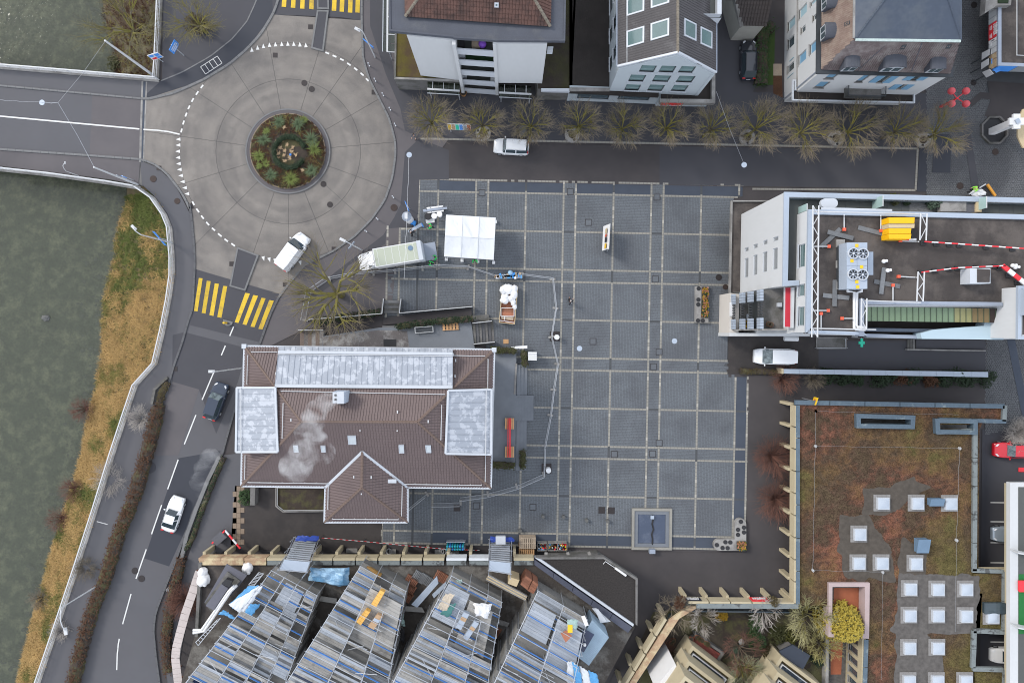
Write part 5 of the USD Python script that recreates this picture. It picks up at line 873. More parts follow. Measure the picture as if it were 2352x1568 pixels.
redwhite('barrier_boards','upper red and white barrier across the gravel roof',Q(2124,555,2200,560,2355,571),18.4,z0=17.5);redwhite('barrier_boards','lower red and white barrier across the gravel roof',Q(2117,625,2200,615,2310,610),18.4,z0=17.5);redwhite('barrier_boards','red and white double barrier ending at the stair tower',Q(2303,610,2356,652),18.4,.4,z0=17.5)
redwhite('barrier_plank','red and white plank lying below the yellow crates',Q(2036,549,2104,550),17.75,.2,.12,'plank',feet=False,z0=17.5)
vb=Thing('roof_vent','square white rooftop vent box with dark gravel lid','vent',W((2250,633),17.5));vb.p('box',PQ(18.9,17.5,18.9,2228,616,2275,616,2275,651,2228,651),white_metal);vb.p('lid',PQ(18.95,18.9,18.97,2245,617,2274,619,2273,648,2245,648),gravel_roof)
for i,(p,a)in enumerate((((1908,546),.75),((1930,540),-.25),((2000,530),-.25),((2027,645),1.45),((2037,652),-.2),((1917,673),1.55),((1920,681),-.1))):bx_item('plank','dark weathered plank on the gravel roof, '+('upper left, slanting','upper left, lying flat','by the upper arms','right of the cooling unit, upright','right of the cooling unit, crosswise','lower left, upright','lower left, crosswise')[i],'plank',p,17.5+.11*(i%2),(2.4,.4,.1),plank_dark,a)
for i,p in enumerate(((2039,621),(2030,600),(2345-13,614),(2261+65,610))):b=MB().cyl(W(p,17.5),.14,.5,10).ball(W(p,18.05),.2,1);solo('vent_pipe','white roof vent pipe '+('right of the cooling unit','above and right of the cooling unit','right of the vent box','second right of the vent box')[i],'vent',b,plastic_white)
T=Thing('pharmacy_sign','green pharmacy cross on the wall over the side court','sign',W((1979,787),3));q=W((1979,787),3.2);T.p('cross',MB().box(q,(.25,1.0,.2)).box(q,(.65,.32,.22)),green_cross);T.p('bracket',MB().bar(q+(0,.4,0),q+(0,1.0,0),.05,.05),steel)
T=Thing('awning_box','white cylindrical awning case on the wall above the white van','awning',W((1815,778),3.2));T.p('case',MB().tube([W((1801,777),3.4),W((1833,778),3.4)],.28,n=10),steel_white)
wl_=Thing('ramp_wall','low concrete wall beside the sunken side steps of the white block','wall',W((2180,800)));wl_.p('wall',PQ(.5,-.05,.5,2084,801,2265,804,2265,807,2084,804),concrete)
for k in range(3):wl_.p('step',PQ(.2+.12*k,-.05,.2+.12*k,2085+k*6,780,2090+k*6,780,2090+k*6,801,2085+k*6,801),concrete_dark)
wl_.p('landing',PQ(.2,-.05,.2,2104,780,2262,780,2262,802,2104,800),asphalt_dark)
b=MB();P=WP(Q(1876,776,1942,776,1942,799,1876,799));T=Thing('cellar_stair','railed cellar stair well in the side court','stairs',W((1910,790)));T.p('floor',MB().sheet(P,.02),concrete_dark);T.p('curb',MB().prism(sg.Polygon(P).buffer(.1).difference(sg.Polygon(P)),-.05,.12),concrete)
for p in Q(1876,799,1909,799,1942,799,1942,778):T.p('post',MB().box(W(p,.5),(.06,.06,1.0)),steel)
T.p('rail',MB().tube([W((1876,799),1.0),W((1942,799),1.0),W((1942,778),1.0)],.035),steel)
cw=Thing('court_wall','long white-capped wall beside the hedge bushes below the court','wall',W((2030,855)));cw.p('wall',PQ(1.6,-.05,1.5,1799,849,2268,856,2268,865,1799,857),white_wall)
n=12
for i in range(n):cw.p('cap',MB().prism(WP([lerp((1798,847),(2270,854),i/n),lerp((1798,847),(2270,854),(i+.99)/n),lerp((1798,857.5),(2270,866),(i+.99)/n),lerp((1798,857.5),(2270,866),i/n)],1.62),1.5,1.62),zinc_light)
cw.p('end_post',PQ(1.7,-.05,1.7,1796,846,1800,846,1800,858,1796,858),cream)
def ragged(pts,amp=.55):
 g=sg.Polygon(pts).buffer(.2);n=int(g.exterior.length/.25);o=[]
 for i in range(n):q=g.exterior.interpolate(i*.25);k=meshkit.fbm(np.array([[q.x*.9,q.y*.9,3.3]]),4)[0]-.5;a=np.array([q.x-g.centroid.x,q.y-g.centroid.y]);a/=np.linalg.norm(a);o.append((q.x+a[0]*k*amp*3,q.y+a[1]*k*amp*3))
 return sg.Polygon(o).buffer(0)
# --- low shop hall with the planted roof (lower right)
T=Thing('green_roof_hall','low hall with planted brown sedum roof and cream colonnade','building',W((2000,1200)));hr=3.9
RP=Q(1832,926,2306,933,2312,966,2258,968,2250,985,2247,1310,2234,1312,2234,1360,2256,1362,2250,1452,2234,1455,2235,1700,1988,1700,1988,1470,1970,1390,1830,1390)
holes_=[Q(1975,956,2094,960,2092,976,1976,974),Q(2160,975,2234,975,2232,985,2162,985)]
court=Q(1904,1338,1997,1338,1994,1464,1960,1470,1985,1470,1985,1700,1905,1700)
P=sg.Polygon(WP(RP,hr-.3)).difference(unary_union([sg.Polygon(WP(h,hr-.3))for h in holes_]+[sg.Polygon(WP(court,hr-.3)).buffer(0)]));T.p('roof',MB().prism(P,hr-.9,hr-.3),sedum)
Pg=Q(2068,1322,2246,1322,2240,1450,2120,1452,2160,1500,2170,1600,2058,1600,2064,1452,2046,1445,2062,1430)
T.p('gravel_patch',MB().sheet(ragged(WP(Pg,hr-.28)),hr-.285),gravel_grey)
for q in(Q(1935,1190,1996,1190,2048,1270,2054,1330,1950,1330,1935,1260),Q(1985,1125,2040,1125,2100,1100,2130,1120,2040,1180,1990,1178),Q(2080,1240,2130,1262,2125,1320,2075,1320)):T.p('gravel_patch',MB().sheet(ragged(WP(q,hr)),hr-.29),gravel_brown)
def seg_coping(A,B,n,w,m,z=hr,name='coping',t=.35):
 for i in range(n):T.p(name,MB().bar((*W(lerp(A,B,(i+.008)/n),z)[:2],z-t/2),(*W(lerp(A,B,(i+.985)/n),z)[:2],z-t/2),w,t),m)
seg_coping((1826,924),(2309,933),6,.52,blue_coping);seg_coping((1833,930),(1833,1388),6,.45,blue_coping);seg_coping((2309,931),(2307,968),1,.5,pale_coping);seg_coping((2312,968),(2156,963),2,.45,blue_coping);seg_coping((2154,962),(2156,992),1,.45,pale_coping);seg_coping((2152,993),(2246,988),1,.5,pale_coping);seg_coping((2241,986),(2239,1312),5,.5,pale_coping);seg_coping((2234,1310),(2306,1312),1,.45,pale_coping);seg_coping((2310,1312),(2308,1450),2,.5,pale_coping);seg_coping((2236,1448),(2310,1452),1,.5,pale_coping);seg_coping((2239,1448),(2236,1534),2,.5,pale_coping);seg_coping((2235,1536),(2306,1538),1,.5,pale_coping);seg_coping((2310,1536),(2308,1640),1,.4,pale_coping)
T.p('roof',PQ(hr-.3,hr-.9,hr-.3,2236,1316,2304,1318,2304,1448,2236,1446),sedum);T.p('roof',PQ(hr-.3,hr-.9,hr-.3,2240,1540,2304,1540,2304,1660,2240,1660),sedum)
for q in(Q(1967,950,2103,954,2101,985,1968,983),Q(2148,961,2246,963,2246,998,2150,996)):
 P=sg.Polygon(WP(q,hr+.25));T.p('light_well_rim',MB().prism(P.difference(P.buffer(-.5,join_style=2)),hr-.9,hr+.25),blue_coping)
T.p('light_well_floor',PQ(1.0,.9,1.0,1970,950,2240,950,2240,1000,1970,1000),concrete_dark);T.p('light_well_side',PQ(3.2,1.0,3.2,1977,958,2093,961,2093,959,1977,956),cream)
def colonnade(A,B,n,inward,T,z0=2.45,z1=3.85,name='fascia',mats=None,fins=True,gap=.03,fin_len=1.3,skip=()):
 A,B=W(A,z1),W(B,z1);d=(B-A)/np.linalg.norm(B-A);o=np.array([d[1],-d[0],0])*inward;L=np.linalg.norm(B-A)
 for i in range(n+1):
  q=A+d*(L*i/n);q[2]=0
  if fins and i not in skip:T.p('fin',MB().box(q+o*.12+(0,0,1.32),(.34,.6,2.64),math.atan2(d[1],d[0])),cream)
  if i<n and i not in skip:
   a,c=A+d*(L*(i+gap)/n),A+d*(L*(i+1-gap)/n);T.p(name,MB().bar((a[0],a[1],(z0+z1)/2),(c[0],c[1],(z0+z1)/2),.3,z1-z0),(mats or[cream])[i%len(mats or[cream])])
 T.p('shop_front',MB().bar((*(A-o*1.6)[:2],1.2),(*(B-o*1.6)[:2],1.2),.15,2.4),glass_dark)
colonnade((1829,930),(1827,1386),9,1,T)
colonnade((1826,1386),(1580,1383),5,1,T)
T.p('garden_coping',MB().bar((*W((1834,1392),3.9)[:2],3.75),(*W((1600,1391),3.9)[:2],3.75),.55,.3),pale_coping)
colonnade((1530,1420),(1432,1580),4,1,T,fins=True)
T.p('wing_roof',PQ(3.6,3.3,3.6,1536,1424,1580,1392,1600,1392,1600,1396,1560,1420,1440,1600,1425,1600),cream_stain)
for lb,q,m,tx,lc in(('black hairdresser sign on the cream fascia above the garden',(1576,1613),sign_black,'COIFFEUR',letter_white),('red shop sign on the cream fascia above the garden',(1728,1768),sign_red,'amplifon',letter_white)):
 yy=W((q[0],1384),3.8)[1]+.2;xa,xb=W((q[0],1384),3.8)[0],W((q[1],1384),3.8)[0];S=Thing('shop_sign',lb,'sign',(xa,yy,3.1));S.p('board',MB().box(((xa+xb)/2,yy,3.2),(xb-xa,.08,1.1)),m);letters(S,tx,(xb-.25,yy+.04),(xa+.25,yy+.04),2.95,.5,lc,.02)
sk=[(2025,1154),(2104,1154),(2180,1155),(1972,1225),(1970,1291),(2023,1291),(2101,1292),(2088,1350),(2151,1351),(2216,1351),(2087,1411),(2151,1411),(2216,1412),(2276,1414),(2086,1485),(2151,1485),(2085,1561),(2150,1561),(2215,1561)]
nm_=['top row, leftmost','top row, middle, left of the dark vent','top row, rightmost, right of the dark vent','standing alone at the left between the rows','third row, leftmost','third row, second from the left','third row, rightmost, below the blue vent','fourth row, leftmost','fourth row, middle','fourth row, rightmost','fifth row, leftmost','fifth row, second from the left','fifth row, third from the left','fifth row, far right by the parapet','sixth row, left','sixth row, right','cut by the lower edge, leftmost','cut by the lower edge, middle','cut by the lower edge, right']
src=None;zk=hr-.3;dome_m=mat('dome_acrylic',(.34,.38,.43),.3,.05,.8,spec=.5);paving=mat('pale_paving',(.23,.22,.212),.85,.12,1.,9.,island=.12)
for i,p in enumerate(sk):
 q=W(p,zk);lb='white square skylight on grey paving, '+nm_[i]
 if i==0:
  S=Thing('skylight',lb,'skylight',q,group='skylights on the planted roof',local=True);src=S.path;b=MB()
  for a in range(4):
   for c in range(4):b.box((-.735+a*.49,-.735+c*.49,.04),(.475,.475,.08))
  S.p('paving',b,paving);S.p('curb',MB().box((0,0,.25),(1.36,1.36,.4)),white_metal);v=MB();k=9;X,Y=np.meshgrid(np.linspace(-.6,.6,k),np.linspace(-.6,.6,k));Z=.46+.16*(1-(X/.6)**2)*(1-(Y/.6)**2);v.add(np.stack([X,Y,Z],-1).reshape(-1,3),grid(k,k));S.p('dome',v,dome_m,smooth=True)
 else:copy(src,lb,'skylight',q,group='skylights on the planted roof')
for i,(p,d,lb)in enumerate((((2112,1249),(1.3,1.55,1.0),'blue-grey sloping roof vent below the third skylight'),((2144,1150),(1.5,.8,.9),'blue-grey sloping roof vent between two skylights'))):
 q=W(p,zk);S=Thing('roof_vent',lb,'vent',q);x,y,z=d;S.p('box',MB().add([q+np.array(c)for c in((-x/2,-y/2,0),(x/2,-y/2,0),(x/2,y/2,0),(-x/2,y/2,0),(-x/2,-y/2,z*.6),(x/2,-y/2,z*.6),(x/2,y/2,z),(-x/2,y/2,z))],[(4,5,6,7),(0,1,5,4),(1,2,6,5),(2,3,7,6),(3,0,4,7)]),vent_blue)
 S.p('lid',MB().plate([q+np.array(c)for c in((-x/2-.06,-y/2-.06,z*.6+.03),(x/2+.06,-y/2-.06,z*.6+.03),(x/2+.06,y/2+.06,z+.05),(-x/2-.06,y/2+.06,z+.05))],.04),vent_blue)
bx_item('roof_hatch','dark glazed smoke hatch beside the skylight at the right parapet','hatch',(2285,1395),zk,(2.6,1.2,.5),glass_dark)
lw=Thing('safety_line','thin wire safety line on posts around the planted roof','safety line',W((1873,1308),zk))
for a in(Q(1874,944,2202,952),Q(1874,944,1867,1309),Q(1867,1309,2027,1313),Q(2027,1313,2025,1560),Q(1873,1024,2204,1029),Q(2204,1029,2197,1240),Q(2197,1240,2194,1450)):lw.p('wire',MB().tube([W(p,zk+.35)for p in a],.007,n=4),steel);lw.p('post',MB().box(W(a[0],zk+.2),(.22,.08,.4)).box(W(a[0],zk+.2),(.08,.3,.4)),steel_white)
T.p('court_rim',MB().prism(sg.Polygon(WP(Q(1904,1338,1998,1338,1996,1466,1903,1462),hr+.1)).difference(sg.Polygon(WP(Q(1912,1347,1987,1347,1986,1455,1911,1455),hr+.1))),2.6,hr+.1),pink_coping);T.p('court_gravel',PQ(2.4,2.2,2.4,1910,1345,1990,1345,1988,1460,1910,1460),gravel_grey);T.p('red_gravel',MB().sheet(sg.Polygon(WP(Q(1919,1353,1975,1353,1974,1448,1917,1448),2.42)).buffer(.2),2.425),gravel_red)
T.p('lower_gravel',MB().sheet(WP(Q(1905,1466,1950,1466,1946,1560,1904,1700),.1),.06),gravel_grey);T.p('red_gravel',MB().sheet(WP(Q(1908,1470,1936,1470,1932,1548,1908,1548),.1),.09),gravel_red);T.p('court_wall',PQ(1.0,-.05,1.0,1897,1466,1904,1466,1902,1700,1895,1700),concrete)
ca,cc=W((1976,1466),3.8),W((1972,1660),3.8);wc=winfo(ca[:2]+(.3,0),cc[:2]+(.3,0));
hs_=[(.5+i*1.3,1.35+i*1.3,.8,2.8)for i in range(8)];wall(T,(ca[0]+.25,ca[1]),(cc[0]+.25,cc[1]),0,3.8,cream,hs_,.4,name='court_facade',glass=glass_dark,frame=concrete,sill=concrete);seg_coping((1990,1468),(1984,1660),3,.5,blue_coping)
# --- the tall-roofed inn in the middle
T=Thing('inn','large inn with brown tiled hip roof and pale metal dormer roofs','building',W((845,960)));ZE,ZR=7.5,12.0
NW,NE,SE,SW2=W((562,795),ZE),W((1135,803),ZE),W((1127,1120),ZE),W((555,1115),ZE);R0,R1=W((692,968),ZR),W((959,969),ZR)
T.p('wall',MB().prism([NW[:2]+(.9,-.9),NE[:2]+(-.9,-.9),SE[:2]+(-.9,.9),SW2[:2]+(.9,.9)],-.05,ZE-.05),inn_wall);WSW,WSE=W((746,1198),ZE),W((936,1198),ZE);vA=W((832,1037),10.1);hp=W((831,1120),10.1);vW,vE=W((748,1118),ZE),W((936,1118),ZE)
T.p('wing_wall',MB().prism([vW[:2]+(.9,1),WSW[:2]+(.9,.9),WSE[:2]+(-.9,.9),vE[:2]+(-.9,1)],-.05,ZE-.05),inn_wall)
base=MB().add([NW,NE,R1,R0],[(0,3,2,1)]).add([NE,SE,R1],[(0,2,1)]).add([SW2,NW,R0],[(0,2,1)]).add([SE,SW2,R0,R1],[(0,3,2,1)]).add([NW,NE,SE,SW2],[(0,1,2,3)]);rf=T.p('roof',base,brown_tile)
wr=T.p('wing_roof',MB().add([vW,WSW,hp,vA],[(0,1,2,3)]).add([vE,WSE,hp,vA],[(0,3,2,1)]).add([WSW,WSE,hp],[(0,1,2)]),brown_tile)
pN,pS,pW,pE=plane3(NW,NE,R1),plane3(SE,SW2,R0),plane3(SW2,NW,R0),plane3(NE,SE,R1)
avN=[hit(p,pN)for p in Q(640,809,1042,812,1042,890,632,886)];avS=[vW,vA,vE];avW=[hit(p,pW)for p in Q(540,890,637,890,642,1036,540,1036)];avE=[hit(p,pE)for p in Q(1028,896,1140,893,1140,1042,1024,1040)]
for pl,av in(([NW,NE,R1,R0],[avN]),([SE,SW2,R0,R1],[avS]),([SW2,NW,R0],[avW]),([NE,SE,R1],[avE])):tiles(T,pl,brown_tile,.3,.36,under=rf,avoid=av,roll=.04)
for pl in([vW,WSW,hp,vA],[WSE,vE,vA,hp],[WSW,WSE,hp]):tiles(T,pl,brown_tile,.3,.36,under=wr,roll=.04)
ridm=mat('ridge_tile',(.15,.105,.085),.75,.15,.8,island=.15)
for a,c in((NW,R0),(NE,R1),(SE,R1),(SW2,R0),(R0,R1)):ridge(T,a,c,ridm,.32,under=rf)
for a,c in((vA,hp),(hp,WSW),(hp,WSE)):ridge(T,a,c,ridm,.32,under=wr)
for a,c in((vA,vW),(vA,vE)):T.p('valley',MB().bar(a+(0,0,.08),c+(0,0,.08),.28,.08),white_metal)
for a,c in((NW,NE),(NE,SE),(SE,vE),(vW,SW2),(SW2,NW),(vE,WSE),(WSE,WSW),(WSW,vW)):T.p('gutter',MB().bar(a+(0,0,.02),c+(0,0,.02),.26,.16),white_metal)
T.p('roof_drain',MB().box(NE+(0,0,.1),(.5,.5,.3)),white_metal);T.p('roof_drain',MB().box(NW+(0,0,.1),(.5,.5,.3)),white_metal)
o1,o2=W((640,808),9.5),W((1040,812),9.5);i1,i2=hit((634,885),pN)+(0,0,.25),hit((1040,888),pN)+(0,0,.25);dn=T.p('dormer_roof',MB().plate([o1,o2,i2,i1],.25),seam_metal);panels(T,[o1+(0,0,.05),o2+(0,0,.05),i2+(0,0,.05),i1+(0,0,.05)],31,seam_metal,under=dn)
T.p('dormer_front',MB().prism([o1[:2],o2[:2],o2[:2]+(0,-.3),o1[:2]+(0,-.3)],ZE,9.3),white_wall);T.p('dormer_side',MB().add([o1,i1,W((640,808),7.9)],[(0,1,2)]).add([o2,W((1040,812),7.9),i2],[(0,1,2)]),white_metal)
T.p('dormer_edge',MB().bar(o1+(0,0,.1),o2+(0,0,.1),.3,.2),white_metal);T.p('dormer_edge',MB().bar(i1+(0,0,.1),i2+(0,0,.1),.35,.12),white_metal)
lo=[W((640,796),8.0),W((1040,800),8.0),W((1040,810),8.15),W((640,806),8.15)];panels(T,lo,31,seam_metal,'porch_panel');lo=[W((690,796),8.0),W((930,797),8.0),W((930,802),8.1),W((690,801),8.1)]
T.p('snow_rail',MB().tube([lerp(o1,i1,.07)+np.array([0,0,.2]),lerp(o2,i2,.07)+np.array([0,0,.2])],.045),steel_white)
for a,b_,c,d,pl in(((545,890),(543,1037),(640,1036),(636,889),pW),((1129,894),(1128,1043),(1024,1040),(1030,896),pE)):
 A,B=W(a,9.4),W(b_,9.4);C_,D_=hit(c,pl)+(0,0,.2),hit(d,pl)+(0,0,.2);C_[2]=D_[2]=max(C_[2],D_[2],9.75);sd_=T.p('dormer_roof',MB().plate([A,B,C_,D_],.25),seam_metal);panels(T,[A+(0,0,.05),B+(0,0,.05),C_+(0,0,.05),D_+(0,0,.05)],10,seam_metal,under=sd_)
 for q0,q1 in((A,B),(B,C_),(D_,A),(C_,D_)):T.p('dormer_edge',MB().bar(q0+np.array([0,0,.1]),q1+np.array([0,0,.1]),.22,.16),white_metal)
 ins=(C_-B)/np.linalg.norm(C_-B);T.p('dormer_wall',MB().prism([A[:2]+ins[:2]*.3,B[:2]+ins[:2]*.3,C_[:2],D_[:2]],0,9.1),inn_wall);T.p('snow_rail',MB().tube([lerp(A,D_,.12)+np.array([0,0,.25]),lerp(B,C_,.12)+np.array([0,0,.25])],.045),steel_white)
def srail(a,c,pl):
 A,C_=hit(a,pl),hit(c,pl);nn=pl[1];b=MB().tube([A+nn*.22,C_+nn*.22],.045);n=max(2,int(np.linalg.norm(C_-A)/1.2))
 for i in range(n+1):q=lerp(A,C_,i/n);b.bar(q,q+nn*.24,.05,.05)
 T.p('snow_rail',b,steel_white)
t4_,t5_,t7_,t8_=tile(0,853,3),tile(1280,853,3),tile(0,1706,3),tile(1280,1706,3);pWS,pWW,pWE=plane3(WSW,WSE,hp),plane3(vW,WSW,hp),plane3(vE,WSE,hp)
for a,c,pl in((t4_(1735,862),t4_(1915,865),pN),(t4_(1718,880),t4_(1712,1080),pW),(t4_(1940,1132),t5_(715,1155),pN),(t5_(775,888),t5_(990,892),pN),(t5_(1005,905),t5_(1002,1105),pE),(t5_(686,1222),t5_(680,1460),pE),(t4_(1962,1210),t4_(1955,1450),pW),(t7_(1712,178),t7_(2258,186),pS),(t8_(432,190),t8_(968,198),pS),(t8_(988,0),t8_(985,180),pE),(t7_(1700,0),t7_(1696,165),pW),(t8_(-60,430),t8_(395,433),pWS),(t8_(415,210),t8_(410,415),pWE),(t7_(2272,212),t7_(2268,370),pWW)):srail(a,c,pl)
for q in(Q(674,1020,685,1020,687,1036,676,1036),Q(737,1021,748,1021,749,1036,739,1036),Q(799,998,818,998,819,1018,801,1018),Q(916,1019,928,1019,929,1038,917,1038),Q(977,1020,990,1020,991,1037,979,1037)):roofwin(T,q,pS,steel,blind_white,.2,.1)
ch=T.p('chimney',MB().box(hit((788,909),pN)+(0,0,.5),(1.3,1.2,2.4)),zinc_light);q=hit((788,909),pN)+(0,0,1.7);T.p('cap',MB().box(q+(.2,0,.1),(.7,1.25,.25)).box(q+(-.35,0,.06),(.6,1.1,.1)),white_metal,ch);T.p('flue',MB().cyl(q+(-.35,.25,.1),.12,.08,10).cyl(q+(-.35,-.2,.1),.12,.08,10),plastic_black,ch)
for p,pl in((t4_(2010,1334),pW),(t5_(388,1282),pN),(t5_(130,1398),pS),(t5_(386,1400),pS),(t5_(596,1344),pE),(t5_(788,928),pN),(t5_(784,1036),pN),(t8_(90,158),pWW),(t8_(204,160),pWE),(t8_(140,267),pWS),(t4_(1903,1018),pN)):T.p('tile_vent',MB().bar(hit(p,pl)+pl[1]*.1,hit(p,pl)+pl[1]*.1+(.0,.3,0),.12,.1),steel_white)
T.p('gutter_box',MB().box(W((901,1104),8.6),(.9,.4,.3)),white_metal)
# ------------------------------------------------------------------ building site with scaffolding (bottom)
ta,tb,tc,td,te,tf=tile(640,1960),tile(640,2133),tile(1200,1980),tile(1200,2133),tile(1760,1980),tile(1800,2133)
zb=3.4
T=Thing('terraced_house','flat concrete base of the scaffolded terrace houses with cream arcade','building',W((850,1420)))
T.p('deck',PQ(zb,zb-.5,zb,456,1290,1232,1290,1458,1440,1350,1640,395,1640,447,1462),mat('site_dirt',(.055,.047,.04),.9,.35,.7,6.,col2=(.12,.112,.1),c2scale=.3,cover=(.5,.62),bump=.3))
T.p('body',PQ(zb,-.05,zb-.52,470,1310,1225,1310,1440,1450,1340,1640,420,1640,460,1470),glass_dark)
segs=[(456,507,0),(506,559,0),(561,611,0),(613,655,1),(713,763,1),(765,815,1),(817,866,1),(869,918,1),(921,969,1),(972,1020,1),(1025,1071,2),(1077,1122,2),(1180,1226,1)]
for a,c,k in segs:
 pa,pc=W((a,1284),3.85),W((c,1284),3.85);o=np.array([0,.15,0]);T.p('fascia',MB().bar((pa[0],pa[1],3.15),(pc[0],pc[1],3.15),.3,1.4),[cream_stain,cream,tarp_white][k]);T.p('coping',MB().prism([(pa[0]+.03,pa[1]-.16),(pc[0]-.03,pc[1]-.16),(pc[0]-.03,pc[1]-.68),(pa[0]+.03,pa[1]-.68)],3.2,3.8),cream_stain if k==0 else pale_coping);T.p('fin',MB().box((pa[0]+.1,pa[1]+.18,1.3),(.34,.6,2.6)),cream)
T.p('shop_front',MB().bar((*W((470,1300),2)[:2],1.3),(*W((1225,1300),2)[:2],1.3),.15,2.6),glass_dark);T.p('west_wall',PQ(3.9,-.05,3.9,456,1291,463,1291,454,1462,447,1462),concrete_dark)
T.p('gravel_bed',MB().sheet(WP(Q(464,1298,600,1298,500,1440,455,1462),zb+.01),zb+.012),gravel_roof)
T=Thing('pavilion_roof','angular flat roof covered in dark gravel with white edge beside the site','building',W((1390,1350)))
T.p('roof',PQ(4.0,3.4,4.0,1242,1284,1387,1282,1461,1330,1460,1433,1454,1436),gravel_speck);T.p('wall',PQ(4,-.05,3.4,1262,1290,1380,1288,1450,1335,1450,1420),concrete_dark)
T.p('coping',PQ(4.2,3.4,4.2,1230,1279,1388,1279,1465,1328,1464,1436,1460,1433,1460,1331,1386,1283,1240,1284),concrete_dark);T.p('white_edge',PQ(4.3,3.4,4.3,1228,1280,1243,1284,1456,1433,1454,1438),white_metal)
for i in range(5):T.p('metal_panel',MB().prism(WP([lerp((1227,1284),(1452,1440),(i+.01)/5),lerp((1227,1284),(1452,1440),(i+.99)/5),lerp((1227,1296),(1443,1453),(i+.99)/5),lerp((1227,1296),(1443,1453),(i+.01)/5)],4.0),3.41,4.0),metal_night)
for i,(a,c)in enumerate((((1254,1270),(1254,1285)),((1304,1270),(1307,1283)),((1353,1269),(1358,1282)))):T.p('fin',MB().bar(W(a,2.6),W(c,3.2),.34,.5),concrete)
T=Thing('drain_pipe','white plastic pipe lying along the gravel pavilion roof','pipe',W((1420,1310),5));T.p('pipe',MB().tube([W(te(2010,545),4.15),W(te(2160,650),4.15)],.14,n=8),plastic_white);T.p('thin_pipe',MB().tube([W(te(1845,490),4.15),W(te(1875,455),4.15),W(te(2010,545),4.15)],.04),plastic_white)
def bil(q,s,t):return lerp(lerp(q[0],q[1],s),lerp(q[3],q[2],s),t)
def scaffold(label,q,z0,z1,n,bays,seed,clear=(),solar_t=(),dark_from=.55):
 """terrace scaffold: planked decks stepping up between the plan corners q, with standards, ledgers and toe boards"""
 r=random.Random(seed);T=Thing('scaffold',label,'scaffold',W(q[0],zb),group='scaffolds on the building site');zf=lambda t:z0+(z1-z0)*(math.floor(t*5)/4 if t<1 else 1)
 P=lambda s,t,z:W(bil(q,s,t),z)
 edges=np.cumsum([0]+bays)/sum(bays)
 for k in range(n):
  t0,t1=k/n,(k+.93)/n;z=zf(k/n)
  for b in range(len(bays)):
   s0,s1=edges[b]+.008,edges[b+1]-.008;sc,tm=(s0+s1)/2,(t0+t1)/2
   if any(x0<=sc<=x1 and y0<=tm<=y1 for x0,x1,y0,y1 in clear):continue
   u=meshkit.noise(np.array([[b*3.1+seed,k*.45,seed*1.7]]))[0]
   if u<.27 or r.random()<.07:continue
   zz=z-(0 if u<.72 else .5)+r.uniform(0,.03);m=plank_blue if r.random()<.3+.2*(u>.5)else plank_grey if r.random()<.85 else plank_dark
   if b==len(bays)-1 and tm>dark_from:m=plank_dark;zz-=1.4
   T.p('plank',MB().plate([P(s0,t0,zz),P(s1,t0,zz),P(s1,t1,zz),P(s0,t1,zz)],.05),m)
 for k in range(int(n/4.2)):
  t=(k+.5)*4.2/n;z=zf(t)
  for b in range(len(bays)):
   if r.random()<.6:T.p('toe_board',MB().bar(P(edges[b]+.01,t,z+.12),P(edges[b+1]-.01,t,z+.12),.05,.2),toe_blue)
 for e in edges:
  for k in range(0,n+1,max(3,n//8)):
   t=min(k/n,1);z=zf(min(t,.99));a=P(e,t,z);T.p('standard',MB().bar((a[0],a[1],zb),(a[0],a[1],z+1.5),.07,.07),steel)
  for dz in(.55,1.05):
   T.p('ledger',MB().tube([P(e,(j+u)/5,z0+(z1-z0)*j/4+dz)for j in range(5)for u in(.01,.99)],.035,n=4),steel)
 for j in range(5):
  z=z0+(z1-z0)*j/4
  for t in(j/5,(j+.5)/5):T.p('transom',MB().tube([P(-.02,t,z+1.05),P(1.02,t,z+1.05)],.032,n=4),steel)
  for _ in range(2):s_=r.uniform(0,.9);t_=(j+r.random())/5;T.p('brace',MB().tube([P(s_,t_,z+.3),P(min(1,s_+r.uniform(.1,.3)),min(1,t_+r.uniform(-.1,.14)),z+1.5)],.03,n=4),steel)
  T.p('house_wall',MB().prism([P(.0,(j+.06)/5,z)[:2],P(1,(j+.06)/5,z)[:2],P(1,(j+1)/5,z)[:2],P(0,(j+1)/5,z)[:2]],zb,z-1.9),shell_wall)
 for s0,s1,t0,t1 in solar_t:
  z=zf((t0+t1)/2)-1.7;pl=[P(s0,t0,z),P(s1,t0,z),P(s1,t1,z),P(s0,t1,z)];g=T.p('solar_panel',MB().plate(pl,.06),solar)
 return T,P,zf
S_A=scaffold('leftmost scaffold block with the long blue tarpaulin at its corner',Q(624,1310,728,1367,600,1720,390,1615),7.0,11.8,56,[1.2,1.2,1,.9],11,[(0,.35,0,.13),(.3,.75,.0,.16)],[(.05,.5,.8,.88),(.5,.9,.72,.8)])
S_B=scaffold('second scaffold block from the left carrying orange insulation packs',Q(828,1300,932,1357,868,1690,650,1580),7.0,12.0,54,[1.2,1.1,1],23,[(.33,.99,.1,.5)],[(0,.3,.78,.9),(.3,.6,.86,.95)])
S_C=scaffold('third scaffold block from the left with green netting and mats on it',Q(1037,1322,1152,1382,1100,1690,890,1590),7.0,12.2,54,[1.2,1.2,.9],37,[(0,.9,.05,.45)],[(.0,.5,.75,.84)])
S_D=scaffold('rightmost scaffold block with cardboard on its deck beside the metal hut',Q(1236,1356,1348,1422,1290,1700,1118,1605),7.2,12.4,48,[1.3,1.2],53,[(.0,.98,.08,.5)],[(.1,.7,.82,.95)])
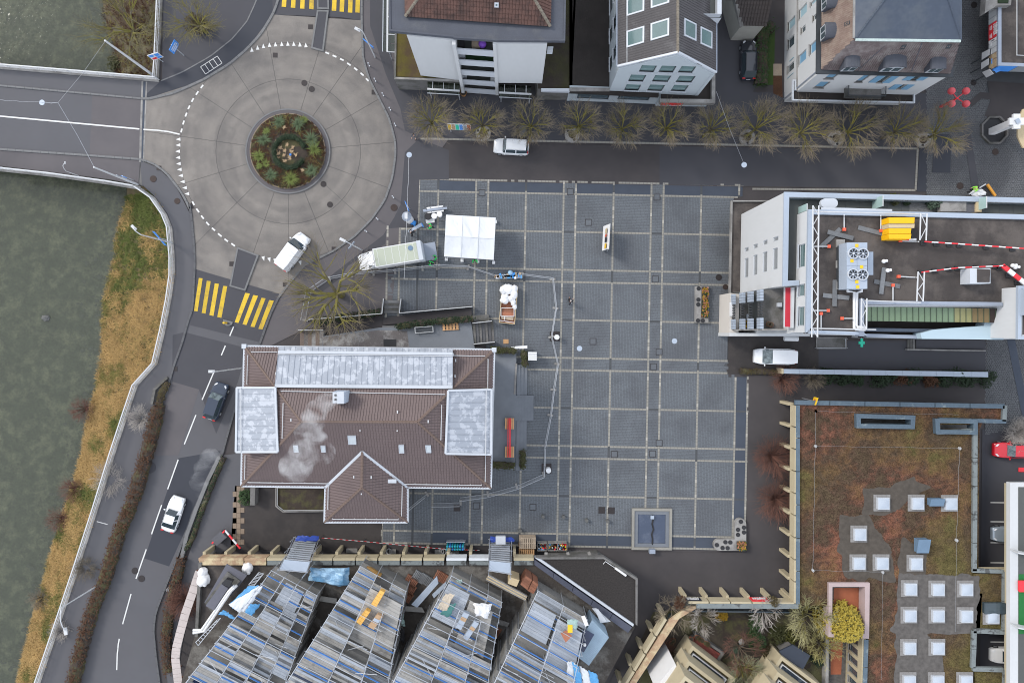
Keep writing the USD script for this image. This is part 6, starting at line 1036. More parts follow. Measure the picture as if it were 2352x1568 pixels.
def deck(S,s0,s1,t0,t1,n,m,z=None,name='plank'):
 T,P,zf=S
 for k in range(n):a,c=t0+(t1-t0)*k/n,t0+(t1-t0)*(k+.95)/n;zz=z or zf((t0+t1)/2);T.p(name,MB().plate([P(s0,a,zz),P(s1,a,zz),P(s1,c,zz),P(s0,c,zz)],.06),m)
deck(S_B,.35,.97,.1,.48,16,plank_grey);deck(S_C,.02,.42,.06,.34,12,plank_blue);deck(S_C,.46,.88,.1,.45,15,plank_grey);deck(S_D,.02,.45,.1,.36,10,plank_blue);deck(S_D,.5,.97,.12,.5,16,plank_blue);deck(S_A,.36,.74,.02,.16,6,plank_blue)
def lying(nm,lb,cat,pts,z,t,m,rough=0.):
 b=MB()
 if rough:
  k=10;q=[W(p,z)for p in pts];vs=[];ar=np.random.default_rng(int(pts[0][0]))
  off=ar.random()*40
  for j in range(k):
   for i in range(k):v=bil(q,i/(k-1),j/(k-1));v=np.array(v);edge=min(i,j,k-1-i,k-1-j);v[:2]+=ar.normal(0,.05,2);v[2]+=meshkit.fbm(np.array([[v[0]*1.6+off,v[1]*1.6,0]]),3)[0]*rough+(0 if edge else-rough*.4);vs.append(v)
  b.add(vs,[(j*k+i,(j+1)*k+i,(j+1)*k+i+1,j*k+i+1)for j in range(k-1)for i in range(k-1)])
 else:b.plate([W(p,z)for p in pts],t)
 return solo(nm,lb,cat,b,m)
M4=lambda t,*f:[t(*p)for p in Q(*f)]
lying('tarpaulin','bright blue tarpaulin over the corner of the leftmost scaffold','tarpaulin',M4(tb,1075,230,1215,225,905,560,800,490),7.6,0,tarp_blue,.25);lying('tarpaulin','white tarpaulin strip between two blue ones on the leftmost scaffold','tarpaulin',M4(tb,1215,225,1270,240,1000,640,800,490),7.75,0,tarp_white,.25);lying('tarpaulin','small blue tarpaulin piece right of the white strip','tarpaulin',M4(tb,1100,470,1240,480,1090,690,990,640),7.9,0,tarp_blue,.25);lying('tarpaulin','blue tarpaulin at the outer corner below the white strip','tarpaulin',M4(tb,730,560,830,620,900,680,660,610),7.9,0,tarp_blue,.3)
lying('tarpaulin','large pale blue crumpled tarpaulin in the gap left of the second scaffold','tarpaulin',M4(tc,-130,540,400,540,390,800,-160,720),5.2,0,tarp_pale,.9);lying('tarpaulin','blue and white striped tarpaulin hung at the lower right corner of the site','tarpaulin',M4(tf,1210,1260,1330,1300,1420,1600,1190,1600),9.0,0,tarp_white,.3)
for i,(a,c)in enumerate(((1270,1370),(1490,1600))):lying('tarpaulin',('left' if i==0 else 'right')+' blue stripe sheet of the striped tarpaulin at the lower right','tarpaulin',M4(tf,a,1290+i*100,c,1340+i*90,c+50,1610,a+50,1610),9.4,0,tarp_blue,.2)
lying('tarpaulin','white sheet between the two blue stripes at the lower right','tarpaulin',M4(tf,1370,1330,1490,1400,1550,1610,1420,1610),9.2,0,tarp_white,.2)
lying('netting','crumpled green netting in the yard between second and third scaffold','netting',M4(td,985,640,1160,620,1170,790,1010,760),5.0,0,film_green,1.2);lying('netting','pale green film heap behind the third scaffold','netting',M4(tc,1790,710,1960,700,1950,840,1800,840),5.0,0,film_green,1.0);lying('netting','black foil with pink rags in the yard of the second scaffold','foil',M4(td,960,760,1170,820,1160,1000,950,900),4.7,0,plastic_black,.6)
for i,(q,lb)in enumerate(((M4(td,830,290,890,320,770,530,700,490),'upper'),(M4(td,630,560,690,590,560,775,497,730),'lower left'))):
 T=Thing('insulation_pack',lb+' orange insulation pack on the second scaffold','insulation pack',W(q[0],8));
 for k in range(5):T.p('board',MB().plate([W(lerp(q[0],q[3],k/5),9.0),W(lerp(q[1],q[2],k/5),9.0),W(lerp(q[1],q[2],(k+.94)/5),9.0),W(lerp(q[0],q[3],(k+.94)/5),9.0)],.7),box_orange)
for q,lb,m in((M4(td,790,620,865,655,740,835,660,790),'cardboard box with grey lid right of the orange packs',card),(M4(td,1985,590,2060,620,1940,840,1870,800),'long parcel with cardboard ends on the third scaffold',zinc_light),(M4(td,2130,715,2190,750,2030,985,1975,945),'long pale panel stack at the lower right of the third scaffold',zinc_light)):
 T=Thing('parcel',lb,'parcel',W(q[0],8));T.p('box',MB().plate([W(p,9.2)for p in q],.6),m);T.p('band',MB().plate([W(bil(q,s,t),9.26)for s,t in((0,.3),(1,.3),(1,.5),(0,.5))],.05),zinc_light if m is card else card)
lying('mat','beige patterned mat on the third scaffold','mat',M4(td,1730,330,1860,350,1740,580,1610,540),8.9,0,mat('mat_beige',(.42,.36,.28),.9,.35,5.,12.),.15);lying('mat','dark teal mat beside the beige one on the third scaffold','mat',M4(td,1770,480,1880,480,1780,660,1650,610),8.85,0,mat('mat_teal',(.05,.15,.14),.8,.15,2.),.1)
lying('white_sacks','white sacks heaped at the top of the third scaffold','sack',M4(te,60,1010,310,1050,260,1240,90,1180),9.0,0,plastic_white,.8);lying('cardboard','orange-brown cardboard sheet on the rightmost scaffold','cardboard',M4(tf,1110,880,1190,840,1270,920,1180,1010),9.2,.05,brick_clay);lying('plastic_sheet','pale green plastic sheet on the rightmost scaffold','plastic sheet',M4(tf,1210,690,1350,690,1330,830,1200,800),9.1,0,film_green,.2)
bx_item('tool_box','yellow-rimmed black tool box on the rightmost scaffold','box',tf(1240,810),8.9,(.5,.8,.4),sign_yellow,0);lying('board','long white board leaning on the rightmost scaffold rail','board',M4(tf,1395,650,1445,640,1495,770,1450,790),9.5,.08,plastic_white)
T=Thing('metal_hut','blue-grey ribbed metal hut with dark roof opening on the site','hut',W((1365,1470),5));hq=M4(tf,1545,700,1775,940,1500,1325,1290,1165)
for i in range(22):T.p('rib',MB().plate([W(bil(hq,0,i/22),7.2),W(bil(hq,1,i/22),6.6),W(bil(hq,1,(i+.9)/22),6.6),W(bil(hq,0,(i+.9)/22),7.2)],.06),hut_metal)
T.p('body',MB().prism([W(p,6.4)[:2]for p in hq],3.4,6.45),hut_metal);T.p('opening',MB().plate([W(p,7.6)for p in M4(tf,1440,825,1575,900,1430,1145,1300,1075)],.1),solar);T.p('cap',MB().ball(W(tf(1440,1040),7.7),.2,1),plastic_white)
sheets=Thing('sheet_stack','stack of white profiled sheets beside the dark metal strip','sheet stack',W(tf(1650,640),4.6));[sheets.p('sheet',MB().plate([W(p,5.0+k*.12)for p in M4(tf,1545+k*20,540+k*5,1600+k*15,535+k*8,1800-k*25,720,1700-k*20,740)],.05),white_metal)for k in range(3)]
def pallet(lb,p,z,rz,m,n=7,L=1.2,Wd=.8,stack=1,group=None):
 T=Thing('pallet',lb,'pallet',W(p,z),group=group);q=W(p,z);c,s=math.cos(rz),math.sin(rz)
 for k in range(stack):
  zz=z+k*.16
  for j in range(3):o=(j-1)*(Wd/2-.06);T.p('runner',MB().box((q[0]-s*o,q[1]+c*o,zz+.05),(L,.1,.1),rz),m)
  for j in range(n):o=-L/2+(j+.5)*L/n;T.p('slat',MB().box((q[0]+c*o,q[1]+s*o,zz+.12),(L/n*.68,Wd,.025),rz),m)
pallet('upper stack of weathered pallets beside the stair tower',(1211,1239),0,0,wood_old,stack=9,L=2.0,Wd=1.3,n=9);pallet('lower stack of pale pallets beside the stair tower',(1209,1256),0,0,wood_new,stack=7,L=1.9,Wd=1.2,n=8)
for i,(x,y,a,m,lb)in enumerate(((1260,720,-.55,wood_red,'reddish pallet, upper left of the pile in the yard'),(1230,820,-.55,wood_red,'reddish pallet, lower left of the pile in the yard'),(1370,660,-.55,plank_dark,'dark pallet at the back of the pile in the yard'),(1460,700,-.55,plank_dark,'dark pallet right of the back one in the yard pile'),(1670,660,-.5,wood_red,'single reddish pallet beyond the white profile bundle'),(1190,920,-.6,wood_red,'broken pallet at the front of the yard pile'))):pallet(lb,tc(x,y),zb+.1,a,m,8,1.5,1.1,2)
pallet('orange new pallet leaning by the hedge on the inn terrace',(1035,750),.95,.06,wood_new,5,2.0,.85);pallet('dark pallet beside the red brick plank in the third yard',tf(230,860),zb+.1,1.0,wood_red,7)
for i,(q,lb,m)in enumerate(((M4(tc,1610,665,1630,760,1340,1090,1260,1050),'bundle of pale grey metal profiles in the yard',zinc_light),(M4(tc,1730,745,1750,790,1570,960,1545,915),'smaller bundle of metal profiles leaning on the third scaffold',zinc_light),(M4(te,250,640,300,660,790,980,230,720),'long timber formwork beam beside the stair tower',wood_pale))):
 T=Thing('profile_bundle',lb,'metal bundle' if i<2 else 'beam',W(q[0],5));n=5
 if i==2:q=M4(te,270,640,800,930,770,1000,225,715)
 for k in range(n):f=(k+.06)/n,(k+.94)/n;T.p('profile',MB().plate([W(lerp(q[0],q[3],f[0])if i==2 else lerp(q[0],q[1],f[0]),5.6),W(lerp(q[1],q[2],f[0])if i==2 else lerp(q[3],q[2],f[0]),5.6),W(lerp(q[1],q[2],f[1])if i==2 else lerp(q[3],q[2],f[1]),5.6),W(lerp(q[0],q[3],f[1])if i==2 else lerp(q[0],q[1],f[1]),5.6)],.35),m if(i<2 or k%2)else concrete)
for q,lb,m,h in((M4(te,560,670,690,715,650,805,530,760),'pale yellow crate of bricks by the stair tower',wood_pale,5.9),(M4(te,780,655,865,710,800,850,705,775),'left brown timber crate behind the rightmost scaffold',wood_red,6.1),(M4(te,875,715,950,775,885,905,800,855),'right dark brown timber crate behind the rightmost scaffold',wood_red,6.0)):
 T=Thing('timber_crate',lb,'crate',W(q[0],zb));
 for k in range(4):T.p('board',MB().plate([W(bil(q,0,k/4),h),W(bil(q,1,k/4),h),W(bil(q,1,(k+.95)/4),h),W(bil(q,0,(k+.95)/4),h)],.08),m)
 T.p('side',MB().prism([W(p,h-.1)[:2]for p in q],zb,h-.1),m)
for i,(q,lb)in enumerate(((M4(tb,2000,360,2290,405,2280,475,1998,430),'grey plank lying in the yard right of the leftmost scaffold'),(M4(tc,1165,1070,1405,1090,1445,1160,1165,1140),'grey plank lying in the yard below the metal bundle'),(M4(tf,195,675,405,740,380,800,175,735),'grey plank lying in the yard left of the ladder scaffold'),(M4(tf,70,920,190,780,215,805,95,950),'red brick-coloured plank in the third yard'))):lying('loose_plank',lb,'plank',q,zb+.3,.08,plank_grey if i<3 else brick_clay)
lying('timber','long ochre timber roll behind the second scaffold','timber',M4(tc,640,535,700,545,850,640,820,690),5.6,.4,mat('ochre',(.28,.16,.05),.85,.15,1.))
for i,(p,rr)in enumerate((((470,1310),.6),((472,1327),.75),((572,1301),.62))):q=W(p,zb);b=MB().ball(q+(0,0,.45),rr,2,(1,1,.75),.25);b.ball(q+(.2,-.45,.7),rr*.35,1,(1,1.2,.6),.3);solo('big_bag','white big bag on the gravel strip, '+('upper of the two at the left wall','lower of the two at the left wall','alone near the arcade')[i],'big bag',b,plastic_white,smooth=True)
T=Thing('roof_hatch','dark violet sheet-metal roof box with white ducts on the site','roof box',W(ta(700,900),zb));T.p('base',MB().plate([W(p,5.0)for p in M4(ta,770,565,1050,720,840,1000,460,1100)],.15),violet_sheet);T.p('plinth',MB().plate([W(p,5.2)for p in M4(ta,780,670,960,800,560,1230,470,1100)],.2),concrete_dark);T.p('box',MB().plate([W(p,6.4)for p in M4(ta,700,840,790,900,590,1200,480,1140)],1.2),violet_sheet);T.p('flue',MB().plate([W(p,6.9)for p in M4(ta,760,770,850,800,800,880,700,830)],.6),plastic_black)
T=Thing('duct','pair of long white ducts running diagonally beside the leftmost scaffold','duct',W(ta(600,1200),6));[T.p('pipe',MB().tube([W(ta(880+d,860),6.3),W(ta(800+d,940),6.3),W(ta(430+d,1470+d*.6),6.0),W(ta(310,1475+d*1.2),6.0)],.16,n=8),plastic_white)for d in(0,30)]
for i,(q,z)in enumerate(((M4(tb,1075,215,1150,225,1280,60,1215,45),6.5),(M4(tb,380,1050,345,1005,640,700,690,670),8.2))):
 T=Thing('ladder',('short ladder at the head' if i==0 else 'long ladder run along the outer edge')+' of the leftmost scaffold','ladder',W(q[0],z));A,B,C,D=[W(p,z)for p in q];T.p('stile',MB().tube([A,D],.04),steel);T.p('stile',MB().tube([B,C],.04),steel);[T.p('rung',MB().tube([lerp(A,D,k/9),lerp(B,C,k/9)],.03),steel)for k in range(10)]
def stair_tower(lb,q,za,zc,tarp=None):
 T=Thing('stair_tower',lb,'stairs',W(q[0],0));n=16
 for i in range(n):
  t=(i+.5)/n;z=za+(zc-za)*min(1,t*1.15);T.p('tread',MB().plate([W(bil(q,.06,i/n),z),W(bil(q,.94,i/n),z),W(bil(q,.94,(i+.7)/n),z),W(bil(q,.06,(i+.7)/n),z)],.05),plank_blue if i%5 else steel)
 for s in(0,1):
  for t in(0,.33,.66,1):a=W(bil(q,s,t),za+(zc-za)*t);T.p('standard',MB().bar((a[0],a[1],0),(a[0],a[1],a[2]+1.6),.07,.07),steel)
  for dz in(.5,1.0,1.5):T.p('rail',MB().tube([W(bil(q,s,0),za+dz),W(bil(q,s,1),zc+dz)],.035,n=4),steel)
 for t in(0,.33,.66,1):T.p('transom',MB().tube([W(bil(q,-.05,t),za+(zc-za)*t+1.4),W(bil(q,1.05,t),za+(zc-za)*t+1.4)],.035,n=4),steel)
 T.p('platform',MB().plate([W(bil(q,.02,.68),zc+.3),W(bil(q,.98,.68),zc+.3),W(bil(q,.98,.98),zc+.3),W(bil(q,.02,.98),zc+.3)],.06),zinc_light)
stair_tower('slanted scaffold stair tower over the left part of the arcade',Q(676,1234,732,1240,704,1314,640,1308),.5,6.5);stair_tower('straight scaffold stair tower over the right part of the arcade',Q(1124,1238,1175,1238,1173,1318,1123,1310),.5,6.5)
lying('tarpaulin','dark blue tarpaulin at the top of the slanted stair tower','tarpaulin',Q(684,1230,734,1230,729,1242,676,1242),2.4,0,tarp_navy,.2);lying('tarpaulin','dark blue tarpaulin at the top of the straight stair tower','tarpaulin',Q(1126,1232,1176,1232,1184,1244,1126,1245),2.2,0,tarp_navy,.3);bx_item('site_cabinet','white cabinet at the head of the straight stair tower','cabinet',(1150,1239),2.2,(1.1,.9,.5),white_metal)
T=Thing('barrel_rack','rack of fourteen turquoise and blue gas bottles by the arcade','rack',W((1047,1250)));T.p('frame',MB().box(W((1047,1257),.5),(2.3,.06,1.0)).box(W((1047,1242),.5),(2.3,.06,1.0)),steel);tq=mat('turquoise',(.03,.35,.4),.45,.15,2.);bq_=mat('bottle_blue',(.05,.25,.62),.45,.15,2.)
for r_ in range(2):
 for k in range(7):q=W(tc(1765+k*35,210+r_*40),0);g=T.p('bottle',MB().cyl(q,.13,1.2,10).cyl(q+(0,0,1.2),.13,.12,10,.05),bq_ if(k*5+r_*3)%4==1 else tq)
for i,(x0,x1)in enumerate(((940,1070),(1085,1215),(1220,1345))):
 T=Thing('waste_cage','wire cage of mixed coloured waste, '+('left','middle','right')[i]+' of three by the arcade','waste container',W(te(x0,250)));a,c=W(te(x0,205),.9),W(te(x1,305),.9);cx,cy=(a[0]+c[0])/2,(a[1]+c[1])/2;w_,h_=c[0]-a[0],a[1]-c[1]
 for dx,dy,sx_,sy_ in((0,h_/2,w_,.05),(0,-h_/2,w_,.05),(w_/2,0,.05,h_),(-w_/2,0,.05,h_)):T.p('side',MB().box((cx+dx,cy+dy,.5),(sx_,sy_,1.0)),concrete)
 rr=random.Random(i)
 for k in range(46):T.p('scrap',MB().box((cx+rr.uniform(-.45,.45)*w_,cy+rr.uniform(-.43,.43)*h_,.5+rr.uniform(0,.35)),(rr.uniform(.08,.25),rr.uniform(.08,.2),.1),rr.uniform(0,3)),rr.choice([plastic_black,plastic_black,plastic_white,sign_yellow,sign_red,tarp_blue,wood_old,leaf_olive,stone_grey]))
for i,(x,y)in enumerate(((950,320),(1675,318),(1708,320),(1790,310),(1825,325))):q=W(tc(x,y),.2);a=np.linspace(0,2*np.pi,15);solo('hose_ring','pale coiled hose ring by the arcade, '+('leftmost','second','third','fourth','fifth')[i]+' from the left','hose',MB().tube([q+(math.cos(u)*.28,math.sin(u)*.34,0)for u in a],.06,n=5),steel_white)
for i,(x,y)in enumerate(((440,305),(1000,318),(1630,325),(1870,325))):bx_item('slab_stack','stack of pale slabs on the ground before the arcade, '+('first','second','third','fourth')[i]+' from the left','slab stack',tc(x,y),0,(1.3 if i==0 else .8,.5,.25),concrete)
redwhite('barrier_boards','red and white barrier boards meeting in a point at the site entrance',[ta(570,280),ta(750,100),ta(960,350)],1.0,.18,feet=False)
tape=Thing('barrier_tape','red and white tape strung along the site arcade','barrier tape',W(tc(600,170),1))
pts_=[W(tc(*p),1.0)for p in Q(20,130,600,178,1210,238,1740,285,2200,300)];k=0
for a,c in zip(pts_[:-1],pts_[1:]):
 n=14
 for i in range(n):tape.p('strip',MB().bar(lerp(a,c,i/n),lerp(a,c,(i+1)/n),.03,.09),letter_white if k%2 else sign_red);k+=1
for a in pts_[:4]:tape.p('post',MB().bar((a[0],a[1],0),(a[0],a[1],1.1),.05,.05),dark_steel)
bx_item('transformer_box','blue-grey control box in the pit by the red white barrier','box',ta(690,195),0,(1.0,1.5,1.1),cloth_grey,-.85);b=MB().prism(WP(M4(ta,630,250,815,250,815,320,630,315)),-.03,.0);struct('site_pit',b,plastic_black)
T=Thing('fence_panels','curved fence of pale boards left of the site wall','fence',W((430,1450)))
fp=[W(p,1.6)for p in M4(tb,365,20,270,310,170,600,100,860,50,1060,35,1200,60,1420,80,1568)]+[W((424,1600),1.6)]
for a,c in zip(fp[:-1],fp[1:]):
 for i in range(3):p0,p1=lerp(a,c,i/3),lerp(a,c,(i+.96)/3);T.p('panel',MB().bar((p0[0]+.45,p0[1],2.0),(p1[0]+.45,p1[1],2.0),1.0,.06),pale_board)
 T.p('post',MB().box((a[0],a[1],1.0),(.12,.12,2.0)),wood_red)
# ------------------------------------------------------------------ trees, shrubs, hedges
def tree(nm,lb,p,h,R_,trunk=2.4,limbs=8,subs=9,twigs=5,seed=1,bark=bark_moss,tw=twig_grey,z=0.,group=None,cat='tree',crown=.5,tr=.16,flat=.45,droop=0.,thin=.012,stems=1):
 """bare tree: p is where its crown centre appears at height z + h"""
 q=W(p,z+h);base=np.array([q[0],q[1],z]);rr=random.Random(seed);T=Thing(nm,lb,cat,base,group=group);k=T.path
 br,twg,tk=MB(),MB(),MB();up=np.array([0,0,1.])
 top=base+(0,0,trunk)
 if stems==1:tk.tube([base,base+(rr.uniform(-.05,.05),rr.uniform(-.05,.05),trunk*.5),top],tr,tr*.8,8)
 for i in range(limbs):
  a=i*6.283/limbs+rr.uniform(-.35,.35);L=R_*rr.uniform(.38,.6);d=np.array([math.cos(a),math.sin(a),0]);s0=top if stems==1 else base+d*rr.uniform(.05,.3)*R_*.4
  lift=(h-trunk)*rr.uniform(.35,1.0);e=s0+d*L+up*lift;m=lerp(s0,e,.5)+np.array([rr.gauss(0,.1),rr.gauss(0,.1),lift*.12+.1])*R_*.3
  (br if stems==1 else br).tube([s0,m,e],tr*.5,tr*.24,5)
  for j in range(subs):
   t=rr.uniform(.25,1.);o=lerp(s0,m,t*2)if t<.5 else lerp(m,e,t*2-1);o=np.array(o);a2=a+rr.gauss(0,.55);d2=np.array([math.cos(a2),math.sin(a2),rr.uniform(.05,flat*2)]);far=R_*rr.uniform(.72,1.03);rad=np.hypot(*(o-base)[:2]);l2=max(.3,far-rad)*rr.uniform(.5,.8)
   e2=o+d2*l2+np.array([0,0,-droop*l2]);m2=lerp(o,e2,.5)+np.array([rr.gauss(0,.06),rr.gauss(0,.06),rr.gauss(0,.06)])*l2;br.tube([o,m2,e2],tr*.2,tr*.08,4,cap=False)
   for w in range(twigs):
    t=rr.uniform(.2,1.);o3=np.array(lerp(m2,e2,t)if rr.random()<.7 else lerp(o,m2,t));a3=a2+rr.gauss(0,.6);d3=np.array([math.cos(a3),math.sin(a3),rr.uniform(-.1,flat*1.6)]);l3=R_*rr.uniform(.14,.34);e3=o3+d3*l3+np.array([0,0,-droop*l3]);m3=np.array(lerp(o3,e3,.5))+np.array([rr.gauss(0,.05),rr.gauss(0,.05),.04])*l3
    twg.tube([o3,m3,e3],thin*1.4,thin*.7,3,cap=False)
 if stems==1:T.p('trunk',tk,bark)
 T.p('branches',br,bark);T.p('twigs',twg,tw,kind='stuff');return T
rowx=[(987,267,2.9),(1107,273,2.65),(1221,275,2.65),(1334,275,2.55),(1437,280,2.7),(1541,280,2.6),(1646,283,2.6),(1755,281,3.2),(1861,290,3.3),(1973,288,3.35),(2085,287,2.7),(2180,294,3.1)]
tl=['leftmost bare plane tree of the street row, beside the display panel','second bare plane tree from the left, over a round planter','third bare plane tree from the left, behind the white car','fourth bare plane tree from the left, over a round planter','fifth bare plane tree from the left, before the bank windows','sixth bare plane tree from the left, before the red lettering','seventh bare plane tree from the left, before the bank annex','wide bare plane tree at the end of the green hedge','wide bare plane tree below the left half of the blue shutter house','wide bare plane tree below the iron balcony','small bare plane tree left of the red lamp','rightmost plane tree, leaning right over the cobbles']
for i,(x,y,r)in enumerate(rowx):tree('plane_tree',tl[i],(x,y),5.4,r*1.17,2.6,10,10,7,100+i,group='bare plane trees along the street',flat=.4)
def planter_ring(p,lb,r=.92):
 q=W(p);T=Thing('round_planter',lb,'planter',q,group='round planters under the plane trees');c=sg.Point(q[:2]);T.p('ring',MB().prism(c.buffer(r,16).difference(c.buffer(r*.55,12)),-.02,.45),concrete);T.p('earth',MB().prism(c.buffer(r*.55,12),-.02,.3),soil);rr=random.Random(int(p[0]))
 for k in range(3):a=k*2.1+rr.random();T.p('pad',MB().cyl(q+(math.cos(a)*r*.76,math.sin(a)*r*.76,.45),.16,.02,12),plastic_black)
for p,lb in(((1110,308),'round planter under the second plane tree'),((1314,311),'round planter under the fourth plane tree'),((1714,317),'round planter under the wide plane tree by the hedge'),((1917,320),'round planter under the plane tree below the iron balcony'),((2116,323),'round planter under the rightmost plane tree')):planter_ring(p,lb)
bx_item('grit_bin','grey bin beside the third plane tree','bin',(1201,304),0,(.85,1.3,.8),stone_grey)
tree('mossy_tree','large mossy bare tree leaning over the steps by the yellow crossing',(758,672),5.5,6.9,2.2,7,11,8,7,tr=.42,flat=.3,thin=.014,tw=twig_grey)
tree('bank_tree','bare mossy tree hanging over the river at the upper left',(282,52),4,6.0,1.5,8,9,6,8,z=-3,tr=.25,thin=.014,tw=twig_olive);tree('yard_tree','bare olive tree beside the blue direction signs',(430,32),5,4.0,1.8,8,9,5,9,tr=.2,tw=twig_olive,thin=.014)
bush('round_shrub','round olive-brown shrub beside the blue direction signs',(458,66),0,1.7,leaf_brownish,700,.7,s=.12);bush('round_shrub','small olive shrub at the water below the bridge lamp',(266,148),-3.7,1.0,leaf_olive,300,.7)
def thicket(nm,lb,p,z,r,m,seed,n=160,hgt=1.6,group=None,th=.014):
 q=W(p,z);rr=random.Random(seed);T=Thing(nm,lb,'shrub',q,group=group);b=MB()
 for i in range(n):
  a=rr.uniform(0,6.28);L=r*rr.uniform(.5,1.05);d=np.array([math.cos(a),math.sin(a),0]);o=q+d*rr.uniform(0,.15)*r;e=q+d*L+(0,0,hgt*rr.uniform(.35,1.));m_=lerp(o,e,.5)+np.array([rr.gauss(0,.12),rr.gauss(0,.12),.25*hgt]);b.tube([o,m_,e],th,th*.5,3,cap=False)
  for k in range(3):o2=np.array(lerp(m_,e,rr.random()));a2=a+rr.gauss(0,.8);b.tube([o2,o2+np.array([math.cos(a2),math.sin(a2),rr.uniform(0,.8)])*r*.28],th*.7,th*.4,3,cap=False)
 T.p('twigs',b,m);return T
for i,(p,r,m,lb)in enumerate((((1772,1046),2.7,twig_red,'upper reddish bare shrub before the cream fins'),((1780,1144),2.8,twig_red,'lower reddish bare shrub before the cream fins'),((433,1372),2.2,twig_red,'reddish bare shrub beside the curved board fence'),((2330,992),2.0,twig_pale,'pale bare shrub above the red car'))):thicket('bare_shrub',lb,p,0,r,m,40+i,300)
for i,(x,y,r,m,z)in enumerate(((200,938,1.6,twig_red,-3.4),(330,957,1.7,twig_pale,-.3),(262,1098,2.2,twig_pale,-.8),(178,1122,1.7,twig_red,-3.0),(146,1188,1.6,twig_red,-3.3),(205,1298,1.6,twig_grey,-.6),(104,1368,1.5,twig_grey,-3.2),(150,1440,1.3,twig_pale,-.6))):thicket('bank_shrub','bare twiggy shrub on the river bank, '+('reddish, by the bend of the railing','pale, overhanging the path at the hedge top','pale, hanging over the railing mid-way','reddish, at the water below the pale one','reddish, above the narrowest strip of reeds','grey, inside the railing near the lamp','grey, at the water near the lamp','small and pale, low in the picture')[i],(x,y),z,r,m,60+i,130)
def hedge(nm,lb,pts,w,h,leaf,dens=70,z=0.,s=.11,core=None,rag=.18,kind=None,seed=1):
 line=sg.LineString(WP(pts,z+h));rr=random.Random(seed);T=Thing(nm,lb,'hedge',(*line.coords[0],z));n=max(4,int(line.length/.35));b=MB();prev=None;ring=[]
 for i in range(n+1):
  q=line.interpolate(line.length*i/n);q2=line.interpolate(min(line.length,line.length*i/n+.1));q1=line.interpolate(max(0,line.length*i/n-.1));d=np.array([q2.x-q1.x,q2.y-q1.y]);d/=np.linalg.norm(d);nn=np.array([-d[1],d[0]]);ww=w/2*(.75+.4*rr.random());hh=h*(.8+.25*rr.random())
  for u,v in((-1,0),(-.95,.75),(-.45,1),(.45,1),(.95,.75),(1,0)):ring.append((q.x+nn[0]*u*ww*.9,q.y+nn[1]*u*ww*.9,z+v*hh*.92))
 b.add(ring,[(i*6+j,i*6+j+1,i*6+j+7,i*6+j+6)for i in range(n)for j in range(5)]);T.p('core',b,core or soil);f=MB()
 for i in range(int(line.length*dens*w)):
  q=line.interpolate(rr.uniform(0,line.length));a=rr.uniform(0,6.28);u=rr.uniform(-1,1);edge=1-abs(u)**3*.5;zz=z+h*edge*rr.uniform(.75,1.06);k=rr.uniform(0,1)*w/2*(1+rag);leafq(f,(q.x+math.cos(a)*k,q.y+math.sin(a)*k,zz+rr.gauss(0,.05)-(k/w)**2*h*.4),s*rr.uniform(.7,1.5),rr)
 T.p('foliage',f,leaf);return T
hedge('beech_hedge','long russet beech hedge between the river path and the road',Q(357,935,345,985,330,1045,303,1138,264,1232,233,1335,203,1405,173,1512,155,1600),1.55,1.2,leaf_russet,90,seed=3);hedge('verge_shrubs','low olive planting at the upper tip of the beech hedge',Q(383,878,370,900,362,930),.9,.5,leaf_brownish,90,seed=4);hedge('verge_shrubs','narrow dark planting along the road opposite the white coupe',Q(512,1050,492,1095,462,1170,440,1235,425,1262),.6,.6,leaf_dark,80,seed=5);hedge('verge_shrubs','russet planting in the bend of the road left of the board fence',Q(413,1285,402,1330,388,1385,380,1440,377,1490,382,1545),1.2,.9,leaf_russet,80,seed=6);hedge('verge_shrubs','brown undergrowth under the russet hedge edge',Q(372,930,352,1000,335,1060,308,1145,270,1240,238,1345,208,1412,178,1518),.6,.4,leaf_brownish,60,seed=61)
vs_=Thing('verge_wall','low grey stone edging wall along the narrow verge','wall',W((470,1160)));vs_.p('wall',MB().prism(sg.LineString(WP(Q(505,1050,480,1100,452,1170,432,1225,424,1262,402,1340,388,1352))).buffer(.22),-.05,.35),kerb_stone);vs_.p('cap',MB().prism(sg.LineString(WP(Q(385,868,358,893,352,925))).buffer(.16),-.05,.4),concrete_dark)
lawn=MB().ps(Q(1742,62,1780,60,1778,195,1738,198),.02);struct('lawn',lawn,lawn_green);hedge('garden_hedge','curved green hedge between the black car and the blue shutter house',Q(1778,58,1768,60,1756,72,1754,120,1752,190),1.7,1.1,leaf_green,90,seed=8);struct('sand_patch',MB().ps(Q(1776,147,1796,147,1796,174,1776,174),.03),wood_old);struct('flower_bed',MB().ps(Q(1776,174,1796,174,1798,225,1776,215),.025),leaf_russet)
isl_ring=[W((662+35.5*math.cos(a),347+35.5*math.sin(a)),0)for a in np.linspace(0,6.283,40)]
hedge('box_hedge','dark ring-shaped box hedge in the middle of the round island',[(662+35.5*math.cos(a),347+35.5*math.sin(a))for a in np.linspace(.55,6.0,36)],.62,.75,leaf_dark,170,z=.6,s=.09,core=leaf_dark,seed=9)
z5_=lambda X,Y:(X/2.635*.6125+526.75,Y/2.635*.6125+232.75)
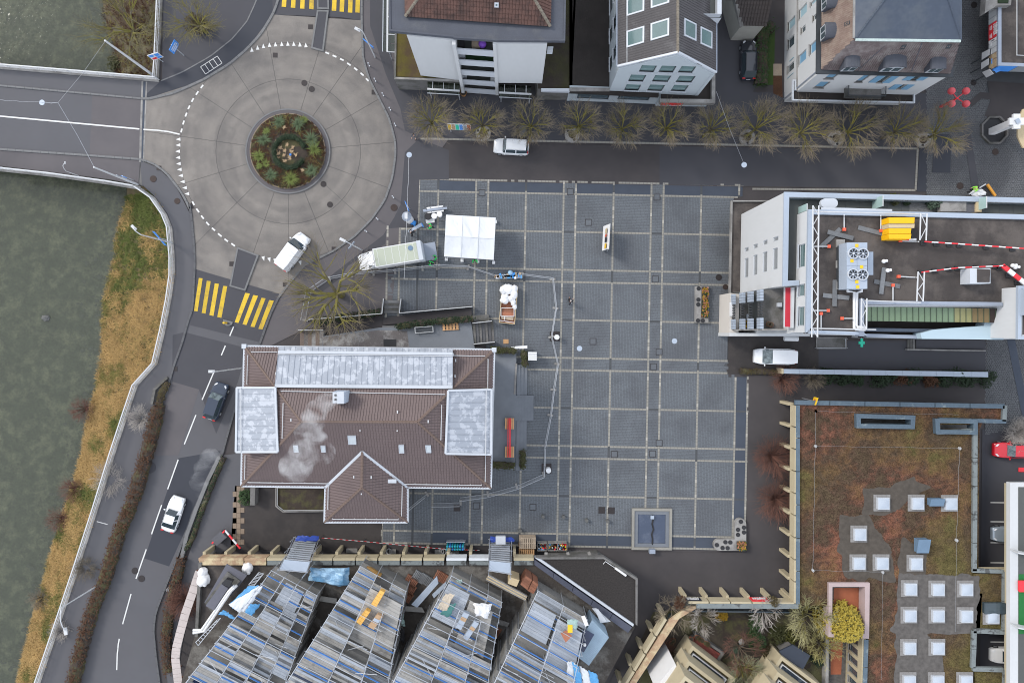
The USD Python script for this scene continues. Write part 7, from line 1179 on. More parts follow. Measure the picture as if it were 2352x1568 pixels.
for i,(x,y,r,gtype)in enumerate(((500,210,1,0),(690,235,1.1,0),(820,385,1.25,0),(350,385,1.05,0),(305,550,1.0,1),(420,735,1.0,0),(620,775,1.2,1),(820,690,1.05,0),(850,480,1.1,1),(370,300,.55,1),(740,190,.6,1),(300,640,.5,1),(370,620,.55,1))):
 q=W(z5_(x,y),.5);b=tuft(150,.85*r,.035,200+i,.9);v,f_=b.arr();bb=MB().add(v+q,f_);solo('ornamental_grass','green grass clump on the round island, '+('at eleven o\'clock','at one o\'clock','at half past two','at ten o\'clock','at eight o\'clock','at seven o\'clock','at six o\'clock, brightest','at half past four','at three o\'clock','small, at half past ten','small, at half past one','small, at half past eight','small, beside the box ring on the left')[i],'ornamental grass',bb,[reed_green,reed_lime][gtype])
rng=np.random.default_rng(8);ga=rng.uniform(0,6.283,1500);gr=np.sqrt(rng.uniform(44**2,84**2,1500));pts=[W((662+r*math.cos(a),348+r*math.sin(a)),.28+.45*(1-(r/84.4)**2))for a,r in zip(ga,gr)]
scatter('island_ground_cover',[(tuft(14,.24,.03,70,.8),leaf_russet),(tuft(14,.24,.03,71,.8),leaf_brownish),(tuft(10,.26,.02,72,.8),straw_olive),(tuft(14,.22,.03,73,.8),soil)],pts,rng.choice(4,1500,p=[.4,.25,.12,.23]),4)
for i,(x,y)in enumerate(((525,390),(470,410),(570,430),(505,460),(630,460),(465,490),(555,490),(490,520),(615,500),(540,530),(660,530),(480,570),(600,560),(550,590),(545,260),(730,680))):v,f_=tuft(26,.3,.03,300+i,.9).arr();solo('blond_grass','blond dry grass tuft '+('outside the box ring, above it' if i==14 else 'outside the box ring, below it' if i==15 else 'inside the ring of box hedge on the island'),'grass tuft',MB().add(v+W(z5_(x,y),.72),f_),blond,group='blond grass tufts inside the box ring' if i<14 else None)
solo('marker_ball','tiny bright blue ball inside the box ring of the island','ball',MB().ball(W(z5_(603,527),1.0),.14,2),sign_blue)
hedge('clipped_hedge','clipped dark hedge on the inn terrace above the steel bench frame',Q(912,750,960,742,1030,736,1086,732),.8,.7,leaf_dark,170,z=.95,seed=11);hedge('clipped_hedge','dark hedge under the mossy tree beside the steps',Q(720,737,760,732,820,724,872,717),.85,.8,leaf_dark,150,z=.3,seed=12);hedge('clipped_hedge','olive hedge at the upper right corner of the inn',Q(1130,803,1160,805,1184,806),.8,.9,leaf_olive,190,z=.6,seed=13);hedge('clipped_hedge','olive hedge left of the small white cabin',Q(1203,808,1205,825,1206,840),.8,.9,leaf_olive,190,z=.4,seed=14);hedge('clipped_hedge','olive hedge at the lower right corner of the inn',Q(1130,1069,1155,1070,1180,1071),.8,.9,leaf_olive,190,z=.6,seed=15);hedge('clipped_hedge','upright olive hedge at the lower end of the inn steps',Q(1201,1036,1201,1055,1200,1075),.75,.9,leaf_olive,190,z=.3,seed=16)
bush('fern_shrub','bright green shrub at the lower left corner of the inn',(565,1140),0,1.0,leaf_green,320,.7)
for i in range(12):
 x=(1897,1937,1965,2010,2035,2068,2092,2125,2162,2192,2222,2260)[i];bush('laurel_bush','dark laurel bush below the white-capped wall, '+('first','second','third','fourth','fifth','sixth','seventh','eighth','ninth','tenth','eleventh','last')[i]+' from the left',(x,866+i*.3),0,.95*1.15 if i%3 else 1.3,leaf_russet if i in(5,7)else leaf_dark,320,.9,s=.14)
thicket('bare_shrub','brown bare shrub left of the laurel bushes',(1795,870),0,1.9,twig_red,91,160);thicket('bare_shrub','straw-brown bare shrub next to the laurel bushes',(1862,868),0,1.4,twig_grey,92,120);hedge('dry_hedge','dry brown low hedge at the left of the white-capped wall',Q(1700,853,1750,853,1796,856),.7,.5,leaf_brownish,80,seed=17)
tg=tile(2440,2133);th_=tile(2900,2133);struct('garden_ground',MB().ps(Q(1500,1405,1600,1397,1835,1397,1900,1398,1900,1640,1400,1640),.02),mat('garden_soil',(.05,.04,.03),.95,.35,1.,8.,col2=(.075,.07,.03),c2scale=.25,cover=(.48,.58),bump=.4));struct('garden_bed',MB().ps([tg(*p)for p in Q(1040,640,1300,680,1310,1020,1000,1000,990,800)],.04),soil)
for nm,lb,p,z,r,leaf,n,sq,s in(('golden_shrub','golden yellow rounded shrub at the garden edge',tg(965,630),0,.8,leaf_gold,420,1.,.1),('ivy_shrub','tall dense green ivy shrub, upper part',tg(1420,690),0,1.0,leaf_green,600,1.3,.13),('ivy_shrub','tall dense green ivy shrub, lower part',tg(1430,930),0,1.15,leaf_green,700,1.3,.13),('olive_shrub','dark olive shrub right of the ivy',tg(1720,880),0,1.3,leaf_olive,700,.9,.13),('olive_shrub','yellow-olive shrub beside the dark one',tg(1890,930),0,1.1,leaf_moss,520,.9,.12),('ground_shrub','brown-olive ground cover shrub beside the yellow conifer',tg(2230,980),0,1.5,leaf_brownish,620,.6,.12),('small_shrub','round dark green shrub by the dark flat roof',th_(570,1240),0,.8,leaf_dark,300,.8,.11),('leafy_shrub','green shrub at the left of the terrace pots',tg(270,1250),0,1.2,leaf_green,460,.8,.12),('rust_shrub','orange-brown shrub on the cream wall corner',tg(395,440),3.6,.75,leaf_russet,360,.8,.1),('rust_shrub','orange-brown shrub at the red shop sign',tg(1665,430),3.6,.65,leaf_brownish,260,.8,.1),('brown_shrub','brown-yellow shrub below the ivy',tg(1590,1120),0,1.1,leaf_brownish,380,.8,.12),('teal_shrub','small blue-green shrub beside the pale stone',tg(1185,1080),0,.55,leaf_bluegreen,200,.8,.1)):bush(nm,lb,p,z,r,leaf,n,sq,s=s)
tree('garden_tree','pale-twigged bare tree above the olive shrub',tg(1620,640),4.2,2.4,1.4,7,8,5,31,tw=twig_pale,bark=twig_pale,tr=.12);tree('garden_tree','bare brown tree at the bend of the cream wall',tg(360,660),4.5,2.6,1.6,8,9,6,32,tr=.12,bark=twig_grey);tree('garden_tree','pale bare tree left of the garden bed',tg(770,740),4,2.3,1.4,7,8,5,33,tw=twig_pale,bark=twig_grey,tr=.11);tree('garden_tree','willow-like pale green bare tree left of the yellow conifer',tg(2240,730),4.5,3.3,1.6,8,11,7,34,tw=twig_willow,bark=bark_moss,tr=.15);tree('garden_tree','reddish bare tree between the two terrace houses',tg(1310,1200),4,2.8,1.4,8,9,6,35,tw=twig_red,bark=bark_brown,tr=.12);tree('garden_tree','pale green bare tree at the bottom between the terrace houses',tg(1330,1470),4,2.6,1.4,8,9,6,36,tw=twig_sage,bark=bark_moss,tr=.12);tree('garden_tree','olive bare shrub tree over the red gravel strip',th_(760,1140),4,2.2,1.2,8,9,6,37,tw=twig_gold,bark=bark_moss,tr=.1);thicket('bare_shrub','dark red bare shrub inside the slanted cream wall',tg(110,1080),0,2.0,twig_red,93,240)
q=W(th_(950,730),3.2);T=Thing('golden_conifer','bright yellow feathery conifer beside the red gravel court','conifer',(q[0],q[1],0));rr=random.Random(77);b,b2=MB(),MB()
for i in range(620):
 u=i/620;a=i*2.39996;Rr=2.45*math.sqrt(u)*rr.uniform(.85,1.12);zc=6.4*(1-u**.8*.8)+rr.uniform(-.2,.2);c=np.array([q[0]+Rr*math.cos(a),q[1]+Rr*math.sin(a),zc]);d=np.array([math.cos(a),math.sin(a),.35]);d/=np.linalg.norm(d)
 for k in range(9):t=(k/8-.5);leafq(b if rr.random()<.9 else b2,c+d*t*.7+np.array([rr.gauss(0,.05),rr.gauss(0,.05),rr.gauss(0,.05)-abs(t)*.1]),.19*(1.2-abs(t)),rr)
T.p('foliage',b,leaf_yellow);T.p('inner_foliage',b2,leaf_olive);T.p('trunk',MB().tube([(q[0],q[1],0),(q[0],q[1],5.8)],.16,.04,7),bark_brown)
def l_house(lb,c,r,l,hs,floor_m,cop):
 T=Thing('terrace_house',lb,'building',W(c,0));c,r,l=map(np.asarray,(c,r,l));dr,dl=(r-c),(l-c);b_=c+dr+dl*1.0
 for k,h in enumerate(hs):
  o=c+(dr*.13+dl*.6)*k;P=[W(x,h)for x in(o,o+dr*1.3,o+dr*1.3+dl*2.6,o+dl*2.6)];g=sg.Polygon([p[:2]for p in P]);T.p('wall',MB().prism(g,hs[k-1]-.5 if k else-.05,h-.9),cop);T.p('parapet',MB().prism(g.difference(g.buffer(-.38,join_style=2)),h-.9,h),cop);T.p('terrace',MB().prism(g.buffer(-.39,join_style=2),h-.95,h-.86),floor_m)
  T.p('rail',MB().prism(g.buffer(-.7,join_style=2).difference(g.buffer(-.8,join_style=2)),h-.86,h-.1),steel_white);T.p('planting',MB().prism(g.buffer(-.4,join_style=2).difference(g.buffer(-.68,join_style=2)),h-.86,h-.5),leaf_brownish)
 return T
frost=mat('frosted_floor',(.05,.07,.1),.6,.2,.5,col2=(.33,.38,.42),c2scale=.5,cover=(.5,.62));l_house('left cream terrace house with frosted dark decks',tg(575,1050),tg(1030,1400),tg(390,1320),(3.2,6.0,8.8),frost,cream);l_house('right cream terrace house with frosted dark decks',tg(1800,1195),tg(2260,1540),tg(1620,1480),(3.4,6.2,9.0),frost,cream)
tt_=Thing('tiled_terrace','dark red tiled garden terrace with pots along its edge','terrace',W(tg(700,1080)));tq_=[tg(*p)for p in Q(600,925,960,1165,885,1275,470,1010)]
for i in range(8):
 for j in range(5):tt_.p('tile',MB().plate([W(bil(tq_,i/8+.004,j/5+.006),.8),W(bil(tq_,(i+1)/8-.004,j/5+.006),.8),W(bil(tq_,(i+1)/8-.004,(j+1)/5-.006),.8),W(bil(tq_,i/8+.004,(j+1)/5-.006),.8)],.05),terr_tile)
tt_.p('base',MB().prism(WP(tq_,.7),-.05,.74),concrete_dark);tt_.p('edge',MB().prism(sg.LineString(WP([tg(*p)for p in Q(620,905,1000,1160,905,1290)],1.0)).buffer(.15),-.05,1.0),concrete_dark)
for i,(x,y)in enumerate(((628,918),(650,930),(698,965),(745,1000),(775,1012),(550,945),(527,970),(275,1005),(305,965),(345,1130))):pot('flower_pot',('terracotta' if i!=6 else 'white')+' pot in the garden, '+('first on the terrace edge','second on the terrace edge','third on the terrace edge','fourth on the terrace edge','fifth on the terrace edge','beside the white pot','at the terrace corner','lower of two on the lawn','upper of two on the lawn','in front of the left house wall')[i],tg(x,y),.8 if i<7 else 0,.28,.4,terracotta if i!=6 else plastic_white,leaf_brownish if i in(1,4)else None)
solo('garden_stone','pale garden stone beside the dark bed','stone',MB().ball(W(tg(1255,1010),.2),.45,2,(.8,1,.6),.3),concrete);T=Thing('garden_shed','dark flat-roofed garden shed between the shrubs','shed',W(tg(1990,1200)));sp_=[tg(*p)for p in Q(1770,1130,1960,1040,2200,1190,2100,1380,1840,1230)];T.p('roof',MB().prism(WP(sp_,2.5),2.3,2.5),mat('shed_roof',(.028,.035,.05),.5,.15,.5));T.p('wall',MB().prism(sg.Polygon(WP(sp_,2.3)).buffer(-.2),-.05,2.3),concrete_dark)
T=Thing('white_roof_house','pale bare roof at the lower edge left of the terrace house','building',W(tg(300,1500)));T.p('roof',MB().prism(WP([tg(*p)for p in Q(340,1300,470,1640,60,1640)],6),-.05,6),plastic_white)
bx_item('garden_bench','white framed cold frame at the lower left of the garden','cold frame',tg(150,1440),0,(1.2,1.6,.5),steel_white,.5)
# ------------------------------------------------------------------ vehicles (front towards +x, built at the origin)
def vehicle(nm,lb,cat,p,rz,L,Wd,hood,roof,xs,paint,z=0.,belt=.93,rw=.76,glass=car_glass,ribs=0,blunt=.3,van=False,rack=False,brake=False):
 """xs: base of windscreen, front of roof, end of roof, base of rear window along the length (fractions from the front)"""
 T=Thing(nm,lb,cat,W(p,z),rz,local=True);X=lambda f:L/2-f*L;ws,rf,rr_,rb=xs
 pill=[]if van else[(ws+rf)/2+.02,.5*(rf+rr_)-.012,.5*(rf+rr_)+.012]
 fx=sorted(set([0,.012,.05,.12,ws*.6,ws,rf,rr_,rb,.975,.99,1]+pill+[rf+(rr_-rf)*k/4 for k in(1,2,3)]+([ws+.06,ws+.1,ws+.13]if van else[])));fy=[-1,-.98,-.93,-belt,-rw,-rw*.6,0,rw*.6,rw,belt,.93 if belt<.93 else belt+.001,.98,1];fy=sorted(set(fy))
 def half(f):e=max(0,(blunt-f)/blunt)if f<blunt else max(0,(f-1+blunt*.6)/(blunt*.6));return Wd/2*(1-.24*e**3)
 def hz(f,y):
  zb=np.interp(f,[0,.02,.1,ws,rb,.97,1],[hood*.62,hood*.78,hood*.9,hood,hood*1.02 if rb>.9 else hood*.98,hood*(.98 if rb>.93 else .9),hood*.6]);zb-=.1*max(0,(abs(y)-.88)/.12)**2;zb-=.03*(abs(y)**2)
  a=np.interp(f,[ws,rf,rr_,rb],[0,1,1,0]);b_=np.interp(abs(y),[rw,belt],[1,0]);return zb+(roof-zb)*min(a,b_)+(.03*(1-(y/rw)**2)if a>=1 and abs(y)<rw else 0),a,b_
 V=[];info=[]
 for f in fx:
  for y in fy:z_,a,b_=hz(f,y);V.append((X(f),y*half(f),z_))
 n=len(fy);kinds={}
 for i in range(len(fx)-1):
  for j in range(n-1):
   f,y=(fx[i]+fx[i+1])/2,(fy[j]+fy[j+1])/2;_,a,b_=hz(f,y);k='body'
   if a>=.999 and b_>=.999:k='roof'
   elif a<.999 and a>0 and abs(y)<rw*1.01 and a<=b_:k='windscreen' if f<.5 else('rear_window' if not van else 'body')
   elif 0<b_<.999 and a>.35:
    small=(fx[i+1]-fx[i])<.03 and not van;k='body' if small or(van and f>ws+.13)else('side_window_left' if y>0 else 'side_window_right')
   q=i*n+j;kinds.setdefault(k,[]).append((q,q+n,q+n+1,q+1))
 V=np.array(V);sk=MB();
 def sub(k):F=np.array(kinds[k]);u,inv=np.unique(F,return_inverse=True);return MB().add(V[u],inv.reshape(F.shape)[:,::-1]if False else inv.reshape(F.shape))
 body=sub('body');ring=[i*n+n-1 for i in range(len(fx))];r2=[i*n for i in range(len(fx))]
 loop=r2[::1]+list(range((len(fx)-1)*n+1,len(fx)*n))+ring[::-1][1:]+list(range(n-2,0,-1));A=V[loop];B=A.copy();B[:,2]=.24;C_=A.copy();C_[:,2]=np.minimum(A[:,2],.55);C_[:,:2]*=1.012;m=len(loop);body.add(np.vstack([A,C_,B]),[(i,(i+1)%m,(i+1)%m+m,i+m)for i in range(m)]+[(i+m,(i+1)%m+m,(i+1)%m+2*m,i+2*m)for i in range(m)])
 T.p('body',body,paint,smooth=35)
 if 'roof' in kinds:T.p('roof',sub('roof'),paint,smooth=30)
 for k,nmk in(('windscreen','windscreen'),('rear_window','rear_window'),('side_window_left','side_window'),('side_window_right','side_window')):
  if k in kinds:T.p(nmk,sub(k),glass if k=='windscreen' else car_glass)
 for f in(.17,.8):
  for e in(-1,1):w=T.p('wheel',MB().tube([(X(f),e*(Wd/2-.2),.33),(X(f),e*(Wd/2+.012),.33)],.33,n=16),tyre);T.p('rim',MB().tube([(X(f),e*(Wd/2+.008),.33),(X(f),e*(Wd/2+.02),.33)],.2,n=12),steel,w)
 for e in(-1,1):
  hw=half(.03);T.p('headlight',MB().plate([(X(.012),e*hw*.62,hood*.8),(X(.06),e*hw*.96,hood*.84),(X(.1),e*hw*.95,hood*.93),(X(.05),e*hw*.6,hood*.9)][::e],.05),lamp_clear);hw=half(.985);T.p('tail_light',MB().box((X(.985),e*hw*.82,hood*.86),(.12,.32,.16)),lamp_red if not brake or e<0 else letter_red);T.p('mirror',MB().ball((X(ws+.05),e*(Wd/2+.1),hood+.08),.12,1,(.7,1.1,.8)),paint)
 T.p('number_plate',MB().box((X(1)-.005,0,.55),(.03,.5,.12)),plastic_white)
 zc=roof+.035
 if ribs:
  for k in range(ribs):
   for e in(-1,1):T.p('roof_rib',MB().box((X(rf+(rr_-rf)*(.3+.65*k/ribs)),e*Wd*.15,roof+.022),(.07,Wd*.2,.025)),paint)
 if rack:
  for e in(-1,1):T.p('roof_rail',MB().tube([(X(rf+.02),e*Wd/2*rw*.96,roof+.07),(X(rr_-.01),e*Wd/2*rw*.96,roof+.07)],.03),plastic_black if paint is not car_white else steel)
 if not van:T.p('bonnet_line',MB().tube([(X(ws*.97),-half(ws)*.8,hood+.012),(X(ws*.97),half(ws)*.8,hood+.012)],.012,n=4),plastic_black)
 return T
D=lambda x0,y0,x1,y1:math.atan2(-(y1-y0),x1-x0)
vehicle('parked_car','white compact off-road car with roof rails on the street below the plane trees','car',(1174,340.5),D(1214,343,1134,338),4.2,1.82,.98,1.68,(.27,.36,.93,.985),car_white,rack=True,glass=car_glass_pale,rw=.74)
vehicle('delivery_van','white van leaving the roundabout beside the splitter island','van',(677,580),D(650,618,705,543),4.95,1.92,1.15,1.95,(.2,.36,.96,.99),car_white,van=True,rw=.82,ribs=6,glass=car_glass)
vehicle('car','black estate car parked along the green hedge at the top','car',(1715,143),D(1715,188,1716,97),4.75,1.88,1.0,1.68,(.29,.4,.86,.97),car_black,rack=True,rw=.72)
vehicle('car','dark blue car with red brake light driving up the river road','car',(501,920),D(486,963,516,878),4.6,1.85,.98,1.62,(.28,.41,.84,.97),car_navy,brake=True,rw=.72,glass=car_glass_pale)
vehicle('car','white coupe driving up the river road','car',(403,1177.5),D(391,1215,416,1139),4.35,1.82,.88,1.32,(.36,.49,.72,.88),car_white,rw=.66)
vehicle('delivery_van','white van parked in the side court of the white block','van',(1774,818),D(1822,819,1727,817),4.95,1.92,1.15,1.95,(.17,.36,.965,.99),car_white,van=True,rw=.84,ribs=7,glass=car_glass_pale)
vehicle('car','bright red car cut off by the right edge beside the shop hall','car',(2318,1031),D(2360,1031,2278,1030),4.6,1.85,.98,1.5,(.3,.43,.82,.96),car_red,rw=.72,glass=car_glass_pale)
vehicle('car','silver car under the white balconies at the right edge','car',(2312,1222),D(2350,1222,2272,1222),4.4,1.8,.98,1.5,(.28,.42,.85,.97),car_silver,rw=.72);vehicle('car','white car in the lower parking bay at the right edge','car',(2308,1498),D(2350,1498,2272,1498),4.3,1.8,.98,1.55,(.28,.42,.88,.97),car_white,rw=.72)
rz=D(985,580,826,607);T=Thing('delivery_truck','white delivery truck with pale green box roof and lowered tail lift','truck',W((905,593)),rz,local=True);x_=lambda p:(lambda d:float(d[0]*math.cos(rz)+d[1]*math.sin(rz)))(W(p)-W((905,593)))
T.p('box',MB().box((-.75,0,1.85),(5.3,2.2,2.3)),plastic_white);T.p('box_roof',MB().box((-.75,0,3.01),(5.1,2.0,.04)),cargo_roof)
for k in range(6):T.p('roof_seam',MB().box((-2.9+k*.86,0,3.035),(.03,2.0,.02)),plastic_white)
T.p('roof_fan',MB().cyl((-2.55,-.45,3.03),.3,.06,18),vent_blue);T.p('rear_frame',MB().box((-3.6,0,1.95),(.5,2.3,2.5)),white_metal);T.p('tail_lift',MB().box((-4.5,0,.55),(1.6,2.1,.08)),zinc);T.p('chassis',MB().box((-.5,0,.5),(6.4,1.2,.25)),plastic_black)
cx=[(1.9,2.05,.92),(2.0,2.35,.95),(2.45,2.4,.98),(2.9,1.55,1.0),(3.75,1.2,.95),(4.1,.95,.78),(4.2,.55,.7)];cb=MB();vs=[(x,y*w*1.02,z*(1-.04*abs(y)**3))for x,z,w in cx for y in(-1,-.9,-.45,0,.45,.9,1)];cb.add(vs,[(i*7+j,(i+1)*7+j,(i+1)*7+j+1,i*7+j+1)for i in range(6)for j in range(6)if not(i==2 and 0<j<5)])
for j in(0,6):A=[vs[i*7+j]for i in range(7)];cb.add(A+[(a[0],a[1],.35)for a in A],[(i,i+1,i+8,i+7)for i in range(6)])
A=[vs[42+j]for j in range(7)];cb.add(A+[(a[0],a[1],.35)for a in A],[(i,i+1,i+8,i+7)for i in range(6)]);T.p('cab',cb,car_white,smooth=30);T.p('windscreen',MB().add([vs[15],vs[22],vs[26],vs[19]],[(0,1,2,3)]),car_glass);T.p('roof_deflector',MB().add([(1.85,-.9,2.4),(1.85,.9,2.4),(1.95,.85,2.95),(1.95,-.85,2.95),(2.9,-.6,2.42),(2.9,.6,2.42)],[(0,4,5,1),(4,3,2,5),(0,3,4,4),(1,5,2,2)]),car_white)
for x in(2.9,-2.2):
 for e in(-1,1):w=T.p('wheel',MB().tube([(x,e*.72,.38),(x,e*1.03,.38)],.38,n=16),tyre);T.p('rim',MB().tube([(x,e*1.02,.38),(x,e*1.04,.38)],.22,n=12),steel,w)
for e in(-1,1):T.p('mirror',MB().box((2.55,e*1.2,1.7),(.12,.25,.35)),plastic_black);T.p('headlight',MB().box((4.02,e*.62,.85),(.25,.3,.2)),lamp_clear)
q4=tile(1740,960);T=Thing('rubbish_trailer','long wooden skip full of white sacks and brown boards on the square','skip',W((1168,700)));P=[q4(*p)for p in Q(528,405,745,425,700,940,480,915)];g=sg.Polygon(WP(P,1.1));T.p('side',MB().prism(g.difference(g.buffer(-.07,join_style=2)),.0,1.1),wood_pale);T.p('floor',MB().prism(g.buffer(-.06),.25,.5),brick_clay)
rr=random.Random(12)
for i,(x,y,a,b_)in enumerate(((600,460,.75,.62),(565,560,.5,.4),(690,450,.5,.45),(560,610,.55,.4),(690,520,.45,.6),(650,590,.4,.4),(540,470,.4,.5),(680,640,.3,.45),(700,700,.25,.4))):T.p('sack',MB().ball(W(q4(x,y),1.0),1,2,(a,b_,.35),.3),plastic_white,smooth=True)
for i in range(3):T.p('board',MB().plate([W(bil(P,s,t),.75+.06*i)for s,t in((.1,.6+.1*i),(.88,.6+.1*i),(.88,.74+.08*i),(.1,.74+.08*i))],.04),[wood_red,brick_clay,wood_old][i])
for a,c in(((510,715),(700,715)),((510,830),(690,830)),((510,715),(508,830)),((690,720),(690,830)),((490,885),(690,915)),((560,835),(558,880))):T.p('batten',MB().bar(W(q4(*a),1.0),W(q4(*c),1.0),.07,.06),plastic_white)
# ------------------------------------------------------------------ people
def person(lb,p,face,top,legs,hair,arms=((.35,.25,1.05),(.35,-.25,1.05)),z=0.,stride=.2,hold=None,cap=None,s=1.):
 """a standing figure looking along face; arms: hand positions in body axes"""
 T=Thing('person',lb,'person',W(p,z),face,local=True);sp=lambda c,r:manifold3d.Manifold.sphere(r*s,14).translate([x*s for x in c]);hull=lambda*q:manifold3d.Manifold.batch_hull([sp(c,r)for c,r in q])
 hip,chest,neck,head=(0,0,.92),(.02,0,1.3),(.03,0,1.5),(.06,0,1.63);L=[];Tp=[];Lg=[]
 for e,h in((1,arms[0]),(-1,arms[1])):
  sh=(.02,e*.19,1.42);h=np.array(h,float);el=(np.array(sh)+h)/2+np.array([-.05,e*.07,-.1]);L+=[hull((sh,.055),(el,.045)),hull((el,.042),(h,.03))];Tp+=[hull((sh,.075),(el,.06)),hull((el,.058),(el+(h-el)*.8,.045))];d=(h-el)/np.linalg.norm(h-el);sd=np.cross(d,(0,0,1.));sd/=max(np.linalg.norm(sd),1e-6);L.append(hull((h,.03),(h+d*.07,.028)))
  for k in range(4):f0=h+d*.08+sd*(k-1.5)*.019;L.append(hull((f0,.01),(f0+d*.04,.009),(f0+d*.06+np.array([0,0,-.025]),.008)))
  L.append(hull((h+d*.02+sd*.025*e,.011),(h+d*.05+sd*.05*e,.009)))
  ft=(stride*e,e*.1,.05);kn=(stride*e*.5+.03,e*.1,.5);L+=[hull(((0,e*.09,.9),.085),(kn,.06)),hull((kn,.055),(ft,.04)),hull((ft,.045),((ft[0]+.15,ft[1],.035),.035))];Lg+=[hull(((0,e*.09,.92),.105),(kn,.075)),hull((kn,.072),((ft[0],ft[1],.09),.058))]
 L+=[hull((hip,.13),(chest,.14)),hull((chest,.12),(neck,.055)),hull((neck,.05),(head,.05)),sp(head,.098),sp((head[0]+.1,0,1.62),.018),sp((head[0],.1,1.62),.022),sp((head[0],-.1,1.62),.022)];Tp+=[hull(((0,.05,.86),.14),((0,-.05,.86),.14),((.02,.13,1.36),.105),((.02,-.13,1.36),.105))]
 def mk(ms):m=manifold3d.Manifold.batch_boolean(ms,manifold3d.OpType.Add).refine_to_length(.05);q=m.to_mesh();t=trimesh.Trimesh(q.vert_properties[:,:3],q.tri_verts);trimesh.smoothing.filter_taubin(t,iterations=4);return MB().mesh(t)
 T.p('body',mk(L),skin,smooth=True);T.p('jacket',mk(Tp),top,smooth=True);T.p('trousers',mk(Lg),legs,smooth=True);hb=T.p('hair',MB().ball((head[0]*s-.015,0,1.665*s),.106*s,2,(1,.98,.85)),cap or hair,smooth=True)
 for e in(1,-1):T.p('eye',MB().ball((head[0]+.09,e*.035,1.64),.012),cloth_black);T.p('shoe',MB().ball((stride*e+.06,e*.1,.05),1,1,(.15,.055,.05)),cloth_black)
 return T
t13=tile(1320,720)
person('man in black carrying a folded table by the square entrance',t13(832,575),D(0,0,.6,-1),cloth_black,cloth_black,hair_grey,((.42,.2,1.0),(.42,-.28,1.05)),stride=.28);person('person in a bright green jacket with red cap left of the white tent',t13(1100,495),D(0,0,-1,-.2),cloth_green,cloth_black,hair_dark,cap=cap_red);person('person in a bright green jacket standing behind the truck',t13(1168,915),D(0,0,-1,.2),cloth_green,cloth_grey,hair_dark);person('person in a green vest beside the lowered tail lift',t13(1085,995),D(0,0,1,.1),cloth_green,cloth_black,hair_dark,((.5,.1,.95),(.45,-.2,1.0)))
person('pedestrian in dark clothes with a white bag walking on the square',(1308,693),D(0,0,.3,-1),cloth_black,cloth_black,hair_grey,stride=.32);person('worker in a lime yellow jacket on the cobbles beside the handcart',(2227,438),D(0,0,-1,.3),cloth_lime,cloth_black,hair_dark);person('pedestrian in grey under the first plane tree',(954,316),D(0,0,-.2,1),cloth_grey,cloth_grey,hair_dark);person('person in green standing under the edge of the white tent',(1092,600),D(0,0,0,1),cloth_green,cloth_black,hair_dark)
solo('shopping_bag','small white bag beside the walking pedestrian on the square','bag',MB().box(W((1311.5,693),.5),(.2,.28,.34)).tube([W((1311.5,692),.66),W((1311.5,693),.8),W((1311.5,694),.66)],.012),plastic_white)
# ------------------------------------------------------------------ the square's furniture
tn=Thing('market_tent','white six-panel market tent on the square','tent',W((1080,545)));c4=[t13(*p)for p in Q(1297,315,1980,355,1952,932,1270,885)]
for i in range(3):
 for j in range(2):
  k=9;vs=[]
  for b_ in range(k):
   for a in range(k):
    s,t=(i+a/(k-1))/3,(j+b_/(k-1))/2;z=2.5+.75*(1-abs(2*t-1));q=W(bil(c4,s,t),z);sag=.1*math.sin(math.pi*a/(k-1))*math.sin(math.pi*b_/(k-1));q[2]+=(meshkit.fbm(np.array([[q[0]*2.2+q[1],q[1]*.7,0]]),3)[0]-.5)*.14-sag;vs.append(q)
  tn.p('roof_panel',MB().add(vs,[(y*k+x,(y+1)*k+x,(y+1)*k+x+1,y*k+x+1)for y in range(k-1)for x in range(k-1)]),tent_white)
tn.p('ridge_seam',MB().tube([W(bil(c4,0,.5),3.27),W(bil(c4,1,.5),3.27)],.04),tent_white)
for i in range(4):
 if i in(1,2):tn.p('rafter_seam',MB().tube([W(bil(c4,i/3,0),2.53),W(bil(c4,i/3,.5),3.28),W(bil(c4,i/3,1),2.53)],.03),tent_white)
 for t in(0,1):q=W(bil(c4,.01+i/3.06,t),2.5);tn.p('pole',MB().bar((q[0],q[1],0),(q[0],q[1],2.5),.07,.07),steel_white);tn.p('weight',MB().box((q[0],q[1]-.12,.2),(.35,.35,.4)),plastic_white)
for a,c in((0,1),(1,2),(3,2),(0,3)):A,B=W(c4[a],2.5),W(c4[c],2.5);tn.p('valance',MB().bar(A-(0,0,.12),B-(0,0,.12),.03,.26),tent_white)
fp_=[(702,736),(714,670),(757,641),(808,631),(907,623),(970,616),(1008,612),(1075,614),(1135,634)],[(1199,632),(1269,641),(1276,707),(1266,773),(1280,835),(1271,894),(1264,952),(1251,1022),(1249,1088),(1187,1115),(1121,1133),(1057,1142)],[(1059,1153),(994,1155)],[(981,1133),(937,1168)]
for i,F_l in enumerate(fp_):
 T=Thing('mesh_fence',('site fence of wire mesh running from the steps to the trolley','long wire mesh site fence curving around the inn terrace','single wire mesh fence panel south of the inn','wire mesh fence panel set at an angle by the inn wing')[i],'fence',W(F_l[0]))
 for a,c in zip(F_l[:-1],F_l[1:]):
  A,C_=W(a),W(c);n=max(1,round(np.linalg.norm(C_-A)/3.4))
  for k in range(n):
   p0,p1=np.array(lerp(A,C_,(k+.01)/n)),np.array(lerp(A,C_,(k+.99)/n));u=np.array([0,0,1.]);T.p('mesh',MB().add([p0+u*.15,p1+u*.15,p1+u*2,p0+u*2],[(0,1,2,3)]),mesh_pane);T.p('frame',MB().tube([p0+u*.12,p0+u*2,p1+u*2,p1+u*.12,p0+u*.12],.03,n=4),steel);T.p('foot',MB().box(p0+(0,0,.07),(.7,.25,.14),math.atan2(*(C_-A)[1::-1])+1.57),concrete)
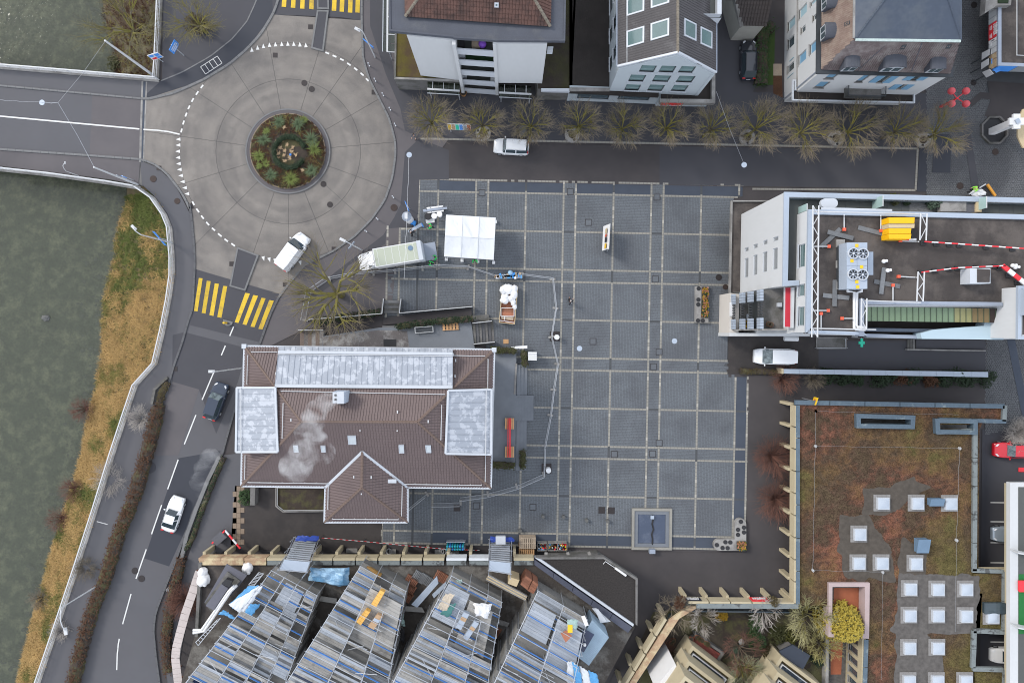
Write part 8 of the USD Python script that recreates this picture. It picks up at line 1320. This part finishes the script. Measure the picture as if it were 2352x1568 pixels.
T=Thing('goods_trolley','long trolley loaded with coloured boxes and a ball by the fence','trolley',W((1167,633)));T.p('platform',MB().prism(WP([t13(*p)for p in Q(1960,1140,2345,1150,2345,1185,1990,1200)],.5),.4,.5),steel);rr=random.Random(4)
for k in range(22):T.p('goods',MB().box(W(lerp((1138,633),(1197,632.5),k/21),.7)+(0,rr.uniform(-.2,.2),0),(rr.uniform(.15,.4),rr.uniform(.2,.5),.4),rr.uniform(-.3,.3)),rr.choice([plastic_white,card,tarp_blue,wood_old,zinc_light,bq_,plastic_white,brick_clay]))
T.p('ball',MB().ball(W((1172,626),.9),.3,2),tarp_pale,smooth=True)
T=Thing('table_stack','three long folded tables lying side by side left of the tent','table',W((1000,482)))
for q,m in((Q(1028,212,1255,185,1255,205,1030,235),plastic_white),(Q(975,240,1310,205,1310,235,985,275),zinc),(Q(1037,278,1263,248,1265,268,1042,293),plastic_white)):T.p('table_top',MB().plate([W(t13(*p),.6)for p in q],.06),m);T.p('leg',MB().box(W(t13(q[0][0]+60,q[0][1]+8),.3),(.06,.2,.6)),steel);T.p('leg',MB().box(W(t13(q[1][0]-60,q[1][1]+12),.3),(.06,.2,.6)),steel)
for i,p in enumerate(((1132,330),(1205,305))):q=W(t13(*p),1.1);T=Thing('bar_table',('left' if i==0 else 'right')+' round white bar table beside the folded tables','table',(q[0],q[1],0));T.p('top',MB().cyl(q,.34,.04,20),plastic_white);T.p('column',MB().bar((q[0],q[1],0),q,.06,.06),steel);T.p('foot',MB().cyl((q[0],q[1],0),.24,.04,14),steel)
bx_item('crate','white crate below the round bar tables','crate',t13(1080,400),0,(1.0,.45,.4),plastic_white,.12);solo('chair_stack','black round folded chair stack with white rim by the bar tables','chair',MB().cyl(W(t13(1055,348)),.4,.7,14),plastic_black)
T=Thing('advertising_column','white advertising column with grey domed cap left of the tent','advertising column',W((942,506)));q=W((942,506));T.p('shaft',MB().cyl(q,.48,2.8,20),plastic_white);T.p('cap',MB().cyl(q+(0,0,2.8),.58,.35,20,.3),zinc);T.p('knob',MB().box(q+(0,0,3.2),(.35,.7,.15)),steel_white);lying('plastic_heap','crumpled blue plastic beside the advertising column','plastic',M4(t13,810,385,890,400,870,470,805,440),.4,0,bq_,.5)
T=Thing('folded_table','pale folded table carried by the man in black','table',W(t13(880,500),1.0));T.p('top',MB().plate([W(t13(*p),1.0)for p in Q(770,530,950,425,975,465,785,560)],.07),zinc_light);T.p('leg',MB().plate([W(t13(*p),1.05)for p in Q(950,425,965,430,990,480,975,480)],.04),sign_blue)
T=Thing('poster_stand','upright two-sided poster stand alone on the square','sign',W((1391,550)));P=[W((1385,576),.2),W((1388,520),.2)];n_=np.array([.12,0,0]);T.p('board',MB().plate([P[0]-n_,P[1]-n_,P[1]+(.34,0,2.0),P[0]+(.34,0,2.0)],.05),letter_white);T.p('frame',MB().tube([P[0]+(.5,.0,0),P[0]+(.4,0,2.1),P[1]+(.4,0,2.1),P[1]+(.5,0,0)],.04),steel_white)
for t0,t1,m in((.05,.25,sign_yellow),(.3,.5,plastic_black),(.52,.62,cap_red),(.65,.85,wood_pale)):T.p('print',MB().plate([np.array(lerp(P[0],P[1],t))+(.02+.4*h*.2,0,.25+2*h*.85)for t,h in((t0,.1),(t1,.1),(t1,.85),(t0,.85))],.02),m)
def lamp(nm,lb,base,h,arm=None,m=steel_white,r=.09,head=(.7,.3,.14)):
 q=W(base);T=Thing(nm,lb,'street lamp',q);top=q+(0,0,h);T.p('pole',MB().tube([q,lerp(q,top,.5),top],r,r*.65,8),m);e=top
 if arm is not None:pts=[top+np.array([arm[0]*u,arm[1]*u,.5*math.sin(u*3.1)])for u in(0,.25,.5,.75,1)];T.p('arm',MB().tube(pts,r*.6,n=6),m);e=pts[-1];T.p('head',MB().box(e,head,math.atan2(arm[1],arm[0])),m)
 return T,e
wire=lambda T,a,c,m=steel:T.p('wire',MB().tube([a,lerp(a,c,.5)-np.array([0,0,.25]),c],.014,n=3),m)
def disc_lamp(lb,p,h,to=()):
 q=W(p,h);T=Thing('hanging_lamp',lb,'lamp',q);T.p('shade',MB().cyl(q,.3,.06,20),zinc_light);T.p('globe',MB().ball(q-(0,0,.12),.16,2),lamp_clear)
 for e in to:wire(T,q+(0,0,.1),e)
lamp('mast','tall white mast leaning out over the water at the upper left bridge corner',(350,172),9.8,r=.16);lamp('mast','tall white mast at the lower bridge corner above the railing curve',(316,424),8.8,r=.14);t_n,t_s=W((350,172))+(0,0,9.7),W((316,424))+(0,0,8.7);disc_lamp('round lamp hanging on wires over the bridge road',(97,236),8.0,(W((133,236),8.2),));T=Thing('span_wire','thin span wires from the bridge masts','wire',t_n);wire(T,t_n,W((133,236),8.2));wire(T,t_s,W((133,236),8.2));wire(T,W((133,236),8.2),W((-30,228),8.2))
disc_lamp('round lamp hanging over the pavement left of the street',(940,356),7.5,(W((928,640),8),));disc_lamp('round lamp hanging over the street below the plane trees',(1709,379),7.5,(W((1645,210),9.5),));disc_lamp('left of two round lamps floating over the square',(1331,800),7.0);disc_lamp('right of two round lamps floating over the square',(1549,783),7.0)
lamp('street_lamp','curved arm street lamp on the river path at the lower left',(227,1342),7.0,(.5,-2.6),head=(.8,.35,.15));lamp('street_lamp','street lamp standing on the grassy bank by the blue board',(395,558),7.0,(-.8,.8));lamp('street_lamp','street lamp reaching over the river road beside the inn',(555,845),7.0,(-.6,0));lamp('street_lamp','street lamp on the pavement left of the delivery truck',(832,575),6.5,(-.8,.4));lamp('street_lamp','street lamp at the upper right rim of the roundabout',(862,132),7.0,(-.6,.3))
for i,b in enumerate(((13,387),(181,404))):lamp('railing_lamp',('left' if i==0 else 'right')+' small white lamp on the lower bridge railing',b,2.4,(-.1,1.0),r=.05,head=(.3,.12,.08))
def sign(lb,base,h,w,hh,m,rz=0.,cat='sign',tilt=.5,marks=(),shape=None):
 q=W(base);T=Thing('road_sign',lb,cat,q);T.p('post',MB().bar(q,q+(0,0,h),.07,.07),steel);u=np.array([math.cos(rz),math.sin(rz),0]);o=np.array([u[1],-u[0],0]);c=q+(0,0,h-hh/2)+o*.08;f=lambda a,b_:c+u*a*w/2+np.array([0,0,b_*hh/2])-o*0
 pts=shape or[(-1,-1),(1,-1),(1,1),(-1,1)];V=[f(a,b_)for a,b_ in pts];k=len(V);T.p('panel',MB().add(V+[v-o*.05 for v in V],[(0,i,i+1)for i in range(1,k-1)]+[(k,k+i+1,k+i)for i in range(1,k-1)]+[(i,i+k,(i+1)%k+k)for i in range(k)]+[(i,(i+1)%k+k,(i+1)%k)for i in range(k)]),m)
 for a,b_,ww,h2,mm in marks:T.p('marking',MB().box(f(a,b_)+o*.02,(ww,.02,h2),rz),mm)
 return T
sign('blue direction signboard pair over the dark yard',(423,128),3.2,1.4,1.2,sign_blue,1.1,marks=((0,.4,1.0,.12,letter_white),(0,-.1,1.1,.12,letter_white),(-.1,-.6,.8,.12,letter_white)));sign('blue and white sign cluster on the quay railing',(375,143),2.6,1.3,1.4,letter_white,.3,marks=((-.5,.5,.5,.5,sign_blue),(.5,.4,.5,.6,sign_blue),(-.4,-.5,.5,.4,sign_red),(.5,-.5,.5,.4,sign_blue)))
sign('dark triangular sign seen from behind on the lower bridge railing',(296,413),2.6,.9,.9,blue_coping,-.4,shape=[(-1,-1),(1,-1),(0,1)]);sign('round blue sign next to the triangular one',(307,414),2.4,.7,.7,sign_blue,-.4,shape=[(math.cos(a),math.sin(a))for a in np.linspace(0,6.28,13)[:-1]],marks=((0,0,.2,.2,letter_white),));sign('long blue street board on the grassy bank',(390,553),2.6,2.2,.5,sign_blue,-.85);sign('blue and white lane board at the upper right rim of the roundabout',(857,120),2.8,1.6,.5,sign_blue,-.7);sign('blue board on the pavement above the advertising column',(942,481),2.5,1.2,.8,sign_blue,-1.2,marks=((0,0,.9,.3,letter_white),));sign('pale blue sign between truck and roundabout',(817,568),2.6,1.1,.5,zinc_light,.9)
sign('yellow arrow board at the corner of the planted-roof hall',(1842,914),4.2,.9,1.1,sign_yellow,-1.9,marks=((0,0,.4,.4,cap_red),));sign('yellow notice board on the first cream fin',(1829,940),3.6,.7,1.0,sign_yellow,-1.57)
T=Thing('display_panel','colourful poster display panel under the second plane tree','sign',W((1057,300)));A,B=W((1031,303)),W((1083,305));T.p('panel',MB().plate([A+(0,0,.9),B+(0,0,.9),B+(0,.25,2.4),A+(0,.25,2.4)],.08),letter_white)
for i,m in enumerate((sign_yellow,card,green_cross,sign_blue,zinc_light,cap_red)):T.p('print',MB().plate([lerp(A,B,(i+.08)/6)+np.array([0,.0,.95]),lerp(A,B,(i+.92)/6)+np.array([0,.0,.95]),lerp(A,B,(i+.92)/6)+np.array([0,.22,2.3]),lerp(A,B,(i+.08)/6)+np.array([0,.22,2.3])],.06),m)
for u in(.1,.9):T.p('post',MB().bar(lerp(A,B,u),lerp(A,B,u)+np.array([0,.1,1.5]),.08,.08),steel)
T=Thing('globe_lamp','red street lamp with four red globes at the end of the street','street lamp',W((2160,246)));q=W((2160,246));T.p('mast',MB().tube([q,q+(0,0,3.2)],.16,.1,8),sign_red);gm=mat('globe_red',(.5,.07,.08),.35,.06,1.)
for dx,dy in((-1,1),(1,1),(-1,-1),(1,-1)):e=q+(dx*.85,dy*.75,3.4);a_=T.p('arm',MB().tube([q+(0,0,3.1),e],.05),sign_red);T.p('globe',MB().ball(e,.42,2),gm,a_,smooth=True)
T=Thing('pylon','white square pylon with cross-shaped top on the cobbles','pylon',W((2277,303)));q=W((2277,303));T.p('shaft',MB().box(q+(0,0,2.0),(.75,.75,4.0)),plastic_white);T.p('top',MB().box(q+(0,0,4.05),(1.7,.8,.3)).box(q+(0,0,4.07),(.8,1.7,.3)),plastic_white);T.p('lid',MB().box(q+(0,0,4.3),(.5,.5,.15),.5),zinc_light)
T=Thing('fountain_pit','dark octagonal sunken basin around the white pylon','basin',W((2280,300)));oc=[W((2282+29*math.cos(a),300+30*math.sin(a)))[:2]for a in np.linspace(.39,6.67,9)[:-1]];T.p('floor',MB().sheet(oc,.06),plastic_black);T.p('rim',MB().prism(sg.Polygon(oc).buffer(.2).difference(sg.Polygon(oc)),-.05,.3),concrete_dark);solo('canopy_disc','beige octagonal canopy at the right edge','canopy',MB().prism([W((2358+22*math.cos(a),295+48*math.sin(a)),3)[:2]for a in np.linspace(.39,6.67,9)[:-1]],2.8,3.0),wood_pale)
T=Thing('handcart','tilted barrow with orange arm and white heap beside the lime-clad worker','cart',W((2255,436)));T.p('tray',MB().plate([W(p,.9)for p in Q(2228,447,2262,425,2285,447,2240,450)],.2),plastic_black);T.p('load',MB().ball(W((2248,443),.9),.6,2,(1.4,.7,.4),.4),plastic_white);T.p('arm',MB().bar(W((2268,424),1.2),W((2286,450),1.0),.25,.2),mat('orange_arm',(.55,.25,.03),.6,.1));T.p('edge',MB().bar(W((2226,446),1.1),W((2264,423),1.1),.12,.12),steel_white)
def seat_bench(lb,pts,pads,bed,top=.5):
 T=Thing('planter_bench',lb,'bench',W(pts[0]));g=sg.Polygon(WP(pts,top)).buffer(0);T.p('block',MB().prism(g,-.05,top),concrete)
 for p in pads:T.p('seat_pad',MB().cyl(W(p,top),.26,.05,16),plastic_black)
 Bq=[W(p,top)for p in bed];T.p('bed',MB().plate([q+(0,0,.02)for q in Bq],.05),soil);rr=random.Random(len(pads));
 for m in(leaf_green,leaf_gold,brick_clay):
  b=MB()
  for k in range(60):q=np.array(bil(Bq,rr.uniform(.05,.95),rr.uniform(.03,.97)));leafq(b,q+(0,0,.15+rr.random()*.2),.16,rr)
  T.p('flowers',b,m)
k3=tile(2560,853,3);seat_bench('concrete planter bench with a long flower bed by the white block',[k3(*p)for p in Q(90,405,181,405,177,656,88,654)],[k3(*p)for p in Q(110,420,108,497,107,530,105,641,138,641)],[k3(*p)for p in Q(130,408,179,408,175,623,126,622)])
def cap_(cx,cy,r,a0,a1):return[(cx+r*math.cos(a),cy+r*math.sin(a))for a in np.linspace(a0,a1,10)]
seat_bench('L-shaped rounded concrete bench with black pads at the corner of the square',cap_(1701,1203,13,math.pi,2*math.pi)+Q(1714,1264,1652,1264)+cap_(1652,1251,13,math.pi/2,1.5*math.pi)+Q(1688,1238),[(1470+x*.2005,1151.5+y*.2005)for x,y in((1155,228),(1190,295),(1122,320),(1190,350),(1122,378),(977,462),(1033,464),(880,495),(945,528),(1003,530))],Q(1692,1242,1713,1242,1713,1262,1692,1262))
T=Thing('water_basin','square drained basin with dark blue floor and winding black channel','basin',W((1500,1215)));g=sg.Polygon(WP(Q(1452,1167,1544,1168,1543,1263,1451,1262),.25));T.p('rim',MB().prism(g.difference(g.buffer(-.3,join_style=2)),-.05,.25),strip_mat);T.p('ledge',MB().prism(g.buffer(-.31,join_style=2).difference(g.buffer(-.75,join_style=2)),-.05,.12),granite);T.p('floor',MB().prism(g.buffer(-.76,join_style=2),-.05,.03),mat('basin_blue',(.05,.065,.1),.35,.15,.4,col2=(.085,.1,.135),c2scale=.4))
pth=[(1499,1182),(1501,1190),(1498,1202),(1501,1215),(1497,1226),(1499,1238),(1498,1250)];T.p('channel',MB().tube([W(p,.06)for p in pth],.1,n=5),plastic_black);T.p('spout',MB().box(W((1498,1187),.2),(.4,.4,.3)),zinc_light);T.p('outlet',MB().box(W((1497,1264),.4),(.7,.5,.8)),zinc)
for i,p in enumerate(((1278,774),(1259,1077))):q=W(p);T=Thing('white_drum',('upper' if i==0 else 'lower')+' white drum on a dark plate beside the mesh fence','drum',q);T.p('drum',MB().cyl(q,.31,.9,18),plastic_white);T.p('plate',MB().box(q+(-.2,.1,.02),(1.2,1.2,.06)),iron)
for i,p in enumerate(((1195,1216),(1247,1184),(1294,1185),(1347,1193),(1395,1195))):solo('stone_bollard','round grey stone bollard in the lower square, '+('first','second','third','fourth','fifth')[i]+' from the left','bollard',MB().cyl(W(p),.22,.5,14,.2),stone_grey)
for i,(x,y)in enumerate(((849,152),(863,187),(881,220),(897,253),(909,289),(904,454),(868,504),(842,532))):solo('bollard','slim metal bollard on the rim of the roundabout, '+('first','second','third','fourth','fifth','sixth','seventh','eighth')[i]+' from the top','bollard',MB().cyl(W((x,y)),.07,.95,8).ball(W((x,y),.98),.09,1),steel)
def cover(lb,p,r,m,cat='manhole cover',sq=False):b=MB();(b.box(W(p,.035),(r*2,r*2,.03),-ANG)if sq else b.cyl(W(p,.02),r,.03,24));solo('drain_grate' if sq else 'manhole_cover',lb,'drain' if sq else cat,b,m)
for p,r,m,lb in(((699,191),.36,iron,'upper of two dark manhole covers above the island'),((716,205),.36,iron,'lower of two dark manhole covers above the island'),((743,423),.36,iron,'dark manhole cover below the island'),((758,470),.36,iron,'dark manhole cover near the lower roundabout rim'),((352,411),.4,rust_iron,'rust manhole cover on the lower bridge corner'),((407,462),.36,rust_iron,'rust manhole cover on the river path'),((905,477),.42,rust_iron,'rust manhole cover on the right pavement'),((345,1073),.7,asphalt_dark,'large round dark cover in the river road'),((310,1310),.4,iron,'left of two covers low in the river road'),((325,1328),.4,iron,'right of two covers low in the river road'),((1651,637),.38,iron,'dark manhole cover beside the white block'),((1666,659),.33,rust_iron,'brown manhole cover beside the white block'),((1667,761),.35,rust_iron,'brown manhole cover at the court entrance'),((2237,12),.38,iron,'dark manhole cover high on the cobbles'),((2236,190),.36,iron,'dark manhole cover on the cobbles by the shop'),((2205,427),.42,rust_iron,'large brown manhole cover above the roof terrace'),((2286,349),.4,rust_iron,'brown manhole cover beside the pylon')):cover(lb,p,r,m)
for i,p in enumerate(((1107,443),(1310,441),(1509,453),(1352,511),(1505,641),(1362,784),(1514,808),(1501,842),(1514,1017),(1411,1043),(1499,1042),(1094,1161),(1224,1164))):
 q=W(p,.03);T=Thing('access_hatch','paved square access hatch with dark frame in the square, number '+('one, top left','two, top middle','three, top right','four, left of the poster stand','five, right of the upper fence','six, near the left lamp disc','seven, right of the lamp discs','eight, just below that one','nine, lower right','ten, lower middle','eleven, beside the lower middle','twelve, south of the inn','thirteen, below the drum')[i].split(', ',1)[1],'hatch',q);s=sg.box(q[0]-.4,q[1]-.4,q[0]+.4,q[1]+.4);T.p('frame',MB().prism(s.difference(s.buffer(-.06)),.0,.035),iron);T.p('lid',MB().prism(s.buffer(-.07),.0,.028),paver_mat)
for p,r,lb in(((632,127),.28,'drain at the upper left roundabout kerb'),((899,129),.0,''),((365,386),.28,'drain at the left roundabout kerb'),((859,212),.28,'drain at the right roundabout kerb'),((767,572),.28,'drain near the delivery van'),((532,606),.28,'drain left of the wedge island'),((655,653),.28,'drain above the yellow crossing'),((402,847),.28,'drain at the left river road kerb'),((713,62),.28,'drain beside the upper splitter island'),((1050,1166),.4,'dark grate south of the inn'),((1382,1171),.4,'left dark grate before the basin'),((1404,1172),.4,'right dark grate before the basin')):
 if r:cover(lb,p,r,iron,sq=True)
nt=Thing('inn_terrace','stone terrace with steps along the upper side of the inn','terrace',W((900,765)));nt.p('paving',PQ(.9,-.05,.9,912,752,1082,738,1090,800,740,800,742,772,872,752),granite);nt.p('wet_flags',PQ(.92,.88,.915,742,774,870,758,935,760,940,798,742,798),granite_wet);nt.p('door_mat',PQ(.94,.9,.94,881,779,910,779,910,795,881,795),plastic_black)
for k in range(7):nt.p('step',PQ(.78-.12*k,-.05,.78-.12*k,1084+k*7,738-k*.3,1091+k*7,738-k*.3,1094+k*7,790,1087+k*7,790),kerb_dark if k%2 else concrete_dark)
for k in range(5):nt.p('step',PQ(.6-.1*k,-.05,.6-.1*k,883,690+k*5.6,919,690+k*5.6,917,696+k*5.6,882,696+k*5.6),concrete_dark if k%2 else kerb_stone)
for k in range(4):nt.p('step',PQ(.5+.1*k,-.05,.5+.1*k,878,748+k*4.6,912,748+k*4.6,912,752.6+k*4.6,878,752.6+k*4.6),concrete_dark if k%2 else kerb_stone)
for k in range(6):nt.p('step',PQ(.2+.12*k,-.05,.2+.12*k,689+k*9,758,698+k*9,758,698+k*9,796,689+k*9,796),[mat('step_wood',(.13,.1,.085),.8,.2,1.),granite_wet][k%2])
nt.p('ramp',MB().plate([W((880,730),.1),W((1082,705),.45),W((1084,727),.45),W((880,746),.1)],.3),asphalt_warm);nt.p('landing',PQ(.5,-.05,.5,1060,728,1122,722,1124,736,1084,738),concrete_dark)
for a in(Q(917,719,1085,704),Q(705,734,877,720),Q(1085,742,1130,737),Q(1088,790,1137,785),Q(917,719,921,686),Q(877,720,881,686),Q(685,758,742,758)):nt.p('handrail',MB().tube([W(a[0],1.3),W(a[1],1.3)],.05),steel_white);nt.p('low_wall',MB().bar(W(a[0],.5),W(a[1],.5),.14,1.0),concrete_dark)
T=Thing('steel_frame_bench','tubular steel bench frame below the clipped terrace hedge','bench',W((974,757),.9));P=[W(p,1.5)for p in Q(953,752,994,749,995,762,954,765)];[T.p('tube',MB().tube([P[i],P[(i+1)%4]],.04),steel_white)for i in range(4)];[T.p('leg',MB().bar(p-(0,0,.6),p,.06,.06),steel_white)for p in P];T.p('seat',MB().plate([p-(0,0,.25)for p in P],.05),dark_steel)
et=Thing('front_terrace','blue-grey stone terrace and wide steps on the square side of the inn','terrace',W((1170,930)));et.p('paving',PQ(.5,-.05,.5,1128,812,1186,812,1184,1078,1126,1076),granite);et.p('edge',PQ(.56,.3,.56,1184,835,1188,835,1184,905,1180,905),concrete)
for k in range(3):et.p('step',PQ(.38-.12*k,-.05,.38-.12*k,1187+k*8,838,1195+k*8,838,1193+k*8,1080,1185+k*8,1080),granite)
for k in range(6):et.p('wide_step',PQ(.46-.07*k,-.05,.46-.07*k+.02,1184+k*7,908,1191+k*7,908,1190+k*7,966,1183+k*7,966),granite)
T=Thing('trestle_bench','pair of wooden pallet seats joined by red beams on the inn terrace','bench',W((1170,1005),.5))
for y0 in(960,1025):
 for k in range(5):T.p('plank',PQ(1.0,.9,1.0,1160+k*4.3,y0,1163.6+k*4.3,y0,1163.4+k*4.3,y0+25,1159.8+k*4.3,y0+25),wood_new)
for x in(1167,1170.5,1173):T.p('beam',MB().bar(W((x,960),1.1),W((x-.6,1050),1.1),.09,.1),sign_red)
T=Thing('white_cabin','small white cabin with ribbed roof beside the olive hedge','cabin',W((1224,818)));[T.p('roof_sheet',PQ(1.5,1.4,1.5,1213,808+k*4,1233,808.4+k*4,1233,811.6+k*4,1213,811.2+k*4),plastic_white)for k in range(5)];T.p('body',PQ(1.4,-.05,1.39,1214,809,1232,809,1232,827,1214,827),white_metal)
lying('folded_sheet','white folded sheet along the rail above the olive hedge','sheet',Q(1173,796,1211,793,1211,800,1176,801),.9,.15,plastic_white);lying('plywood','square orange plywood board lying on the paving by the steps','board',Q(1156,779,1168,779,1168,789,1156,789),.05,.03,wood_new)
T=Thing('cellar_yard','railed sunken yard under the lower eaves of the inn','yard',W((690,1145)));yp=Q(637,1119,747,1119,747,1171,652,1172,637,1160);T.p('floor',MB().sheet(WP(yp),.03),soil);T.p('kerb',MB().prism(sg.Polygon(WP(yp)).buffer(.12).difference(sg.Polygon(WP(yp))),-.05,.35),concrete);[T.p('rail',MB().tube([W(p,z)for p in Q(637,1119,637,1160,652,1172,747,1171)],.035),steel_white)for z in(.6,1.0)]
T=Thing('chimney_wall','low brown wall beside the green shrub at the inn','wall',W((580,1140)));T.p('wall',PQ(1.2,-.05,1.2,575,1120,586,1120,585,1160,574,1160),concrete_dark)
flat('parking_court',Q(2256,985,2420,985,2420,1640,2250,1640),asphalt_dark,.006);[flat('bay_line',Q(2275,y,2306,y+.5,2306,y+3,2275,y+2.5),paint_white,.02)for y in(1152,1196,1244,1290,1472)]
T=Thing('balcony_block','white balcony block cut off by the right edge','building',W((2330,1300)))
T.p('slab',PQ(4.6,3.8,4.6,2318,1112,2440,1112,2440,1640,2318,1640),cream);T.p('core',PQ(3.8,-.05,3.79,2380,1120,2440,1120,2440,1640,2380,1640),glass_dark);T.p('parapet',PQ(5.2,4.6,5.2,2320,1108,2440,1108,2440,1640,2320,1640),white_wall);T.p('terrace',PQ(5.23,5.2,5.23,2339,1118,2440,1118,2440,1640,2339,1640),terrace_floor);T.p('carpet',PQ(5.26,5.2,5.26,2340,1318,2440,1318,2440,1455,2340,1455),mat('carpet_green',(.015,.12,.03),.95,.15));[T.p('divider',PQ(6.5,5.2,6.5,2339,y,2440,y+20,2440,y+23,2339,y+3),white_wall)for y in(1268,1440)];bx_item('red_cushion','red cushion on the green carpet at the right edge','cushion',(2349,1345),5.26,(.9,1.2,.3),sign_red)
for i,y in enumerate((1210,1375,1500)):T.p('bay_beam',PQ(3.7,3.1,3.7,2246,y+95,2318,y+95,2318,y+102,2246,y+102),cream)if i!=1 else None
bx_item('red_sign_plate','red plate on the wall of the parking court','sign',(2346,1078),.0,(.7,.5,.1),sign_red)
def puff(nm,lb,pts,dens):
 ms=[manifold3d.Manifold.sphere(r,16).translate([float(c)for c in W(p,h)])for p,h,r in pts];m=manifold3d.Manifold.batch_boolean(ms,manifold3d.OpType.Add)
 vm=usdkit.material(stage,LK+nm+'_look',{'g':('geometry',{}),'n':('noise_texture',{'scale':.6,'detail':5.,'roughness':.55,'distortion':.5}),'r':('rgb_ramp',{'ramp':[(.46,(0,0,0)),(.8,(dens,)*3)]}),'v':('principled_volume',{'color':(.99,.99,.99),'anisotropy':0.})},[('g.position','n.vector'),('n.fac','r.fac'),('r.color','v.density')],volume='v.volume')
 pa=path_for('/World',nm);meta(put(pa,MB().man(m),vm).GetPrim(),kind='stuff',label=lb)
puff('steam','white steam drifting from the inn chimney over the brown roof',[((782,908),12.6,.5),((765,915),13,.8),((745,925),13.4,1.1),((728,942),13.6,1.2),((718,965),13.8,1.4),((708,990),13.8,1.5),((722,1015),13.8,1.5),((700,1040),13.6,1.7),((680,1070),13.4,1.8),((745,1040),13.6,1.2)],.5)
puff('exhaust','thin exhaust cloud over the verge beside the river road',[((462,1140),1.6,.9),((458,1105),2.2,1.2),((470,1075),2.8,1.3),((482,1050),3.2,1.2)],.2)
